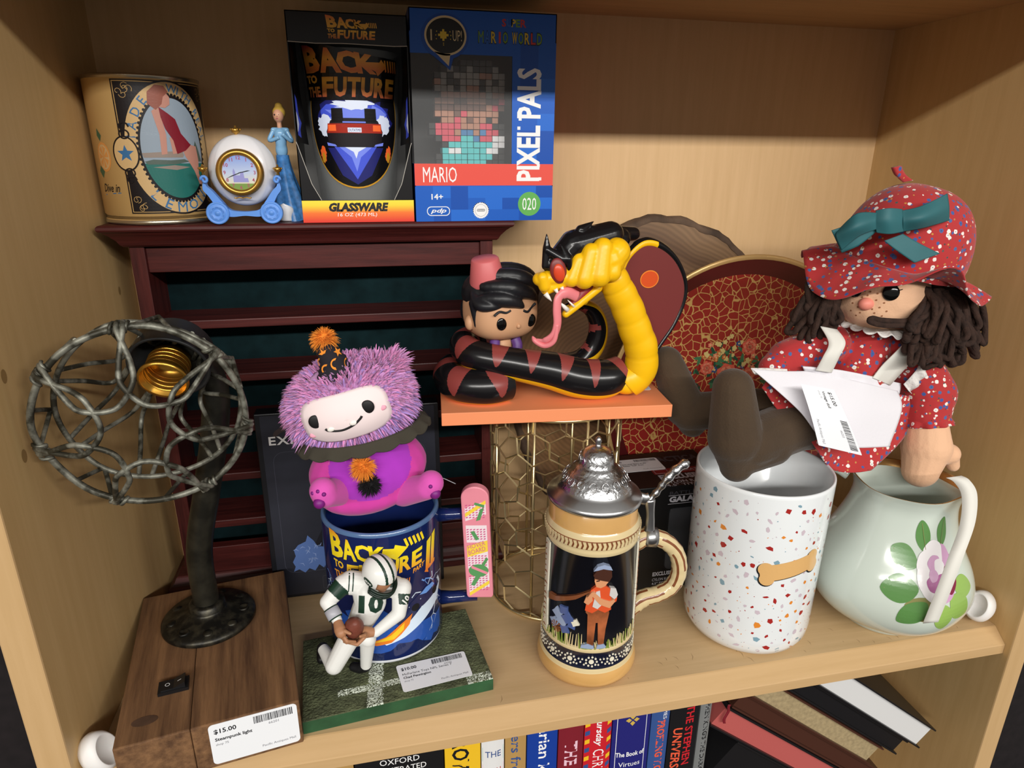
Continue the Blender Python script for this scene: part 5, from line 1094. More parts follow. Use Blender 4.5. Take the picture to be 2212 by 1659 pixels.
# ================================================================== speckled jar
mat('jar_white', (232, 236, 238), .14, coat=.5); mat('chip_red', (168, 44, 40), .2, coat=.4); mat('chip_orange', (226, 138, 52), .2, coat=.4); mat('chip_blue', (128, 162, 178), .2, coat=.4); mat('chip_lilac', (206, 190, 200), .2, coat=.4); mat('bone_tan', (222, 176, 114), .2, coat=.4)
jc = (51.2, 6.5, 0)
jar = thing('treat_jar', jc, 'white speckled jar with a tan dog bone picture standing open at the shelf edge', 'jar')
jp = [(0, .15), (3.9, .12), (4.1, .04), (4.4, .12), (4.9, .5), (5.2, 1.1), (5.3, 1.9), (5.42, 15.0), (5.4, 15.25), (5.3, 15.35), (5.15, 15.2), (5.05, 1.6), (4.4, .8), (0, .8)]
jr = radf(jp[2:9]); mb = MB(); mb.lathe(jp, jc, 112, 'jar_white')
jm = cylmap(jc, jr, -122, .012); rg = random.Random(33); pts = []
for _ in range(4200):
    s, z = rg.uniform(-12, 12), rg.uniform(.9, 14.6); big = len(pts) < 290; rad = rg.uniform(.13, .34) if big else rg.uniform(.03, .07)
    if all((s-a)**2+(z-b)**2 > (rad+c+.12)**2 for a, b, c in pts) and len(pts) < 560:
        pts.append((s, z, rad)); n = rg.randint(4, 6); a0 = rg.uniform(0, 6); st = rg.uniform(.4, 1); sa = rg.uniform(0, 3)
        p = rot2([(rad*rg.uniform(.6, 1.2)*math.cos(2*math.pi*k/n), rad*st*rg.uniform(.6, 1.2)*math.sin(2*math.pi*k/n)) for k in range(n)], sa)
        mb.flat(tri2d([(s+q[0], z+q[1]) for q in p]), jm, rg.choice(('chip_red', 'chip_red', 'chip_orange', 'chip_blue', 'chip_lilac', 'chip_orange' if not big else 'chip_lilac')))
jb = cylmap(jc, jr, -91, 0)
def bone(cx, cz, L, w, k=0.0): return [(cx-L+(w*1.15+k)*math.cos(a)*.0+q[0], cz+q[1]) for a, q in []]
def bonepoly(L, w, kn, g):
    out = []
    for sx in (1, -1):
        for sy in (-1, 1):
            c = (sx*L, sx*sy*kn*.8); a0 = (-150 if sy < 0 else -60); a1 = a0+210
            out += [(c[0]+(kn+g)*math.cos(math.radians(a)+(0 if sx > 0 else math.pi)), c[1]+(kn+g)*math.sin(math.radians(a)+(0 if sx > 0 else math.pi))) for a in range(a0, a1, 15)]
    return out
for g, key, off, sh in ((.0, 'ink_black', .026, (-.04, -.05)), (-.03, 'bone_tan', .034, (.03, .03))):
    L, kn = 2.0, .62+g; w = .42+g; P = []
    ends = [arc2d(L, -.45, kn, kn, math.radians(-160), math.radians(35), 12), arc2d(L, .45, kn, kn, math.radians(-35), math.radians(160), 12), arc2d(-L, .45, kn, kn, math.radians(20), math.radians(215), 12), arc2d(-L, -.45, kn, kn, math.radians(145), math.radians(340), 12)]
    for e in ends: P += e
    P = rot2(P, math.radians(12)); mb.flat(tri2d([(p[0]+sh[0], 8.9+p[1]+sh[1]) for p in P], .5), lambda u, v: jb(u, v, off), key)
mb.build('jar_body', 'jar_white', jar, recalc=False)

# ================================================================== pitcher
mat('pitcher_celadon', (204, 214, 204), .15, coat=.5); mat('pitcher_gold', (186, 148, 92), .25, metal=.7); mat('pt_leaf', (92, 140, 76), .2, coat=.4); mat('pt_leaf_light', (150, 186, 92), .2, coat=.4); mat('pt_olive', (140, 138, 84), .2, coat=.4); mat('pt_white', (238, 234, 236), .18, coat=.4); mat('pt_pink', (206, 160, 196), .2, coat=.4); mat('pt_mauve', (176, 104, 156), .2, coat=.4); mat('pt_wine', (128, 30, 62), .2, coat=.4)
pc = (63.9, 5.0, 0)
pit = thing('pitcher', pc, 'bulbous pale green pitcher with painted rose and gilt rim beside the speckled jar', 'pitcher')
pp_ = [(0, .1), (2.9, .1), (3.05, .03), (3.25, .1), (3.3, .5), (3.45, .75), (4.8, 1.35), (5.9, 2.4), (6.45, 3.7), (6.45, 5.0), (5.95, 6.6), (5.15, 8.2), (4.45, 9.8), (4.0, 11.2), (3.85, 12.2), (4.0, 13.0), (4.2, 13.5), (4.25, 13.62)]
cs = spline([(r, 0, z) for r, z in pp_[5:]], 4); prof = pp_[:5]+[(p.x, p.z) for p in cs]; prof = prof+[(4.05, 13.55), (3.8, 13.0), (3.65, 12.2), (3.8, 11.2), (4.9, 8.2), (6.3, 4.5), (4.5, 1.5), (0, 1.0)]
SPA = math.radians(-44)
def pitch_pt(r, z, a):
    lob = 1+.018*math.cos(6*(a-.3))*max(0, min(1, (z-1)/3))
    t = max(0, (z-9.5)/4.1); d = math.atan2(math.sin(a-SPA), math.cos(a-SPA)); sp_ = math.exp(-(d/.42)**2)*t**1.8*.35
    return Vector((pc[0]+(r*lob+sp_)*math.cos(a), pc[1]+(r*lob+sp_)*math.sin(a), z+(.25*math.exp(-(d/.5)**2)*t**3)+.12*math.cos(2*(a-SPA))*t**2))
mb = MB(); n = 96; rows = []
for r, z in prof: rows.append([mb.pt(pitch_pt(r, z, 2*math.pi*k/n)) for k in range(n)] if r > 0 else [mb.pt((pc[0], pc[1], z))])
nb = len(pp_[:5])+len(cs)
for i in range(len(rows)-1):
    A, B = rows[i], rows[i+1]
    for k in range(n):
        k2 = (k+1) % n; key = 'pitcher_gold' if nb-2 <= i <= nb else 'pitcher_celadon'
        if len(A) == 1: mb.face((A[0], B[k2], B[k]), key, True)
        elif len(B) == 1: mb.face((A[k], A[k2], B[0]), key, True)
        else: mb.face((A[k], A[k2], B[k2], B[k]), key, True)
prad = radf(prof[3:nb])
def pmap(off):
    def f(s, v):
        v = v+2.2; r = prad(v); a = math.radians(-100)+s/6.5; p = pitch_pt(r, v, a); d = Vector((math.cos(a), math.sin(a), .0)); return p+d*off
    return f
def pl(c, a, L, w, key, off, tip=1.0):
    q = [(p.x, p.y) for p in spline([(v[0], v[1], 0) for v in [(0, 0), (L*.2, w*.35), (L*.5, w*.5), (L*.8, w*.35*tip), (L, 0), (L*.8, -w*.35*tip), (L*.5, -w*.5), (L*.2, -w*.35)]], 4, True)]
    mb.flat(tri2d([(c[0]+x*math.cos(a)-y*math.sin(a), c[1]+x*math.sin(a)+y*math.cos(a)) for x, y in q], .22), pmap(off), key)
D2 = math.radians
mb.flat(tri2d(disc2d(-.8, 3.0, 1.5, 1.0, 20), .5), pmap(.02), 'pt_olive')
for c, a, L, w, key in (((-.6, 7.2), 105, 2.6, 1.7, 'pt_leaf'), ((-1.4, 6.2), 160, 2.9, 1.9, 'pt_leaf'), ((-1.3, 4.6), 190, 3.0, 2.2, 'pt_leaf'), ((-.6, 3.6), 225, 2.8, 1.7, 'pt_leaf'), ((1.2, 7.6), 70, 2.4, 1.6, 'pt_leaf'), ((1.6, 3.8), -40, 3.0, 2.2, 'pt_leaf_light'), ((.8, 3.4), -80, 2.4, 1.8, 'pt_leaf_light'), ((2.2, 4.6), -15, 2.6, 1.8, 'pt_leaf_light')):
    pl(c, D2(a), L, w, key, .03); mb.flat(line2d([c, (c[0]+L*.9*math.cos(D2(a)), c[1]+L*.9*math.sin(D2(a)))], .05), pmap(.036), 'pt_olive')
for a, L, w, key, o in ((20, 2.3, 2.2, 'pt_wine', .042), (60, 2.4, 2.0, 'pt_pink', .046), (100, 2.6, 2.0, 'pt_white', .05), (140, 2.3, 1.8, 'pt_white', .054), (200, 2.0, 2.2, 'pt_white', .058), (250, 2.1, 2.0, 'pt_white', .062), (300, 2.2, 2.2, 'pt_pink', .066), (340, 2.2, 1.9, 'pt_wine', .07)): pl((.5, 5.6), D2(a), L, w, key, o, 1.5)
for a, L, w, key, o in ((230, 1.4, 1.2, 'pt_mauve', .076), (110, 1.5, 1.3, 'pt_pink', .078), (70, 1.2, 1.1, 'pt_white', .08), (310, 1.1, 1.0, 'pt_mauve', .082), (180, .9, .9, 'pt_pink', .084)): pl((.5, 5.6), D2(a), L, w, key, o, 1.4)
mb.build('pitcher_body', 'pitcher_celadon', pit, recalc=False)
ha = SPA+math.pi; hd_ = Vector((math.cos(ha), math.sin(ha), 0)); P0 = Vector(pc)
MB().tube(spline([P0+hd_*4.4+Vector((0, 0, 12.8)), P0+hd_*5.9+Vector((0, 0, 13.2)), P0+hd_*6.9+Vector((0, 0, 11.2)), P0+hd_*6.7+Vector((0, 0, 8.6)), P0+hd_*5.7+Vector((0, 0, 7.2))], 7), .5, 'pitcher_celadon', 14).build('handle', 'pitcher_celadon', pit)

# ---------------------------------------------------------------- white wall pegs
mat('peg_white', (232, 230, 228), .5, sss=.1)
def peg(c, nx, name_label):
    """a round white plastic cap pushed onto the side panel, hollow end towards the shelf"""
    t = thing('shelf_peg', c, name_label, 'shelf peg', 'white shelf pegs')
    T = Vector((nx, -.25, .45)).normalized().to_track_quat('Z', 'Y').to_matrix()
    mb = MB(); mb.lathe([(0, -.55), (.75, -.5), (1.15, -.2), (1.28, .3), (1.2, .9), (1.0, 1.25), (.92, 1.25), (.8, .9), (.55, .5), (0, .35)], (c[0], c[1], c[2]), 36, 'peg_white', T=T @ Matrix.Diagonal((.88, 1.15, .88)))
    mb.build('peg_cap', 'peg_white', t)
    MB().lathe([(0, -.9), (.3, -.9), (.3, -.3), (0, -.3)], c, 16, 'peg_white', T=Vector((nx, 0, 0)).to_track_quat('Z', 'Y').to_matrix()).build('peg_pin', 'peg_white', t)
peg((.66, 1.0, 1.75), 1, 'white shelf peg on the left side panel beside the wooden lamp block'); peg((72.08, 2.2, 1.5), -1, 'white shelf peg on the right side panel beside the pitcher')
# ================================================================== mug, skateboard handle, plush
mat('mug_navy', (20, 34, 84), .15, coat=.5); mat('mug_rim', (78, 108, 150), .2, coat=.4); mat('mug_white', (225, 228, 235), .25); mat('bolt_blue', (110, 160, 235), .2, coat=.3); mat('bolt_white', (215, 232, 250), .2, coat=.3); mat('mug_blue', (40, 84, 170), .2, coat=.3); mat('fire_yellow', (245, 200, 40), .2, coat=.3); mat('fire_orange', (235, 130, 40), .2, coat=.3)
logo_mug = ramp_mat('logo_mug', [(0, (235, 130, 50)), (.2, (250, 180, 50)), (.45, (250, 225, 40)), (.75, (250, 225, 40)), (1, (235, 110, 50))], 'Z', 7.5, 11.8, .2, coat=.3)
mc = (20.1, 10.6, 1.2); MR = lambda z: 4.62
mug = thing('movie_mug', mc, 'large dark blue mug printed with yellow and orange film lettering and lightning', 'mug')
mb = MB(); mb.lathe([(0, .05), (4.3, .05), (4.5, .0), (4.55, .12), (4.62, .35), (4.62, 11.45), (4.58, 11.7), (4.45, 11.8), (4.3, 11.7), (4.25, 11.3), (4.25, 1), (0, 1)], mc, 120, mf=lambda i: 'mug_white' if i < 4 else 'mug_rim' if 5 <= i <= 8 else 'mug_navy')
mm = lambda off: cylmap(mc, MR, -90, off)
def mp(poly, key, off): mb.flat(tri2d(poly, .28), mm(off), key)
rg = random.Random(14)
for k in range(10):        # storm over the lower half
    s, z = rg.uniform(-5, 5), rg.uniform(1.2, 4.5); r = rg.uniform(.8, 1.7); mp([(s+r*rg.uniform(.5, 1.3)*math.cos(2*math.pi*q/13), z+.7*r*rg.uniform(.5, 1.2)*math.sin(2*math.pi*q/13)) for q in range(13)], 'mug_blue', .008+.0007*k)
def bolt(p0, p1, w, key, off, n=9):
    P = [(p0[0]+(p1[0]-p0[0])*i/n+rg.uniform(-.25, .25)*(0 < i < n), p0[1]+(p1[1]-p0[1])*i/n+rg.uniform(-.25, .25)*(0 < i < n)) for i in range(n+1)]
    mb.flat(line2d(P, [w*(1-.8*i/n) for i in range(n+1)]), mm(off), key)
    for i in range(2, n, 3): mb.flat(line2d([P[i], (P[i][0]+rg.uniform(-.6, .6), P[i][1]-rg.uniform(.2, .6)), (P[i][0]+rg.uniform(-.9, .9), P[i][1]-rg.uniform(.6, 1.0))], [w*.6, w*.4, .01]), mm(off), key)
for a, b, w in (((3.0, 6.8), (5.6, 5.2), .13), ((4.2, 6.9), (3.0, 4.2), .1), ((5.2, 4.8), (3.6, 1.6), .12), ((2.0, 5.6), (6.2, 6.3), .1), ((-5.6, 7.4), (-4.6, 5.6), .1), ((-5.0, 6.9), (-6.2, 5.2), .08)): bolt(a, b, w, rg.choice(('bolt_blue', 'bolt_white')), .02)
mp([(-.6, 2.2), (1.0, 3.0), (2.6, 4.2), (4.6, 5.6), (5.2, 5.9), (5.6, 5.2), (4.8, 3.9), (3.2, 3.1), (1.2, 2.2), (-.2, 1.8)], 'bolt_white', .024)
mp([(-1.5, 2.1), (-.2, 2.6), (.9, 3.5), (2.0, 4.2), (1.7, 3.3), (1.0, 2.6), (.2, 2.0), (-1.0, 1.8)], 'fire_orange', .028); mp([(-1.2, 2.1), (.2, 2.7), (1.3, 3.6), (1.2, 3.0), (.4, 2.3)], 'fire_yellow', .032)
mp([(1.6, 5.0), (2.4, 5.5), (3.4, 6.0), (4.4, 6.0), (5.0, 5.7), (5.3, 5.2), (4.6, 4.8), (3.0, 4.4), (1.9, 4.5)], 'mug_navy', .03)   # a dark sports car in profile
mp([(2.7, 5.55), (3.4, 5.9), (4.2, 5.9), (4.5, 5.55), (3.4, 5.35)], 'bolt_blue', .034); mp(disc2d(2.3, 4.6, .36, .33), 'ink_black', .036); mp(disc2d(4.5, 5.0, .36, .33), 'ink_black', .036)
mb.flat(line2d([(1.7, 4.85), (2.8, 5.15), (4.2, 5.5), (5.2, 5.4)], .06), mm(.036), 'bolt_white')
L = lambda s, q, b=.035: mb.flat(warp_text(s, [(p[0], p[1]+.4) for p in q], bold=b, ml=.28), mm(.03), logo_mug)
for ch, a, b, zb, zt in (('B', -4.55, -3.25, 8.9, 11.2), ('A', -3.3, -2.15, 8.95, 10.85), ('C', -2.2, -1.05, 9.0, 10.6), ('K', -1.1, .2, 9.0, 10.45)): L(ch, [(a+.15, zb), (b+.15, zb+.03), (b, zt-.2), (a, zt)])
mp([(-.1, 10.1), (.9, 9.4), (1.9, 10.25), (.9, 10.7), (.8, 10.4), (.0, 10.5)], logo_mug, .03)
for k in range(5): a = 1.55+k*.36; mp([(a+.25, 10.25), (a+.43, 10.35), (a+.2, 11.05), (a, 11.0)], logo_mug, .03)
L('TO', [(-4.2, 8.0), (-3.2, 8.05), (-3.25, 8.65), (-4.25, 8.7)]); L('THE', [(-4.2, 7.15), (-3.05, 7.15), (-3.05, 7.75), (-4.25, 7.75)])
for k, ch in enumerate('FUTURE'): a = -3.0+k*1.02; L(ch, [(a, 7.25+k*.13), (a+.95, 7.35+k*.13), (a+1.1, 8.65+k*.15), (a+.12, 8.6+k*.13)])
L('PART', [(2.2, 7.35), (3.25, 7.6), (3.35, 8.0), (2.25, 7.75)], .03); L('II', [(3.4, 6.9), (4.5, 7.3), (4.9, 10.0), (3.7, 9.5)], .05)
mp([(3.3, 7.35), (3.9, 8.1), (3.75, 7.7), (4.7, 7.9), (4.6, 7.6), (3.7, 7.4), (3.75, 7.1)], logo_mug, .034)
for k in range(4): mp([(1.2+k*.2, 7.1), (1.3+k*.2, 7.12), (1.35+k*.2, 7.55), (1.25+k*.2, 7.5)], logo_mug, .03)
mb.build('mug_body', 'mug_navy', mug, recalc=False)
for z in (2.9, 10.9): MB().tube([(mc[0]+4.4, mc[1]-.3, mc[2]+z-.5), (mc[0]+5.6, mc[1]-.5, mc[2]+z-.45), (mc[0]+7.6, mc[1]-.7, mc[2]+z-.4)], [.62, .5, .5], 'mug_navy', 18).build('handle_bar', 'mug_navy', mug)
# pink board handle
mat('board_pink', (228, 140, 156), .35); mat('board_white', (236, 220, 226), .4); mat('board_rose', (206, 92, 140), .4); mat('board_green', (88, 150, 92), .4); mat('board_yellow', (240, 208, 70), .4)
b0, b1 = Vector((27.82, 9.00, 4.03)), Vector((27.42, 9.00, 14.50)); by_ = (b1-b0).normalized(); bxv = Vector((.97, -.24, 0)); bxv = (bxv-by_*bxv.dot(by_)).normalized(); bn = bxv.cross(by_); Lb = (b1-b0).length
XB = Matrix.Translation(b0) @ Matrix((bxv, by_, bn)).transposed().to_4x4()
mb = MB(); mb.X = XB; mb.prism([(-1.12, .25), (-1.0, 0), (1.0, 0), (1.12, .25)]+arc2d(0, Lb-1.0, 1.12, 1.0, 0, math.pi, 18), -.75, .0, 'board_pink', bev=.1)
bd = lambda poly, key, d: mb.flat(tri2d(poly), lambda u, v: (u, v, .004+d), key)
for z0, z1, sl in ((.5, 2.6, 1), (2.9, 4.6, -1), (5.4, 7.0, -1), (7.4, 9.2, 1)):
    bd([(-.85, z0), (.85, z0+.6*(sl > 0)), (.85, z1), (-.85, z1-.6*(sl > 0))], 'board_white', .003)
    for i in range(6):
        for j in range(7):
            a, b = -.8+i*.27, z0+.25+j*.22
            if b < z1-.35: bd([(a, b), (a+.17, b+.05), (a+.17, b+.16), (a, b+.11)], 'board_rose', .006)
for y_, key in ((.55, 'board_yellow'), (8.1, 'board_yellow')): bd([(-.85, y_), (-.85, y_-.35), (.85, y_+.85), (.85, y_+1.2)], key, .01)
bd([(-.85, 4.0), (.85, 4.55), (.85, 5.6), (-.85, 5.05)], 'board_yellow', .01); mb.flat(text2d('HOVER', -.75, 4.72, w=1.5, h=.42, shear=.2, rot=.3), lambda u, v: (u, v, .018), 'board_rose'); mb.flat(text2d('BOARD', -.72, 4.2, w=1.5, h=.42, shear=.2, rot=.3), lambda u, v: (u, v, .018), 'board_rose')
bd(disc2d(0, 2.7, .82, .62, 24), 'board_green', .012); bd([(-.7, 1.3), (-.4, 1.2), (.3, 2.4), (0, 2.7)], 'board_green', .013); bd([(.1, 3.0), (.3, 2.8), (.85, 3.8), (.7, 4.0)], 'board_green', .013); bd([(-.6, 2.95), (.7, 2.3), (.75, 2.55), (-.55, 3.2)], 'board_pink', .018)
bd([(-.5, 6.4), (-.2, 6.5), (.2, 5.7), (-.1, 5.6)], 'board_green', .013); bd([(.0, 7.4), (.35, 7.5), (.7, 8.6), (.4, 8.5)], 'board_green', .013); bd([(-.1, 8.9), (.7, 8.6), (.75, 8.85), (0, 9.1)], 'board_green', .013)
mb.build('board_grip', 'board_pink', mug, recalc=False)

# ---------------------------------------------------------------- plush
for nm, c in (('fur_lilac', (208, 150, 206)), ('fur_pink', (222, 144, 196)), ('fur_violet', (172, 138, 208))): mat(nm, c, .85, sheen=.4)
mat('plush_face', (244, 226, 226), .9, sheen=.3); mat('plush_magenta', (208, 60, 162), .9, sheen=.15, noise=(25, .12)); mat('plush_purple', (168, 50, 186), .9, sheen=.15, noise=(25, .1)); mat('plush_pinkfoot', (214, 84, 176), .9, sheen=.15); mat('felt_olive', (62, 58, 48), .95); mat('stitch_black', (14, 13, 15), .6); mat('hat_black', (30, 28, 36), .9); mat('pom_orange', (238, 146, 50), .9); mat('pom_black', (18, 17, 20), .9); mat('paw_purple', (120, 24, 120), .5); mat('blush', (244, 170, 190), .9)
pl_c = (19.6, 10.4, 13.0)
plush = thing('plush_toy', pl_c, 'fluffy lilac plush with a white smiling face and party hat sitting on the blue mug', 'plush toy')
RL = Matrix.Rotation(math.radians(-9), 4, 'Y')         # leans to its right
bc = Vector((19.39, 10.20, 15.79))
bodyv = blob([('e', bc+Vector((0, 0, .6)), (4.55, 3.5, 3.0), RL.to_3x3()), ('e', bc+Vector((-.1, 0, -.8)), (4.0, 3.3, 1.9), RL.to_3x3())], .16, 8)
be = Vector((19.57, 6.80, 17.73))
def bkey(c):
    q = RL.inverted().to_3x3() @ (c-be); return 'plush_purple' if (q.x/3.0)**2+((q.z+.1)/2.35)**2 < 1 and c.y < bc.y-.3 else 'plush_magenta'
paint(MB(), bodyv, bkey).build('body', 'plush_magenta', plush)
for p0, p1, nm in (((17.49, 8.60, 15.51), (16.36, 6.00, 16.63), 'l'), ((21.92, 8.60, 14.89), (23.53, 6.40, 16.26), 'r')):
    p0, p1 = Vector(p0), Vector(p1)
    ft = paint(MB(), blob([(p0, 1.15, p1, .95), (p1, .95, p1+Vector((-.1 if nm == 'l' else .3, -.1, .35)), .95)], .1, 5), 'plush_pinkfoot').build('foot', 'plush_pinkfoot', plush)
    d = (p1-p0).normalized(); d = Vector((d.x*1.0, d.y, 0)).normalized(); side = d.cross(Vector((0, 0, 1))); mbp = MB(); cpt = p1+d*.98
    for a, b, r in ((0, -.3, .42), (-.4, .42, .16), (0, .6, .17), (.4, .42, .16)): mbp.ell(cpt+side*a+Vector((0, 0, b+.1))-d*.1, (r, r, r), 'paw_purple', 12, 8)
    for k, (a, b, r) in enumerate(((0, -.3, .42),)): pass
    pads = [((0, -.3), .42), ((-.4, .42), .16), ((0, .6), .17), ((.4, .42), .16)]
    for (a, b), r in pads: MB().ell(cpt+side*a+Vector((0, 0, b+.1))-d*.1, (r, r, r), 'paw_purple', 12, 8).build('paw_pad', 'paw_purple', ft)
cf = MB(); nk_c = Vector((19.21, 10.20, 19.51))
def frill(u, v):
    a = 2*math.pi*u; r = 1+.17*v; sc_ = .24*abs(math.sin(9*a))*v
    p = Vector((4.35*r*math.cos(a), 3.5*r*math.sin(a), .45-.6*v-sc_)); return nk_c+RL.to_3x3() @ p
cf.grid(frill, 144, 6, 'felt_olive', True, True); cf.build('scalloped_collar', 'felt_olive', plush, thick=.12)
hc_ = Vector((18.44, 10.00, 22.18)); HR = Vector((4.3, 3.5, 2.95)); RH = Matrix.Rotation(math.radians(-14), 3, 'Y')
headm = MB().ell(hc_, (HR.x*.97, HR.y*.97, HR.z*.97), 'fur_lilac', 40, 26, RH).build('head', 'fur_lilac', plush)
fa = Vector((-.18, -1, .12)).normalized()       # face axis in head frame
def onhead(x, z, k=1.0):
    """point on the head surface: x right, z up seen from the front, head frame"""
    x2, z2 = x/HR.x, z/HR.z; y = -math.sqrt(max(0.02, 1-x2*x2-z2*z2)); return hc_+RH @ Vector((x*k, y*HR.y*k, z*k))
fcx_, fcz_ = -.25, -.1
def facep(u, v):
    a = 2*math.pi*u; e = .55; return onhead(fcx_+2.95*v*sp(math.cos(a), e), fcz_+1.7*v*sp(math.sin(a), e), 1.045)
MB().grid(facep, 64, 10, 'plush_face', True, True).build('face', 'plush_face', plush, thick=.08)
for x, z in ((-2.0, .3), (1.55, .38)):
    MB().ell(onhead(fcx_+x, fcz_+z, 1.05), (.46, .14, .5), 'stitch_black', 18, 10, RH).build('eye', 'stitch_black', plush)
sm_ = spline([onhead(fcx_+a, fcz_+b, 1.06) for a, b in ((-1.5, -.3), (-1.3, -.5), (-.5, -.66), (.3, -.5), (.85, -.2), (1.0, -.05))], 6)
MB().tube(sm_, .085, 'stitch_black', 8).build('mouth', 'stitch_black', plush)
for a, b in ((-1.15, -.4), (.35, -.35)): MB().ell(onhead(fcx_+a, fcz_+b, 1.06), (.28, .1, .18), 'fang_white', 10, 8, RH).build('fang', 'fang_white', plush)
for a, b in ((-2.5, -.75), (2.4, -.1)): MB().ell(onhead(fcx_+a, fcz_+b, 1.045), (.3, .08, .2), 'blush', 10, 8, RH).build('cheek', 'blush', plush)
def tuft(mb, p, d, L, w, key, rg):
    """one tapering lock of pile, bent by its weight"""
    d = d.normalized(); s = d.cross(Vector((rg.uniform(-1, 1), rg.uniform(-1, 1), rg.uniform(-1, 1)))).normalized(); g = Vector((rg.uniform(-.2, .2), rg.uniform(-.2, .2), -.35))*L
    q = [p, p+d*L*.45+g*.1, p+d*L*.8+g*.4, p+d*L+g*.75]; ww = [w, w*.95, w*.6, .0]; ids = []
    for i in range(3): ids.append((mb.pt(q[i]-s*ww[i]), mb.pt(q[i]+s*ww[i])))
    t = mb.pt(q[3])
    for i in range(2): mb.face((ids[i][0], ids[i][1], ids[i+1][1], ids[i+1][0]), key, True)
    mb.face((ids[2][0], ids[2][1], t), key, True)
rg = random.Random(77); fm = MB(); cnt = 0
while cnt < 6000:
    v = Vector((rg.gauss(0, 1), rg.gauss(0, 1), rg.gauss(0, 1))).normalized(); p = Vector((v.x*HR.x, v.y*HR.y, v.z*HR.z))
    if v.y > .45 or (p-Vector((-1.3, -1.0, 2.6))).length < .9: continue
    e = ((abs((p.x-fcx_)/2.95))**3.6+(abs((p.z-fcz_)/1.7))**3.6) if v.y < 0 else 9
    if e < .84: continue
    n = Vector((v.x/HR.x, v.y/HR.y, v.z/HR.z)).normalized(); out = Vector((p.x-fcx_, 0, p.z-fcz_)).normalized()
    d = RH @ (n*.6+out*.75+Vector((rg.uniform(-.35, .35), rg.uniform(-.35, .35), rg.uniform(-.35, .35)))); z = p.z/HR.z
    Lh = rg.uniform(.5, 1.0)*(1.3 if z < -.35 else 1)
    if e < 1.6: Lh *= .6
    key = rg.choices(('fur_lilac', 'fur_pink', 'fur_violet'), ((.5, .45, .12) if z > -.2 else (.4, .2, .5)))[0]
    tuft(fm, hc_+RH @ p, d, Lh, rg.uniform(.04, .085), key, rg); cnt += 1
for ec, ax_ in (((20.29, 9.40, 24.77), Vector((.0, -.2, 1))), ((21.62, 9.60, 24.77), Vector((.5, -.1, .9)))):
    ec = Vector(ec)
    for k in range(420):
        v = Vector((rg.gauss(0, 1), rg.gauss(0, 1), rg.gauss(0, 1))).normalized(); tuft(fm, ec+v*rg.uniform(.3, .75), v*.6+ax_*1.1, rg.uniform(.7, 1.4), .06, rg.choice(('fur_pink', 'fur_lilac')), rg)
fm.build('fur', 'fur_lilac', headm, recalc=False)
hb0, hb1 = Vector((17.50, 9.00, 25.33)), Vector((16.77, 9.40, 26.68)); hm_ = MB(); hp_ = spline([hb0-Vector((-.15, 0, .9)), hb0, hb0.lerp(hb1, .6)+Vector((.0, 0, .1)), hb1], 6)
hr_ = [1.35-1.0*i/(len(hp_)-1)+.07*math.sin(i*2.1) for i in range(len(hp_))]; hm_.tube(hp_, hr_, 'hat_black', 24); ho = hm_.build('party_hat', 'hat_black', plush)
hs_ = MB()
for t_, ang, r in ((.35, -1.3, .42), (.62, -1.95, .36), (.55, -.75, .38), (.8, -1.4, .3), (.45, -2.5, .4), (.28, -2.0, .44), (.3, -.45, .4), (.85, -.5, .24)):
    i = int(t_*(len(hp_)-1)); d = (hp_[min(i+1, len(hp_)-1)]-hp_[i-1]).normalized(); ex_ = Vector((1, 0, 0)); ex_ = (ex_-d*ex_.dot(d)).normalized(); ey_ = d.cross(ex_); o_ = ex_*math.cos(ang)+ey_*math.sin(ang) if (ex_*math.cos(ang)+ey_*math.sin(ang)).y < 0 else ex_*math.cos(ang)-ey_*math.sin(ang)
    sd = o_.cross(d).normalized(); c_ = hp_[i]+o_*(hr_[i]+.04); hs_.flat(tri2d(star2d(0, 0, r) if r < .4 else arc2d(0, 0, r, r, -1.2, 1.9, 8)+arc2d(.06, .04, r*.6, r*.6, 1.9, -1.2, 8)), lambda u, v: c_+sd*u+d*v, 'pom_orange')
hs_.build('hat_stars', 'pom_orange', ho, recalc=False)
def pom(c, r, key, name, par, n=900):
    m_ = MB(); m_.ell(c, r*.55, key, 14, 10)
    for k in range(n): v = Vector((rg.gauss(0, 1), rg.gauss(0, 1), rg.gauss(0, 1))).normalized(); tuft(m_, Vector(c)+v*r*.4, v, r*rg.uniform(.5, .8), .025, key, rg)
    m_.build(name, key, par, recalc=False)
pom((16.98, 9.40, 27.01), .95, 'pom_orange', 'pompom', ho); pom((19.05, 6.60, 18.25), .95, 'pom_orange', 'orange_pompom', plush); pom((19.45, 6.40, 16.91), .85, 'pom_black', 'black_pompom', plush)
MB().tube([(24.17, 8.50, 16.05), (25.03, 8.30, 15.83), (25.85, 8.10, 15.41)], .035, 'text_silver', 6).build('tag_fastener', 'text_silver', plush)
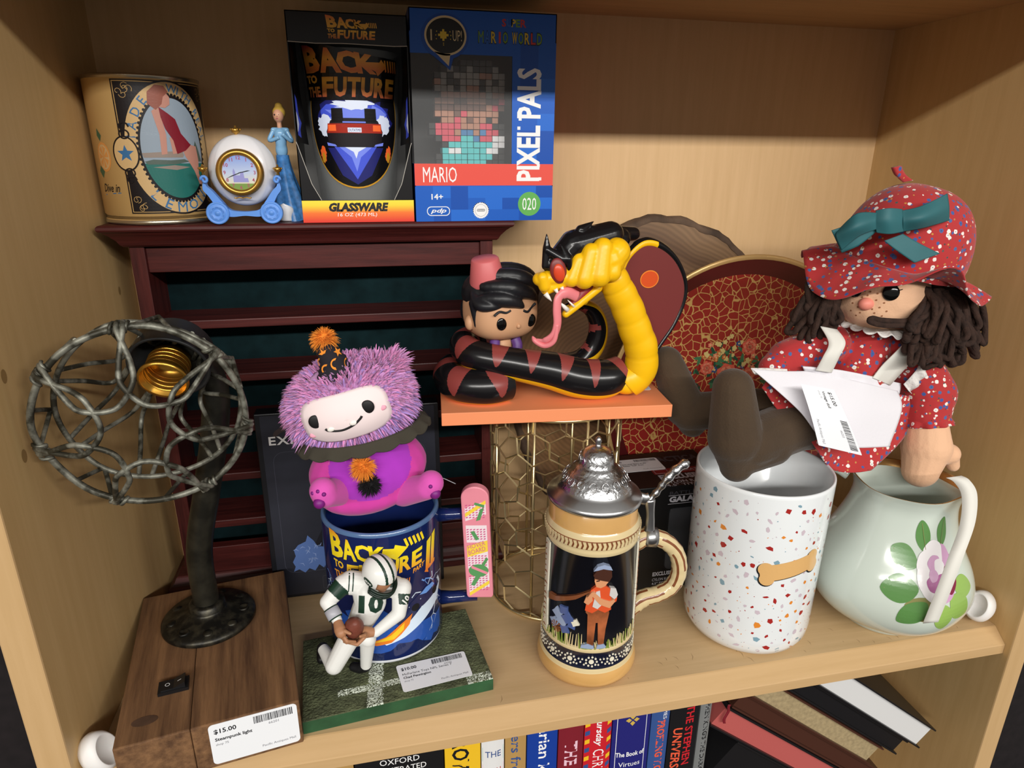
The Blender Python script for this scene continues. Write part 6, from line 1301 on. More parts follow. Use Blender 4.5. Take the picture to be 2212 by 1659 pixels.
# ================================================================== football player on a square of turf
from mathutils.bvhtree import BVHTree
def bvh_of(vf): return BVHTree.FromPolygons(vf[0], vf[1])
def onto(mb, t2, o, ux, uy, bvh, key, off=.02):
    """lay flat triangles onto a surface, looking along -(ux x uy)"""
    o, ux, uy = Vector(o), Vector(ux).normalized(), Vector(uy); uy = (uy-ux*uy.dot(ux)).normalized(); n = ux.cross(uy); vs = []
    for u, v in t2[0]:
        p = o+ux*u+uy*v; h = bvh.ray_cast(p+n*8, -n); q = h[0] if h[0] is not None else p; vs.append(q+n*off)
    mb.mesh(vs, t2[1], key, False)
mat('turf_dark', (84, 90, 64), .95, noise=(75, .45), bump=(120, .9)); mat('turf_side', (38, 78, 46), .8, noise=(40, .3), bump=(90, .5)); mat('turf_paint', (196, 204, 190), .9, noise=(120, .35))
mat('uni_white', (226, 226, 222), .5); mat('uni_green', (22, 52, 38), .45); mat('helmet_white', (232, 232, 228), .25, coat=.3); mat('fig_skin', (172, 122, 88), .5); mat('ball_brown', (118, 62, 48), .5, bump=(300, .3)); mat('shoe_black', (22, 22, 24), .45); mat('mask_green', (16, 36, 28), .35)
ff_c = (20.3, 6.3, 0)
fp = thing('player_figure', ff_c, 'kneeling football player figure in white uniform holding a ball on a turf base', 'figurine')
P5 = [(13.75, 1.5), (27.8, 2.9), (26.9, 11.6), (13.15, 10.2)]
mb = MB(); A5 = [Vector((p[0], p[1], 0)) for p in P5]; rg = random.Random(41)
def turf(u, v):
    p = A5[0].lerp(A5[1], u).lerp(A5[3].lerp(A5[2], u), v); return (p.x, p.y, 1.1+(rg.uniform(-.05, .06) if 0 < u < 1 and 0 < v < 1 else -.03))
def tkey(i, j):
    u, v = (i+.5)/200, (j+.5)/140; n = rg.random()
    if abs(u-.36-.08*v) < .035+.01*rg.random() and v < .82 and n > .3: return 'turf_paint'
    if abs(v-.22) < .035 and .18 < u < .58 and n > .36: return 'turf_paint'
    if u > .86 and v < .1 and n > .4: return 'turf_paint'
    return 'turf_dark'
mb.grid(turf, 200, 140, 'turf_dark', True, mf=tkey)
for i in range(4):
    a, b = A5[i], A5[(i+1) % 4]; mb.grid(lambda u, v: a.lerp(b, u)+Vector((0, 0, .02+1.05*v)), 40, 3, 'turf_side', True)
mb.face([mb.pt(p+Vector((0, 0, .02))) for p in A5], 'turf_side'); mb.build('turf_base', 'turf_dark', fp)
lo = Vector((20.74, 1.50, 2.56)); q00, q10, q01, q11 = [Vector(p) for p in ((20.95, 2.75, 1.2), (26.3, 3.45, 1.2), (20.5, 5.6, 1.2), (26.0, 6.2, 1.2))]
price_label(fp, lambda u, v, d: q00.lerp(q10, u/5.4).lerp(q01.lerp(q11, u/5.4), v/2.85)+Vector((0, 0, d)), 5.4, 2.85, '$10.00', ['McFarlane Toys NFL Series 7', 'Chad Pennington'], '66202', r=.2)
hel = Vector((19.77, 3.90, 11.17)); sL = Vector((17.18, 4.50, 10.10)); sR = Vector((21.28, 4.50, 9.19)); ch = Vector((18.97, 4.20, 8.55)); wa = Vector((18.11, 4.70, 6.46)); hp2 = Vector((17.77, 5.00, 5.31))
kn = Vector((15.99, 4.60, 3.01)); kn.z = max(kn.z, 2.0); an = Vector((15.05, 6.60, 3.06)); kn2 = Vector((18.59, 4.60, 4.99)); an2 = kn2+Vector((-.35, .75, 0)); an2.z = 1.85
eL = Vector((16.01, 3.90, 9.22)); wL = Vector((16.64, 3.00, 8.24)); eR = Vector((20.96, 3.60, 7.68)); wR = Vector((19.24, 2.90, 6.85))
body = [(sL, .72, sR, .72), (ch, 1.15, ch+Vector((0, .3, .7)), 1.25), (ch, 1.15, wa, .95), (wa, .95, hp2, .95), (sL+Vector((.5, .1, .1)), .8, sR+Vector((-.5, .1, .1)), .8),
        (sL, .72, eL, .52), (eL, .52, wL, .36), (sR, .72, eR, .52), (eR, .52, wR, .36),
        (hp2+Vector((-.4, 0, -.1)), .82, kn, .68), (kn, .66, an, .42), (hp2+Vector((.4, 0, -.1)), .8, kn2, .62), (kn2, .6, an2, .42), ((sL+sR)/2, .8, hel, .7)]
bv = blob(body, .055, 6); bt = bvh_of(bv)
def ukey(c):
    t = (c-sL).dot((eL-sL).normalized()); t2_ = (c-sR).dot((eR-sR).normalized())
    if c.x < sL.x+.35 and .1 < t < .95 and c.z > eL.z: return 'uni_green'
    if c.x > sR.x-.3 and .35 < t2_ < 1.1 and c.z > eR.z: return 'uni_green'
    return 'uni_white'
bo_ = paint(MB(), bv, ukey).build('body', 'uni_white', fp)
view = Vector((.1, -.9, .42)).normalized(); ux = Vector((.96, .05, -.1)); uy = view.cross(ux)
mb = MB(); onto(mb, text2d('10', 0, -.62, h=1.35, w=1.75, align='C', bold=.05, maxlen=.2), ch+Vector((.05, -.6, .25)), ux, uy, bt, 'uni_green'); mb.build('jersey_number', 'uni_green', bo_, recalc=False)
for d in (0, .28):
    for q in ([(-1.35-d, .95), (-1.28-d, .95), (-1.2-d, 2.4), (-1.3-d, 2.4)], [(1.0+d, 1.1), (1.14+d, 1.05), (1.55+d, 1.75), (1.4+d, 1.85)]):
        mb = MB(); onto(mb, tri2d(q, .2), ch, ux, uy, bt, 'uni_green'); mb.build('shoulder_stripe', 'uni_green', bo_, recalc=False)
mb = MB(); onto(mb, text2d('10', 0, 0, h=.5, align='C', bold=.04, maxlen=.15, rot=.5), sR.lerp(eR, .42)+Vector((.25, 0, 0)), Vector((.7, .5, .1)), Vector((0, 0, 1)), bt, 'uni_white', .03); mb.build('sleeve_number', 'uni_white', bo_, recalc=False)
mb = MB(); wb = eL.lerp(wL, .62); dd = (wL-eL).normalized(); mb.lathe([(.42, -.42), (.5, -.42), (.5, -.34), (.52, -.33), (.52, .33), (.5, .34), (.5, .42), (.42, .42)], wb, 24, mf=lambda i: 'uni_green' if i in (1, 5, 0, 6) else 'text_silver', T=dd.to_track_quat('Z', 'Y').to_matrix()); mb.build('wrist_band', 'text_silver', fp)
# helmet
HX = Matrix.Translation(hel) @ Matrix.Rotation(math.radians(34), 4, 'Z') @ Matrix.Rotation(math.radians(28), 4, 'X')
def hpt(a, b, c): return HX @ Vector((a, b, c))
mb = MB()
def shell(u, v):
    th = math.pi*.74*v; ph = 2*math.pi*u; k = 1.0
    x, y, z = 1.12*math.sin(th)*math.cos(ph), 1.3*math.sin(th)*math.sin(ph), 1.22*math.cos(th)
    return hpt(x, y, z)
def skey(i, j):
    ph = 360*(i+.5)/160; x = 1.12*math.sin(math.pi*.74*(j+.5)/70)*math.cos(math.radians(ph))
    if .18 < abs(x) < .36 and not (225 < ph < 315 and j > 45): return 'uni_green'
    return 'helmet_white'
ids = [[mb.pt(shell(i/160, j/70)) for i in range(160)] for j in range(71)]
for j in range(70):
    for i in range(160):
        ph = 360*(i+.5)/160
        if j >= 40 and 222 < ph < 318: continue          # face opening
        i2 = (i+1) % 160; mb.face((ids[j][i], ids[j][i2], ids[j+1][i2], ids[j+1][i]), skey(i, j), True)
he = mb.build('helmet', 'helmet_white', fp, recalc=False, thick=.1)
fa_ = blob([('e', hpt(0, -.35, -.3), (.82, .8, .9), None), (hpt(0, -1.0, -.42), .12, hpt(0, -.9, -.2), .12), (hpt(0, -.75, -.95), .35, hpt(0, -.5, -.9), .35)], .06, 3)
fm_ = paint(MB(), fa_, 'fig_skin')
for s in (-1, 1): fm_.ell(hpt(s*.28, -1.02, -.18), (.1, .06, .05), 'ink_black', 8, 6)
fm_.build('face', 'fig_skin', fp)
for z, r in ((-.45, 1.02), (-.72, 1.02), (-1.0, .98)):
    MB().tube([hpt(1.12*math.cos(math.radians(a))*r, 1.62*math.sin(math.radians(a))*r*.98, z) for a in range(200, 345, 7)], .1, 'mask_green', 8).build('mask_bar', 'mask_green', he)
for a in (245, 270, 295): MB().tube([hpt(1.1*math.cos(math.radians(a)), 1.6*math.sin(math.radians(a)), -.62), hpt(1.08*math.cos(math.radians(a)), 1.56*math.sin(math.radians(a)), -.95)], .085, 'mask_green', 8).build('mask_bar', 'mask_green', he)
for s in (0, 1):
    a = 200 if s == 0 else 340; MB().tube([hpt(1.1*math.cos(math.radians(a)), 1.3*math.sin(math.radians(a)), .1), hpt(1.1*math.cos(math.radians(a)), 1.55*math.sin(math.radians(a)), -.95)], .085, 'mask_green', 8).build('mask_bar', 'mask_green', he)
hb_ = BVHTree.FromPolygons([p for p in mb.v], [list(f) for f in mb.f])
mb = MB(); lo_ = hpt(-1.1, -.25, -.05); lux = (HX.to_3x3() @ Vector((.25, -1, 0))); luy = HX.to_3x3() @ Vector((0, 0, 1)); lux = -lux if lux.cross(luy).x > 0 else lux
onto(mb, tri2d(disc2d(0, 0, .5, .34, 24), .15), lo_, lux, luy, hb_, 'helmet_white', .075); onto(mb, tri2d(disc2d(0, 0, .46, .3, 24), .15), lo_, lux, luy, hb_, 'uni_green', .085); onto(mb, text2d('JETS', 0, -.13, w=.68, h=.24, align='C', bold=.05, shear=.2), lo_, lux, luy, hb_, 'helmet_white', .1)
mb.build('helmet_emblem', 'uni_green', he, recalc=False)
# ball and hands
bl = Vector((17.75, 2.70, 7.66)); bd_ = Vector((.15, -.5, .75)).normalized(); TB = bd_.to_track_quat('Z', 'Y').to_matrix()
mb = MB(); mb.lathe([(0, -1.25), (.25, -1.12), (.52, -.75), (.68, -.3), (.7, 0), (.68, .3), (.52, .75), (.25, 1.12), (0, 1.25)], bl, 32, 'ball_brown', T=TB); mb.build('football', 'ball_brown', fp)
def hand(name, wrist, palm, fdirs, thumb):
    it = [(wrist, .3, palm, .42), (palm, .42, palm+(palm-wrist).normalized()*.2, .4)]
    for base, mid, tip, r in fdirs: it += [(palm.lerp(base, .5), r*1.1, base, r), (base, r, mid, r*.92), (mid, r*.92, tip, r*.75)]
    it += [(palm, .2, thumb[0], .15), (thumb[0], .15, thumb[1], .11)]
    paint(MB(), blob(it, .045, 3), 'fig_skin').build(name, 'fig_skin', fp)
def bs(a, h, k=1.0):     # point on the ball surface: angle a round its axis, height h
    r = .7*math.cos(min(1.4, abs(h)*.95))*k+.05; return bl+TB @ Vector((r*math.cos(a), r*math.sin(a), h))
vw = TB.inverted() @ Vector((0, -1, .3)); va = math.atan2(vw.y, vw.x)
left, right = TB.inverted() @ Vector((-1, -.2, 0)), TB.inverted() @ Vector((1, -.3, 0)); la, ra = math.atan2(left.y, left.x), math.atan2(right.y, right.x)
def lerp_a(a, b, t): d = math.atan2(math.sin(b-a), math.cos(b-a)); return a+d*t
pL = bs(la, .25, 1.35); pR = bs(ra, -.45, 1.35)
hand('hand', wL, pL, [(bs(lerp_a(la, va, .2), .35-k*.34, 1.4), bs(lerp_a(la, va, .75), .05-k*.38, 1.42), bs(lerp_a(la, va, 1.25), -.3-k*.36, 1.25), .15-.008*k) for k in range(4)], (bs(lerp_a(la, va, .3), .62, 1.25), bs(lerp_a(la, va, .75), .72, 1.2)))
hand('hand', wR, pR, [(bs(lerp_a(ra, va, .15), -.2-k*.3, 1.45), bs(lerp_a(ra, va, .7), -.45-k*.32, 1.6), bs(lerp_a(ra, va, 1.35), -.75-k*.3, 1.6), .15-.008*k) for k in range(4)], (bs(lerp_a(ra, va, .3), .1, 1.3), bs(lerp_a(ra, va, .55), .35, 1.2)))
for a, n in ((an, Vector((-.15, .6, -.75))), (an2, Vector((-.5, .25, -.4)))):
    t_ = a+n*.9; t_.z = max(t_.z, 1.55); paint(MB(), blob([(a, .45, t_, .42), (t_, .42, t_+(Vector((0, -.9, -.05)) if a is an else Vector((-.5, .3, -.05))), .36)], .07, 4), 'shoe_black').build('shoe', 'shoe_black', fp)
# ================================================================== rag doll sitting on the jar and the pitcher
def floral():
    m = bpy.data.materials.new('floral_red'); m.use_nodes = True; nt = m.node_tree; b = nt.nodes['Principled BSDF']; b.inputs['Roughness'].default_value = .85; b.inputs['Sheen Weight'].default_value = .2
    tc = nt.nodes.new('ShaderNodeTexCoord'); prev = None; base = nt.nodes.new('ShaderNodeRGB'); base.outputs[0].default_value = lin((174, 40, 42)); prev = base.outputs[0]
    for sc, off, rad, cols in ((158, 0, .25, ((60, 86, 150), (232, 226, 220), (232, 226, 220))), (175, 3.3, .15, ((196, 140, 60), (70, 86, 80), (60, 80, 140))), (150, 7.7, .25, ((60, 86, 150), (232, 226, 220), (70, 96, 150))), (185, 9.1, .13, ((200, 150, 70), (60, 84, 76), (90, 60, 50)))):
        mp = nt.nodes.new('ShaderNodeMapping'); mp.inputs['Location'].default_value = (off, off*.7, off*.3); nt.links.new(tc.outputs['Object'], mp.inputs[0])
        n = nt.nodes.new('ShaderNodeTexNoise'); n.inputs['Scale'].default_value = 780; nt.links.new(mp.outputs[0], n.inputs['Vector'])
        v = nt.nodes.new('ShaderNodeTexVoronoi'); v.inputs['Scale'].default_value = sc; v.inputs['Randomness'].default_value = .8; nt.links.new(mp.outputs[0], v.inputs['Vector'])
        ad = nt.nodes.new('ShaderNodeMath'); ad.operation = 'MULTIPLY_ADD'; ad.inputs[1].default_value = .16; nt.links.new(n.outputs['Fac'], ad.inputs[0]); nt.links.new(v.outputs['Distance'], ad.inputs[2])
        lt = nt.nodes.new('ShaderNodeMath'); lt.operation = 'LESS_THAN'; lt.inputs[1].default_value = rad+.08; nt.links.new(ad.outputs[0], lt.inputs[0])
        sp_ = nt.nodes.new('ShaderNodeSeparateColor'); nt.links.new(v.outputs['Color'], sp_.inputs[0])
        r = nt.nodes.new('ShaderNodeValToRGB'); r.color_ramp.interpolation = 'CONSTANT'; r.color_ramp.elements.new(.66)
        for e, p, c in zip(r.color_ramp.elements, (0, .36, .68), cols): e.position = p; e.color = lin(c)
        nt.links.new(sp_.outputs[0], r.inputs[0]); mx = nt.nodes.new('ShaderNodeMix'); mx.data_type = 'RGBA'; nt.links.new(lt.outputs[0], mx.inputs[0]); nt.links.new(prev, mx.inputs[6]); nt.links.new(r.outputs[0], mx.inputs[7]); prev = mx.outputs[2]
        lt2 = nt.nodes.new('ShaderNodeMath'); lt2.operation = 'LESS_THAN'; lt2.inputs[1].default_value = .13; nt.links.new(ad.outputs[0], lt2.inputs[0])
        m2 = nt.nodes.new('ShaderNodeMix'); m2.data_type = 'RGBA'; m2.inputs[7].default_value = lin((46, 54, 84)); nt.links.new(lt2.outputs[0], m2.inputs[0]); nt.links.new(prev, m2.inputs[6]); prev = m2.outputs[2]
    nt.links.new(prev, b.inputs['Base Color']); MATS['floral_red'] = m
floral()
mat('doll_skin', (228, 182, 146), .85, sheen=.2, bump=(700, .15)); mat('doll_white', (226, 224, 230), .8, sheen=.1, bump=(500, .1)); mat('lace_white', (222, 218, 214), .8, bump=(300, .6)); mat('boot_brown', (68, 52, 35), .9, sheen=.15, bump=(600, .25), noise=(30, .12)); mat('yarn_brown', (50, 32, 24), .95, bump=(240, .9, (1, 1, 1)), noise=(160, .35)); mat('bow_teal', (42, 98, 104), .6, noise=(30, .1)); mat('nose_pink', (232, 140, 122), .5); mat('freckle', (150, 98, 66), .8); mat('ribbon_cream', (222, 220, 212), .6)
dc = (61.5, 9.0, 15.0)
doll = thing('rag_doll', dc, 'rag doll in red floral dress and hat with white apron seated above the jar', 'doll')
def patch(rows, nu=8, nv=8, wav=None):
    """smooth cloth through a grid of control points"""
    R = [spline(r, nu) for r in rows]; cols = [spline([r[i] for r in R], nv) for i in range(len(R[0]))]; mb = MB(); nU, nV = len(cols), len(cols[0])
    ids = [[mb.pt(Vector(cols[i][j])+(wav(i/(nU-1), j/(nV-1)) if wav else Vector((0, 0, 0)))) for i in range(nU)] for j in range(nV)]
    for j in range(nV-1):
        for i in range(nU-1): mb.face((ids[j][i], ids[j][i+1], ids[j+1][i+1], ids[j+1][i]), None, True)
    return mb
FACING = Vector((-.655, -.736, .168))        # the way the doll looks out of the shelf
def drape(rows, bvh, off=.3):
    """keep cloth control points on the outside of the body they lie on"""
    out = []
    for r in rows:
        q = []
        for p in r:
            p = Vector(p); h = bvh.ray_cast(p+FACING*30, -FACING)
            if h[0] is not None and (h[0]-p).dot(FACING) > -off: p = h[0]+FACING*off
            q.append(p)
        out.append(q)
    return out
# dress body with puffed sleeves
tor = [((60.88, 8.80, 25.46), 1.7, (60.12, 8.80, 22.67), 2.6), ((60.12, 8.80, 22.67), 2.6, (59.56, 9.20, 17.92), 3.0), ((65.33, 8.60, 23.05), 1.9, (66.66, 7.60, 20.15), 2.25), ((66.66, 7.60, 20.15), 2.25, (66.39, 7.00, 18.48), 1.9), ((57.22, 9.00, 24.79), 1.7, (53.27, 8.60, 23.73), 1.55), ((53.27, 8.60, 23.73), 1.55, (51.76, 8.20, 23.16), 1.1), ((63.14, 8.60, 24.60), 1.8, (65.33, 8.60, 23.05), 2.0)]
db_ = blob(tor, .14, 5); dbv = bvh_of(db_); paint(MB(), db_, 'floral_red').build('dress_bodice', 'floral_red', doll)
wv = lambda a, f, ph=0: (lambda u, v: Vector((0, -1, .4))*a*v*math.sin(f*u+ph+1.5*v))
patch(drape([[(53.67, 8.00, 22.71), (56.88, 7.30, 22.22), (61.09, 7.40, 21.23), (65.52, 8.40, 19.95)], [(51.27, 7.50, 22.63), (54.38, 6.40, 20.24), (58.25, 6.00, 17.86), (64.68, 7.00, 16.90)], [(50.17, 7.20, 21.90), (52.93, 5.80, 18.99), (56.93, 5.40, 14.94), (60.62, 5.60, 14.44), (64.38, 6.60, 13.27)][:4]], dbv, .2), 12, 10, wv(.35, 14)).build('skirt', 'floral_red', doll, thick=.12)
patch([[(54.96, 7.80, 18.00), (57.84, 7.80, 16.70), (61.58, 7.80, 16.16)], [(55.92, 7.60, 16.73), (58.76, 7.50, 14.22), (62.73, 7.60, 14.38)]], 10, 6, wv(.3, 9)).build('skirt_lining', 'floral_red', doll, thick=.12)
ap = patch(drape([[(54.09, 7.30, 23.11), (56.26, 6.60, 22.73), (59.05, 6.20, 22.14), (62.41, 6.40, 21.08)], [(51.80, 6.90, 23.37), (54.34, 5.70, 21.68), (57.78, 4.90, 20.16), (62.19, 5.40, 19.84)], [(48.82, 6.60, 23.76), (52.50, 5.10, 20.64), (55.35, 4.40, 17.78), (61.02, 4.70, 16.94)]], dbv, .95), 12, 12, wv(.1, 7)); ap.build('apron', 'doll_white', doll, thick=.1)
patch([[(52.12, 6.80, 23.50), (50.40, 6.70, 23.71), (48.74, 6.50, 23.87)], [(52.14, 6.70, 22.96), (50.71, 6.50, 23.00), (49.07, 6.40, 23.40)]], 10, 3, wv(.15, 30)).build('lace_trim', 'lace_white', doll, thick=.06)
patch(drape([[(53.94, 7.30, 23.51), (56.15, 6.60, 23.32), (59.16, 6.50, 22.74), (63.53, 7.40, 21.35)], [(54.07, 7.20, 22.83), (56.24, 6.50, 22.45), (59.34, 6.45, 21.71), (63.53, 7.30, 20.39)]], dbv, .55), 12, 4, wv(.08, 40)).build('waistband', 'doll_white', doll, thick=.14)
patch(drape([[(54.95, 7.40, 26.67), (55.23, 6.50, 25.58), (54.71, 6.20, 24.56), (54.49, 6.50, 23.34)], [(56.18, 7.00, 26.46), (56.41, 6.10, 25.63), (55.90, 5.90, 24.51), (55.79, 6.30, 23.13)]], dbv, .3), 10, 3).build('apron_strap', 'ribbon_cream', doll, thick=.1)
patch(drape([[(62.27, 6.30, 25.47), (60.85, 5.90, 24.50), (60.17, 6.10, 23.51), (59.79, 6.40, 22.46)], [(64.08, 6.60, 24.51), (62.76, 6.10, 23.56), (62.10, 6.30, 22.46), (61.86, 6.70, 21.54)]], dbv, .3), 10, 3).build('apron_strap', 'ribbon_cream', doll, thick=.1)
patch(drape([[(64.31, 6.90, 24.69), (64.10, 6.50, 23.16), (63.39, 6.90, 21.45)], [(65.54, 7.00, 23.72), (64.99, 6.60, 22.26), (64.38, 7.10, 20.49)]], dbv, .25), 10, 3, wv(.2, 25)).build('lace_trim', 'lace_white', doll, thick=.06)
# boots and legs
bt1 = blob([((47.15, 6.00, 22.45), 1.6, (47.72, 5.80, 18.42), 2.15), ((47.72, 5.80, 18.42), 2.15, (48.18, 5.90, 15.91), 1.35), ((48.48, 5.90, 16.70), 1.6, (51.15, 6.40, 17.46), 2.0), ((49.21, 6.00, 17.81), 2.1, (53.85, 7.20, 18.34), 2.15), ((53.85, 7.20, 18.34), 2.15, (58.09, 8.40, 17.71), 2.0)], .12, 9)
paint(MB(), bt1, 'boot_brown').build('boot', 'boot_brown', doll)
bt2 = blob([((44.54, 12.40, 22.80), 1.35, (46.40, 11.90, 18.73), 1.75), ((46.40, 11.90, 18.73), 1.75, (47.11, 11.70, 17.24), 1.2), ((46.72, 11.60, 18.39), 1.65, (50.79, 10.40, 18.98), 1.6), ((50.79, 10.40, 18.98), 1.6, (55.44, 9.40, 19.02), 1.7)], .12, 6)
paint(MB(), bt2, 'boot_brown').build('boot', 'boot_brown', doll)
# right hand mitten resting in the pitcher mouth
hn = blob([((66.40, 6.80, 17.70), 1.7, (66.47, 6.30, 15.74), 2.0), ((66.47, 6.30, 15.74), 2.0, (65.99, 5.90, 13.77), 1.5), ((67.15, 6.20, 15.29), 1.5, (68.47, 5.80, 15.13), .9), ((68.62, 5.80, 14.90), .75, (69.05, 5.70, 14.02), .55)], .1, 5)
paint(MB(), hn, 'doll_skin').build('hand', 'doll_skin', doll)
cf_ = Vector((66.43, 6.90, 17.96)); TA = (Vector((66.57, 6.30, 15.73))-cf_).normalized().to_track_quat('Z', 'Y').to_matrix()
MB().grid(lambda u, v: cf_+TA @ Vector(((1.75+.25*v+.14*math.sin(2*math.pi*u*11)*v)*math.cos(2*math.pi*u), (1.75+.25*v+.14*math.sin(2*math.pi*u*11)*v)*math.sin(2*math.pi*u), -.4+.75*v)), 88, 4, 'floral_red', True, True).build('cuff', 'floral_red', doll, thick=.08)
# head
hdc = Vector((61.01, 8.60, 29.19)); hv_ = blob([('e', hdc, (3.9, 3.5, 3.5), None), ('e', hdc+Vector((-.5, -.6, -1.0)), (3.1, 2.6, 2.2), None), (hdc+Vector((-.4, .2, -3.0)), 1.2, hdc+Vector((-.5, .3, -4.2)), 1.3)], .13, 7); hbv = bvh_of(hv_)
hd_o = paint(MB(), hv_, 'doll_skin').build('head', 'doll_skin', doll)
def face_at(p):            # the point of the face straight behind p
    h = hbv.ray_cast(Vector(p)+FACING*20, -FACING); return (h[0], h[1]) if h[0] is not None else (Vector(p), FACING)
def button(name, p, r, key, flat=.35, par=hd_o):
    c, n = face_at(p); MB().ell(c+n*r*flat*.3, (r, r, r*flat), key, 24, 12, n.to_track_quat('Z', 'Y').to_matrix()).build(name, key, par)
button('eye', (59.56, 6.00, 29.49), .62, 'gloss_black'); button('eye', (56.32, 6.00, 29.74), .5, 'gloss_black')
c, n = face_at((57.09, 5.50, 28.79)); MB().ell(c, (.62, .5, .5), 'nose_pink', 20, 12).build('nose', 'nose_pink', hd_o)
fk = MB()
for p in ((56.24, 6.00, 28.17), (56.80, 6.00, 27.78), (56.83, 6.00, 28.44), (57.13, 6.00, 27.99), (57.08, 6.00, 29.22), (57.54, 6.00, 29.35), (57.72, 6.00, 29.63), (58.40, 6.00, 28.95), (58.82, 6.00, 28.36), (59.15, 6.00, 28.71), (59.51, 6.00, 28.04), (59.17, 6.00, 27.68), (58.45, 6.00, 27.93), (58.18, 6.00, 28.24), (58.41, 6.00, 29.46), (57.22, 6.00, 29.71), (59.85, 6.00, 27.43), (56.28, 6.00, 28.78)):
    c, n = face_at(p); T_ = n.to_track_quat('Z', 'Y').to_matrix(); fk.mesh([c+n*.03+T_ @ Vector((.075*math.cos(k), .075*math.sin(k), 0)) for k in [q*math.pi/4 for q in range(8)]], [list(range(8))], 'freckle')
fk.build('freckles', 'freckle', hd_o, recalc=False)
for a, b in (((59.54, 6.00, 29.92), (59.87, 6.00, 30.31)), ((59.78, 6.00, 29.77), (60.24, 6.00, 30.11)), ((59.99, 6.00, 29.58), (60.54, 6.00, 29.71))):
    p0, n0 = face_at(a); p1, n1 = face_at(b); MB().tube([p0+n0*.04, p1+n1*.04], [.06, .03], 'gloss_black', 6).build('eyelash', 'gloss_black', hd_o)
# lace collar
ccn = Vector((60.92, 8.30, 26.06)); MB().grid(lambda u, v: ccn+Vector(((1.9+1.1*v+.2*v*math.sin(2*math.pi*u*17))*math.cos(2*math.pi*u), (1.8+1.0*v)*math.sin(2*math.pi*u), .35-.5*v+.16*v*math.cos(2*math.pi*u*17)-.22*math.cos(2*math.pi*u)*(1+v))), 170, 4, 'lace_white', True, True).build('lace_collar', 'lace_white', doll, thick=.06)
# hat
HC = Vector((61.85, 8.60, 31.04)); RT = Matrix.Rotation(math.radians(10), 3, 'Y') @ Matrix.Rotation(math.radians(9), 3, 'X')
def hatp(x, y, z): return HC+RT @ Vector((x, y, z))
def crown(u, v):
    a = 2*math.pi*u; th = math.pi*.56*(1-v)+.001; k = 1+.018*math.sin(a*13)*(1-v)**.5*0+.03*math.sin(a*15)*max(0, .35-v)
    r = 4.95*k; return hatp(r*math.sin(th)**.8*math.cos(a), r*.9*math.sin(th)**.8*math.sin(a), 1.0+5.4*math.cos(th)*(1 if v > .1 else 1))
cr = MB().grid(crown, 120, 30, 'floral_red', True, True).build('hat_crown', 'floral_red', doll)
def brim(u, v):
    a = 2*math.pi*u; f = math.sin(a*7+.6)+.5*math.sin(a*11+2); front = max(0, math.cos(a-math.radians(227))); r = 4.7+2.3*v*(1+.0*f)+.12*f*v
    return hatp(r*1.05*math.cos(a), r*.92*math.sin(a), .35-1.15*v**1.2*(1+.55*front)+.42*f*v-1.75*v*math.exp(-((math.degrees(a)-203)/26)**2)+2.7*v*math.exp(-((math.degrees(a)-256)/32)**2)+.1*math.sin(a*23)*v*(1-v)*2)
MB().grid(brim, 200, 10, 'floral_red', True, True).build('hat_brim', 'floral_red', doll, thick=.1)
patch([[(60.41, 8.00, 37.60), (59.51, 7.70, 38.08), (59.02, 7.60, 38.61)], [(61.28, 8.00, 37.74), (60.26, 7.80, 38.18), (59.72, 7.70, 38.74)]], 6, 3).build('hat_tab', 'floral_red', cr, thick=.3)
# bow on the hat
bw = doll
y0 = 3.75
def rib(rows, name='bow_loop'): return patch(rows, 10, 8).build(name, 'bow_teal', bow, thick=.07)
kn_ = Vector((56.06, 3.50, 35.26)); mbk = patch([[(55.15, 3.90, 35.83), (55.73, 3.40, 36.02), (57.05, 3.70, 35.92)], [(55.06, 3.70, 35.13), (55.69, 3.15, 35.23), (57.14, 3.50, 35.12)], [(55.34, 3.70, 34.36), (56.15, 3.35, 34.29), (57.39, 3.60, 34.40)]], 8, 8)
bow = mbk.build('bow_knot', 'bow_teal', cr, thick=.12)
rib([[(55.13, 3.80, 35.68), (53.48, 3.70, 35.64), (52.64, 4.30, 34.40)], [(54.86, 3.40, 35.25), (53.17, 3.10, 34.84), (52.49, 4.10, 34.04)], [(55.08, 3.50, 34.61), (53.81, 3.50, 34.15), (53.10, 4.10, 33.13)]])
rib([[(55.24, 3.95, 35.60), (53.68, 3.90, 35.06), (52.26, 4.40, 34.46)], [(55.49, 3.90, 34.40), (54.18, 3.80, 33.47), (53.30, 4.30, 32.91)]])
rib([[(57.12, 3.75, 35.82), (58.31, 3.40, 36.15), (60.81, 4.00, 36.95)], [(57.05, 3.40, 35.13), (58.13, 2.80, 35.42), (60.92, 3.70, 36.05)], [(57.35, 3.60, 34.40), (58.87, 3.40, 34.66), (61.46, 4.00, 35.08)]])
rib([[(57.36, 4.00, 35.71), (59.10, 4.00, 35.94), (61.12, 4.30, 36.87)], [(57.61, 3.90, 34.43), (59.43, 3.90, 34.73), (61.70, 4.30, 35.12)]])
rib([[(56.28, 3.90, 33.74), (57.12, 3.60, 33.12), (58.61, 3.30, 32.21)], [(57.70, 3.90, 34.20), (59.15, 3.60, 33.47), (60.80, 3.50, 32.79)]], 'bow_tail')
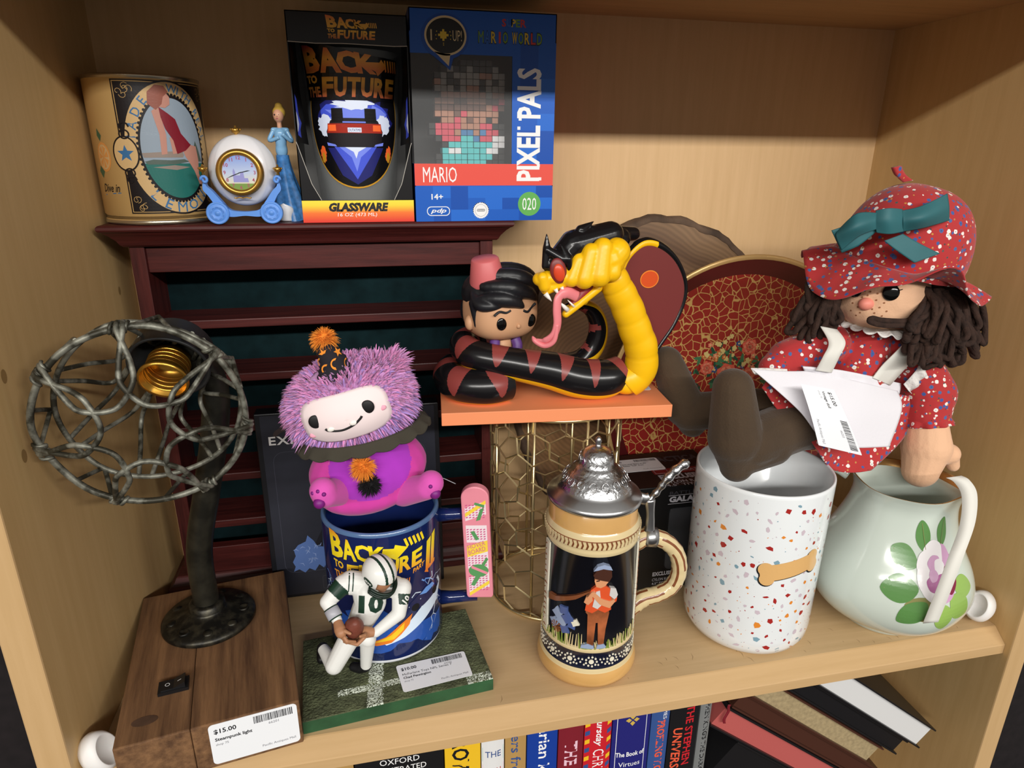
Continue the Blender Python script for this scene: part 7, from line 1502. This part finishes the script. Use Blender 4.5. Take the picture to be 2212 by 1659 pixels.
# yarn hair
rg = random.Random(55)
def yarn(name, roots, ends, n, sag, rad=.24):
    for k in range(n):
        r0, e0 = Vector(rg.choice(roots)), Vector(rg.choice(ends)); j = lambda s: Vector((rg.uniform(-s, s), rg.uniform(-s, s), rg.uniform(-s, s)))
        r0 += j(.5); e0 += j(.55); r1 = r0+j(.5); md1 = r0.lerp(e0, .5)+sag*rg.uniform(.4, 1)+j(.4); md2 = r1.lerp(e0, .5)+sag*rg.uniform(-.2, .6)+j(.5); sd = j(.4)
        MB().tube(spline([r0, md1, e0+sd*.6, e0+Vector((.0, -.1, -.35))-sd*.1, e0-sd, md2, r1], 6), rad, 'yarn_brown', 8).build(name, 'yarn_brown', hair_o)
hair_o = MB().ell(Vector((65.39, 7.60, 28.28)), (1.3, 1.2, 1.3), 'yarn_brown').build('hair_bunch', 'yarn_brown', doll)
yarn('yarn_loop', [(63.21, 6.20, 30.02), (64.75, 6.40, 29.75), (62.30, 6.00, 29.54), (63.44, 5.60, 29.40)], [(61.40, 4.90, 26.56), (62.21, 4.70, 25.08), (63.72, 4.60, 24.65), (65.52, 4.90, 24.65), (67.64, 5.40, 25.17), (67.65, 5.60, 26.66), (62.55, 4.30, 26.48), (65.12, 4.40, 25.95)], 58, Vector((.5, -.5, .5)))
yarn('yarn_loop', [(63.03, 6.20, 29.04)], [(60.92, 5.00, 27.19), (61.30, 5.20, 25.44)], 8, Vector((-.2, -.3, .2)))
MB().tube(spline([(62.51, 5.20, 27.43), (60.15, 4.90, 27.46), (58.00, 4.60, 27.70), (57.20, 4.70, 27.86), (57.01, 4.60, 27.64), (58.28, 4.60, 27.33), (60.63, 4.90, 27.15)], 6), .22, 'yarn_brown', 8).build('yarn_loop', 'yarn_brown', hair_o)
hair_o = MB().ell(Vector((56.08, 9.20, 28.29)), (1.5, 1.4, 1.5), 'yarn_brown').build('hair_bunch', 'yarn_brown', doll)
yarn('yarn_loop', [(56.08, 8.60, 29.36), (55.57, 9.00, 29.11)], [(53.78, 8.60, 27.00), (54.64, 8.40, 26.05), (55.80, 8.20, 25.86), (54.53, 8.00, 27.49), (56.43, 8.20, 26.98)], 28, Vector((-.3, -.3, .3)))
# price sticker on the apron
Lq = [Vector(p) for p in ((52.00, 4.70, 22.95), (53.42, 3.40, 18.32), (54.72, 4.40, 22.42), (57.43, 3.30, 17.13))]; mids = Vector((-.15, -.35, .25))
price_label(doll, lambda u, v, d: Lq[0].lerp(Lq[1], u/5.2).lerp(Lq[2].lerp(Lq[3], u/5.2), v/2.7)+mids*math.sin(math.pi*u/5.2)*.5+Vector((-.3, -.8, .5))*d, 5.2, 2.7, '$15.00', ['Vintage doll'], '66203', r=.06)
# white ribbon over the pitcher's lip
rb = MB(); rp = [(64.56, 1.40, 15.51), (64.90, 0.90, 15.32), (65.25, 0.30, 14.38), (64.70, -0.60, 12.49), (63.26, -1.60, 10.39), (62.46, -2.00, 7.84), (62.11, -1.90, 4.56)]
c_ = spline(rp, 8); n_ = len(c_); sd = Vector((.8, -.35, .25)).normalized()
ids = [(rb.pt(c_[i]-sd*.54), rb.pt(c_[i]+sd*.54)) for i in range(n_)]
for i in range(n_-1): rb.face((ids[i][0], ids[i][1], ids[i+1][1], ids[i+1][0]), 'ribbon_cream', True)
rbo = top('apron_ribbon', rb, 'ribbon_cream', (66.5, 0, 10), 'long cream ribbon hanging over the lip of the pitcher', 'ribbon', thick=.05)
# ================================================================== books on the lower shelf
TOPZ = -2.6
for nm, c in (('bk_black', (24, 23, 25)), ('bk_yellow', (232, 186, 40)), ('bk_white', (222, 222, 222)), ('bk_tan', (176, 140, 84)), ('bk_blue', (24, 60, 150)), ('bk_maroon', (124, 32, 44)), ('bk_red', (196, 34, 44)), ('bk_navy', (36, 36, 112)), ('bk_slate', (54, 82, 140)), ('bk_grey', (120, 122, 122)), ('bk_brown', (70, 40, 30)), ('bk_orange', (226, 90, 60)), ('bk_gold', (200, 170, 80)), ('bk_pinkband', (228, 190, 205)), ('bk_blueband', (160, 186, 220)), ('bk_mint', (170, 200, 190))): mat(nm, c, .4)
mat('page_cream', (214, 202, 178), .85); mat('page_red', (176, 84, 80), .7); mat('page_gilt', (158, 140, 106), .6, noise=(300, .18)); mat('page_white', (206, 206, 206), .85)
def book(x0, x1, h_top, depth, cover, label, pr=None, y0=1.9):
    cx = (x0+x1)/2; t = thing('book', (cx, y0+depth/2, LOW), label, 'book', 'books standing on the lower shelf')
    c = .12; zb = LOW+.03; w = x1-x0
    mb = MB(); n = 8      # spine and two boards as one wrapped cover
    sp_ = [(x0+w*k/n, y0+.18*(1-math.sin(math.pi*k/n))) for k in range(n+1)]
    out = [(x0, y0+depth)]+sp_+[(x1, y0+depth)]; inn = [(x1-c, y0+depth)]+[(x1-c, y0+.35), (x0+c, y0+.35)]+[(x0+c, y0+depth)]
    mb.prism(out+inn, zb, h_top, cover); mb.build('cover', cover, t)
    MB().box((x0+c, y0+.35, zb+.25), (x1-c, y0+depth-.3, h_top-.3), 'page_cream').build('page_block', 'page_cream', t)
    if pr:
        m_ = MB(); pr(m_, lambda u, v, d=0: (x0+u, y0+.18*(1-math.sin(math.pi*max(0, min(1, u/w))))-.012-d, v), w); m_.build('spine_print', cover, t, recalc=False)
def vt(m, fn, s, x, z1, wd, L, key, bold=.02, **k):
    """spine lettering running down from z1"""
    m.flat(text2d(s, x, z1, w=L, h=wd, bold=bold, rot=-math.pi/2, **k), fn, key)
def p_ox(m, fn, w):
    for i, (s, ww) in enumerate((('OXFORD', 3.0), ('ILLUSTRATED', 4.0), ('DICTIONARY OF', 4.0))): m.flat(text2d(s, w*.5, -4.7-i*.85, w=ww, h=.55, align='C'), fn, 'print_white')
book(15.4, 16.9, TOPZ, 17, 'bk_tan', 'tan book half hidden at the left end of the row of books')
book(17.0, 23.7, TOPZ-.3, 18, 'bk_black', 'thick black illustrated reference book with white lettering', p_ox)
book(23.8, 26.6, TOPZ, 16, 'bk_yellow', 'yellow book with tall black letters running down its spine', lambda m, fn, w: vt(m, fn, 'ROWLING', .55, -3.4, 1.35, 7.2, 'ink_black'))
def p_rich(m, fn, w):
    for i, (s, k) in enumerate((('THE', 'bk_mint'), ('RICH', 'bk_pinkband'), ('GET', 'bk_blueband'), ('RICHER', 'bk_mint'))):
        m.flat(tri2d(rect2d(.06, -6.15-i*1.75, w-.06, -4.75-i*1.75)), fn, k); m.flat(text2d(s, w/2, -5.75-i*1.75, w=w*.7, h=.6, align='C'), lambda u, v: fn(u, v, .01), 'bk_red' if i % 2 else 'bk_slate')
book(26.7, 28.5, TOPZ-.2, 15, 'bk_white', 'white book with pastel bands across its spine', p_rich)
book(28.6, 30.3, TOPZ, 17, 'bk_tan', 'tan book with blue handwritten title beside the pastel banded one', lambda m, fn, w: vt(m, fn, 'letters from a', .45, -1.9, .8, 8.2, 'bk_slate', .01))
book(30.4, 32.9, TOPZ-.1, 17, 'bk_blue', 'bright blue book with a rounded white author name', lambda m, fn, w: vt(m, fn, 'marian keyes', .6, -2.2, 1.25, 9.0, 'print_white', .01))
book(33.0, 35.1, TOPZ, 17, 'bk_maroon', 'maroon book with pale pink spiky lettering', lambda m, fn, w: vt(m, fn, 'THE SIXTH', .5, -5.6, 1.1, 6.5, 'bk_pinkband', .03))
def p_chr(m, fn, w):
    for i in range(9):
        for a, b in ((.04, .42), (w-.4, w-.04)): m.flat(tri2d([(a, -3.2-i*.9), (b, -3.0-i*.9), (b, -3.45-i*.9), (a, -3.65-i*.9)]), fn, 'bk_yellow' if i % 2 else 'bk_slate')
    vt(m, fn, 'Thursday', .75, -3.0, .8, 3.6, 'print_white', .02, shear=.3); vt(m, fn, 'CHRISTMAS', .75, -6.9, .95, 5.0, 'print_white', .03)
book(35.2, 37.5, TOPZ-.1, 16, 'bk_red', 'red book with yellow and blue chequered spine borders', p_chr)
def p_bk(m, fn, w):
    for a in (.35, w-.4): m.flat(tri2d(rect2d(a, -20, a+.05, TOPZ-.4)), fn, 'print_white')
    for a in range(4): m.flat(tri2d(rot2([(0, .1), (.28, .4), (0, .75), (-.28, .4)], a*math.pi/2)), lambda u, v: fn(u*.8+w/2, v*.8-4.4), 'bk_gold')
    m.flat(text2d('The Book of', w/2, -8.3, w=2.5, h=.5, align='C', bold=.02), fn, 'print_white'); m.flat(text2d('Virtues', w/2, -9.4, w=1.9, h=.5, align='C'), fn, 'print_white')
book(37.6, 40.9, TOPZ, 18, 'bk_navy', 'navy book with a gold flower emblem and white title', p_bk)
book(41.0, 42.6, TOPZ-.1, 16, 'bk_slate', 'slate blue book with orange capitals on its spine', lambda m, fn, w: (vt(m, fn, 'JAMES', .85, -3.2, .45, 1.7, 'print_white', .02), vt(m, fn, 'PROFILING VIOLENCE', .5, -5.0, .7, 8.0, 'bk_orange', .03)))
book(42.7, 45.3, TOPZ, 18, 'bk_black', 'black book with red serif title beside the slate blue one', lambda m, fn, w: (vt(m, fn, 'THE STEPHEN', 1.35, -3.9, .75, 6.5, 'bk_red', .02), vt(m, fn, 'UNIVERSE', .35, -6.2, .8, 5.0, 'bk_orange', .02)))
book(45.4, 46.4, TOPZ-.1, 16, 'bk_grey', 'thin grey book with black capitals, last upright before the tilted pile', lambda m, fn, w: vt(m, fn, "STEPHEN KING'S THE DARK", .35, -2.9, .45, 8.5, 'ink_black', .02))
# tilted pile of books lying on their sides
O = Vector((46.94, 2.20, -4.39)); E1 = (Vector((58.00, 2.20, -13.06))-O).normalized(); E2 = Vector((-E1.z, 0, E1.x))
if E2.z < 0: E2 = -E2
def lying(a0, a1, b0, b1, dep, cover, page, label, y0=2.2, ct=.16, extra=None):
    o = O+E1*((a0+a1)/2)+E2*b0; t = thing('book', (o.x, y0+dep/2, o.z), label, 'book', 'books in the tilted pile')
    T = Matrix.Translation(O) @ Matrix(((E1.x, 0, E2.x, 0), (E1.y, 1, E2.y, 0), (E1.z, 0, E2.z, 0), (0, 0, 0, 1)))
    y = y0-O.y
    for z0, z1 in ((b0, b0+ct), (b1-ct, b1)): m_ = MB(); m_.X = T; m_.box((a0, y, z0), (a1, y+dep, z1), cover, .03); m_.build('cover', cover, t)
    m_ = MB(); m_.X = T; m_.box((a0+.25, y+.3, b0+ct), (a1-.3, y+dep, b1-ct), page); m_.build('page_block', page, t)
    m_ = MB(); m_.X = T; m_.box((a0, y+dep-.15, b0), (a1, y+dep+.12, b1), cover); m_.build('spine', cover, t)
    if extra: extra(t, T)
def mark(t, T):
    m_ = MB(); m_.X = T
    c_ = spline([(2.3, -.02, -1.35), (1.9, -.05, -1.0), (1.6, -.1, -.2), (1.1, -.25, .2), (.9, -.3, .5)], 6)
    ids = [(m_.pt(p+Vector((-.12, 0, -.06))), m_.pt(p+Vector((.12, 0, .06)))) for p in c_]
    for i in range(len(c_)-1): m_.face((ids[i][0], ids[i][1], ids[i+1][1], ids[i+1][0]), 'bk_maroon', True)
    m_.build('bookmark_ribbon', 'bk_maroon', t, thick=.03)
lying(5.2, 23, -6.5, -2.3, 15, 'bk_black', 'bk_black', 'plain black book lying lowest in the tilted pile')
lying(1.3, 23, -2.25, .05, 15, 'bk_black', 'page_red', 'book with red page edges and a ribbon marker in the tilted pile', extra=mark)
lying(2.0, 22.5, .1, 1.85, 15, 'bk_brown', 'bk_brown', 'dark brown book between the red and gilt page edges', y0=2.4)
lying(2.6, 20.3, 1.9, 4.0, 16, 'bk_brown', 'page_gilt', 'book with worn gilt page edges in the tilted pile')
lying(4.0, 22.5, 4.05, 5.8, 15, 'bk_black', 'bk_black', 'plain black book below the white paged one in the tilted pile', y0=2.4)
lying(4.6, 24.0, 5.85, 8.3, 15, 'bk_black', 'page_white', 'black covered book with white pages on top of the tilted pile')
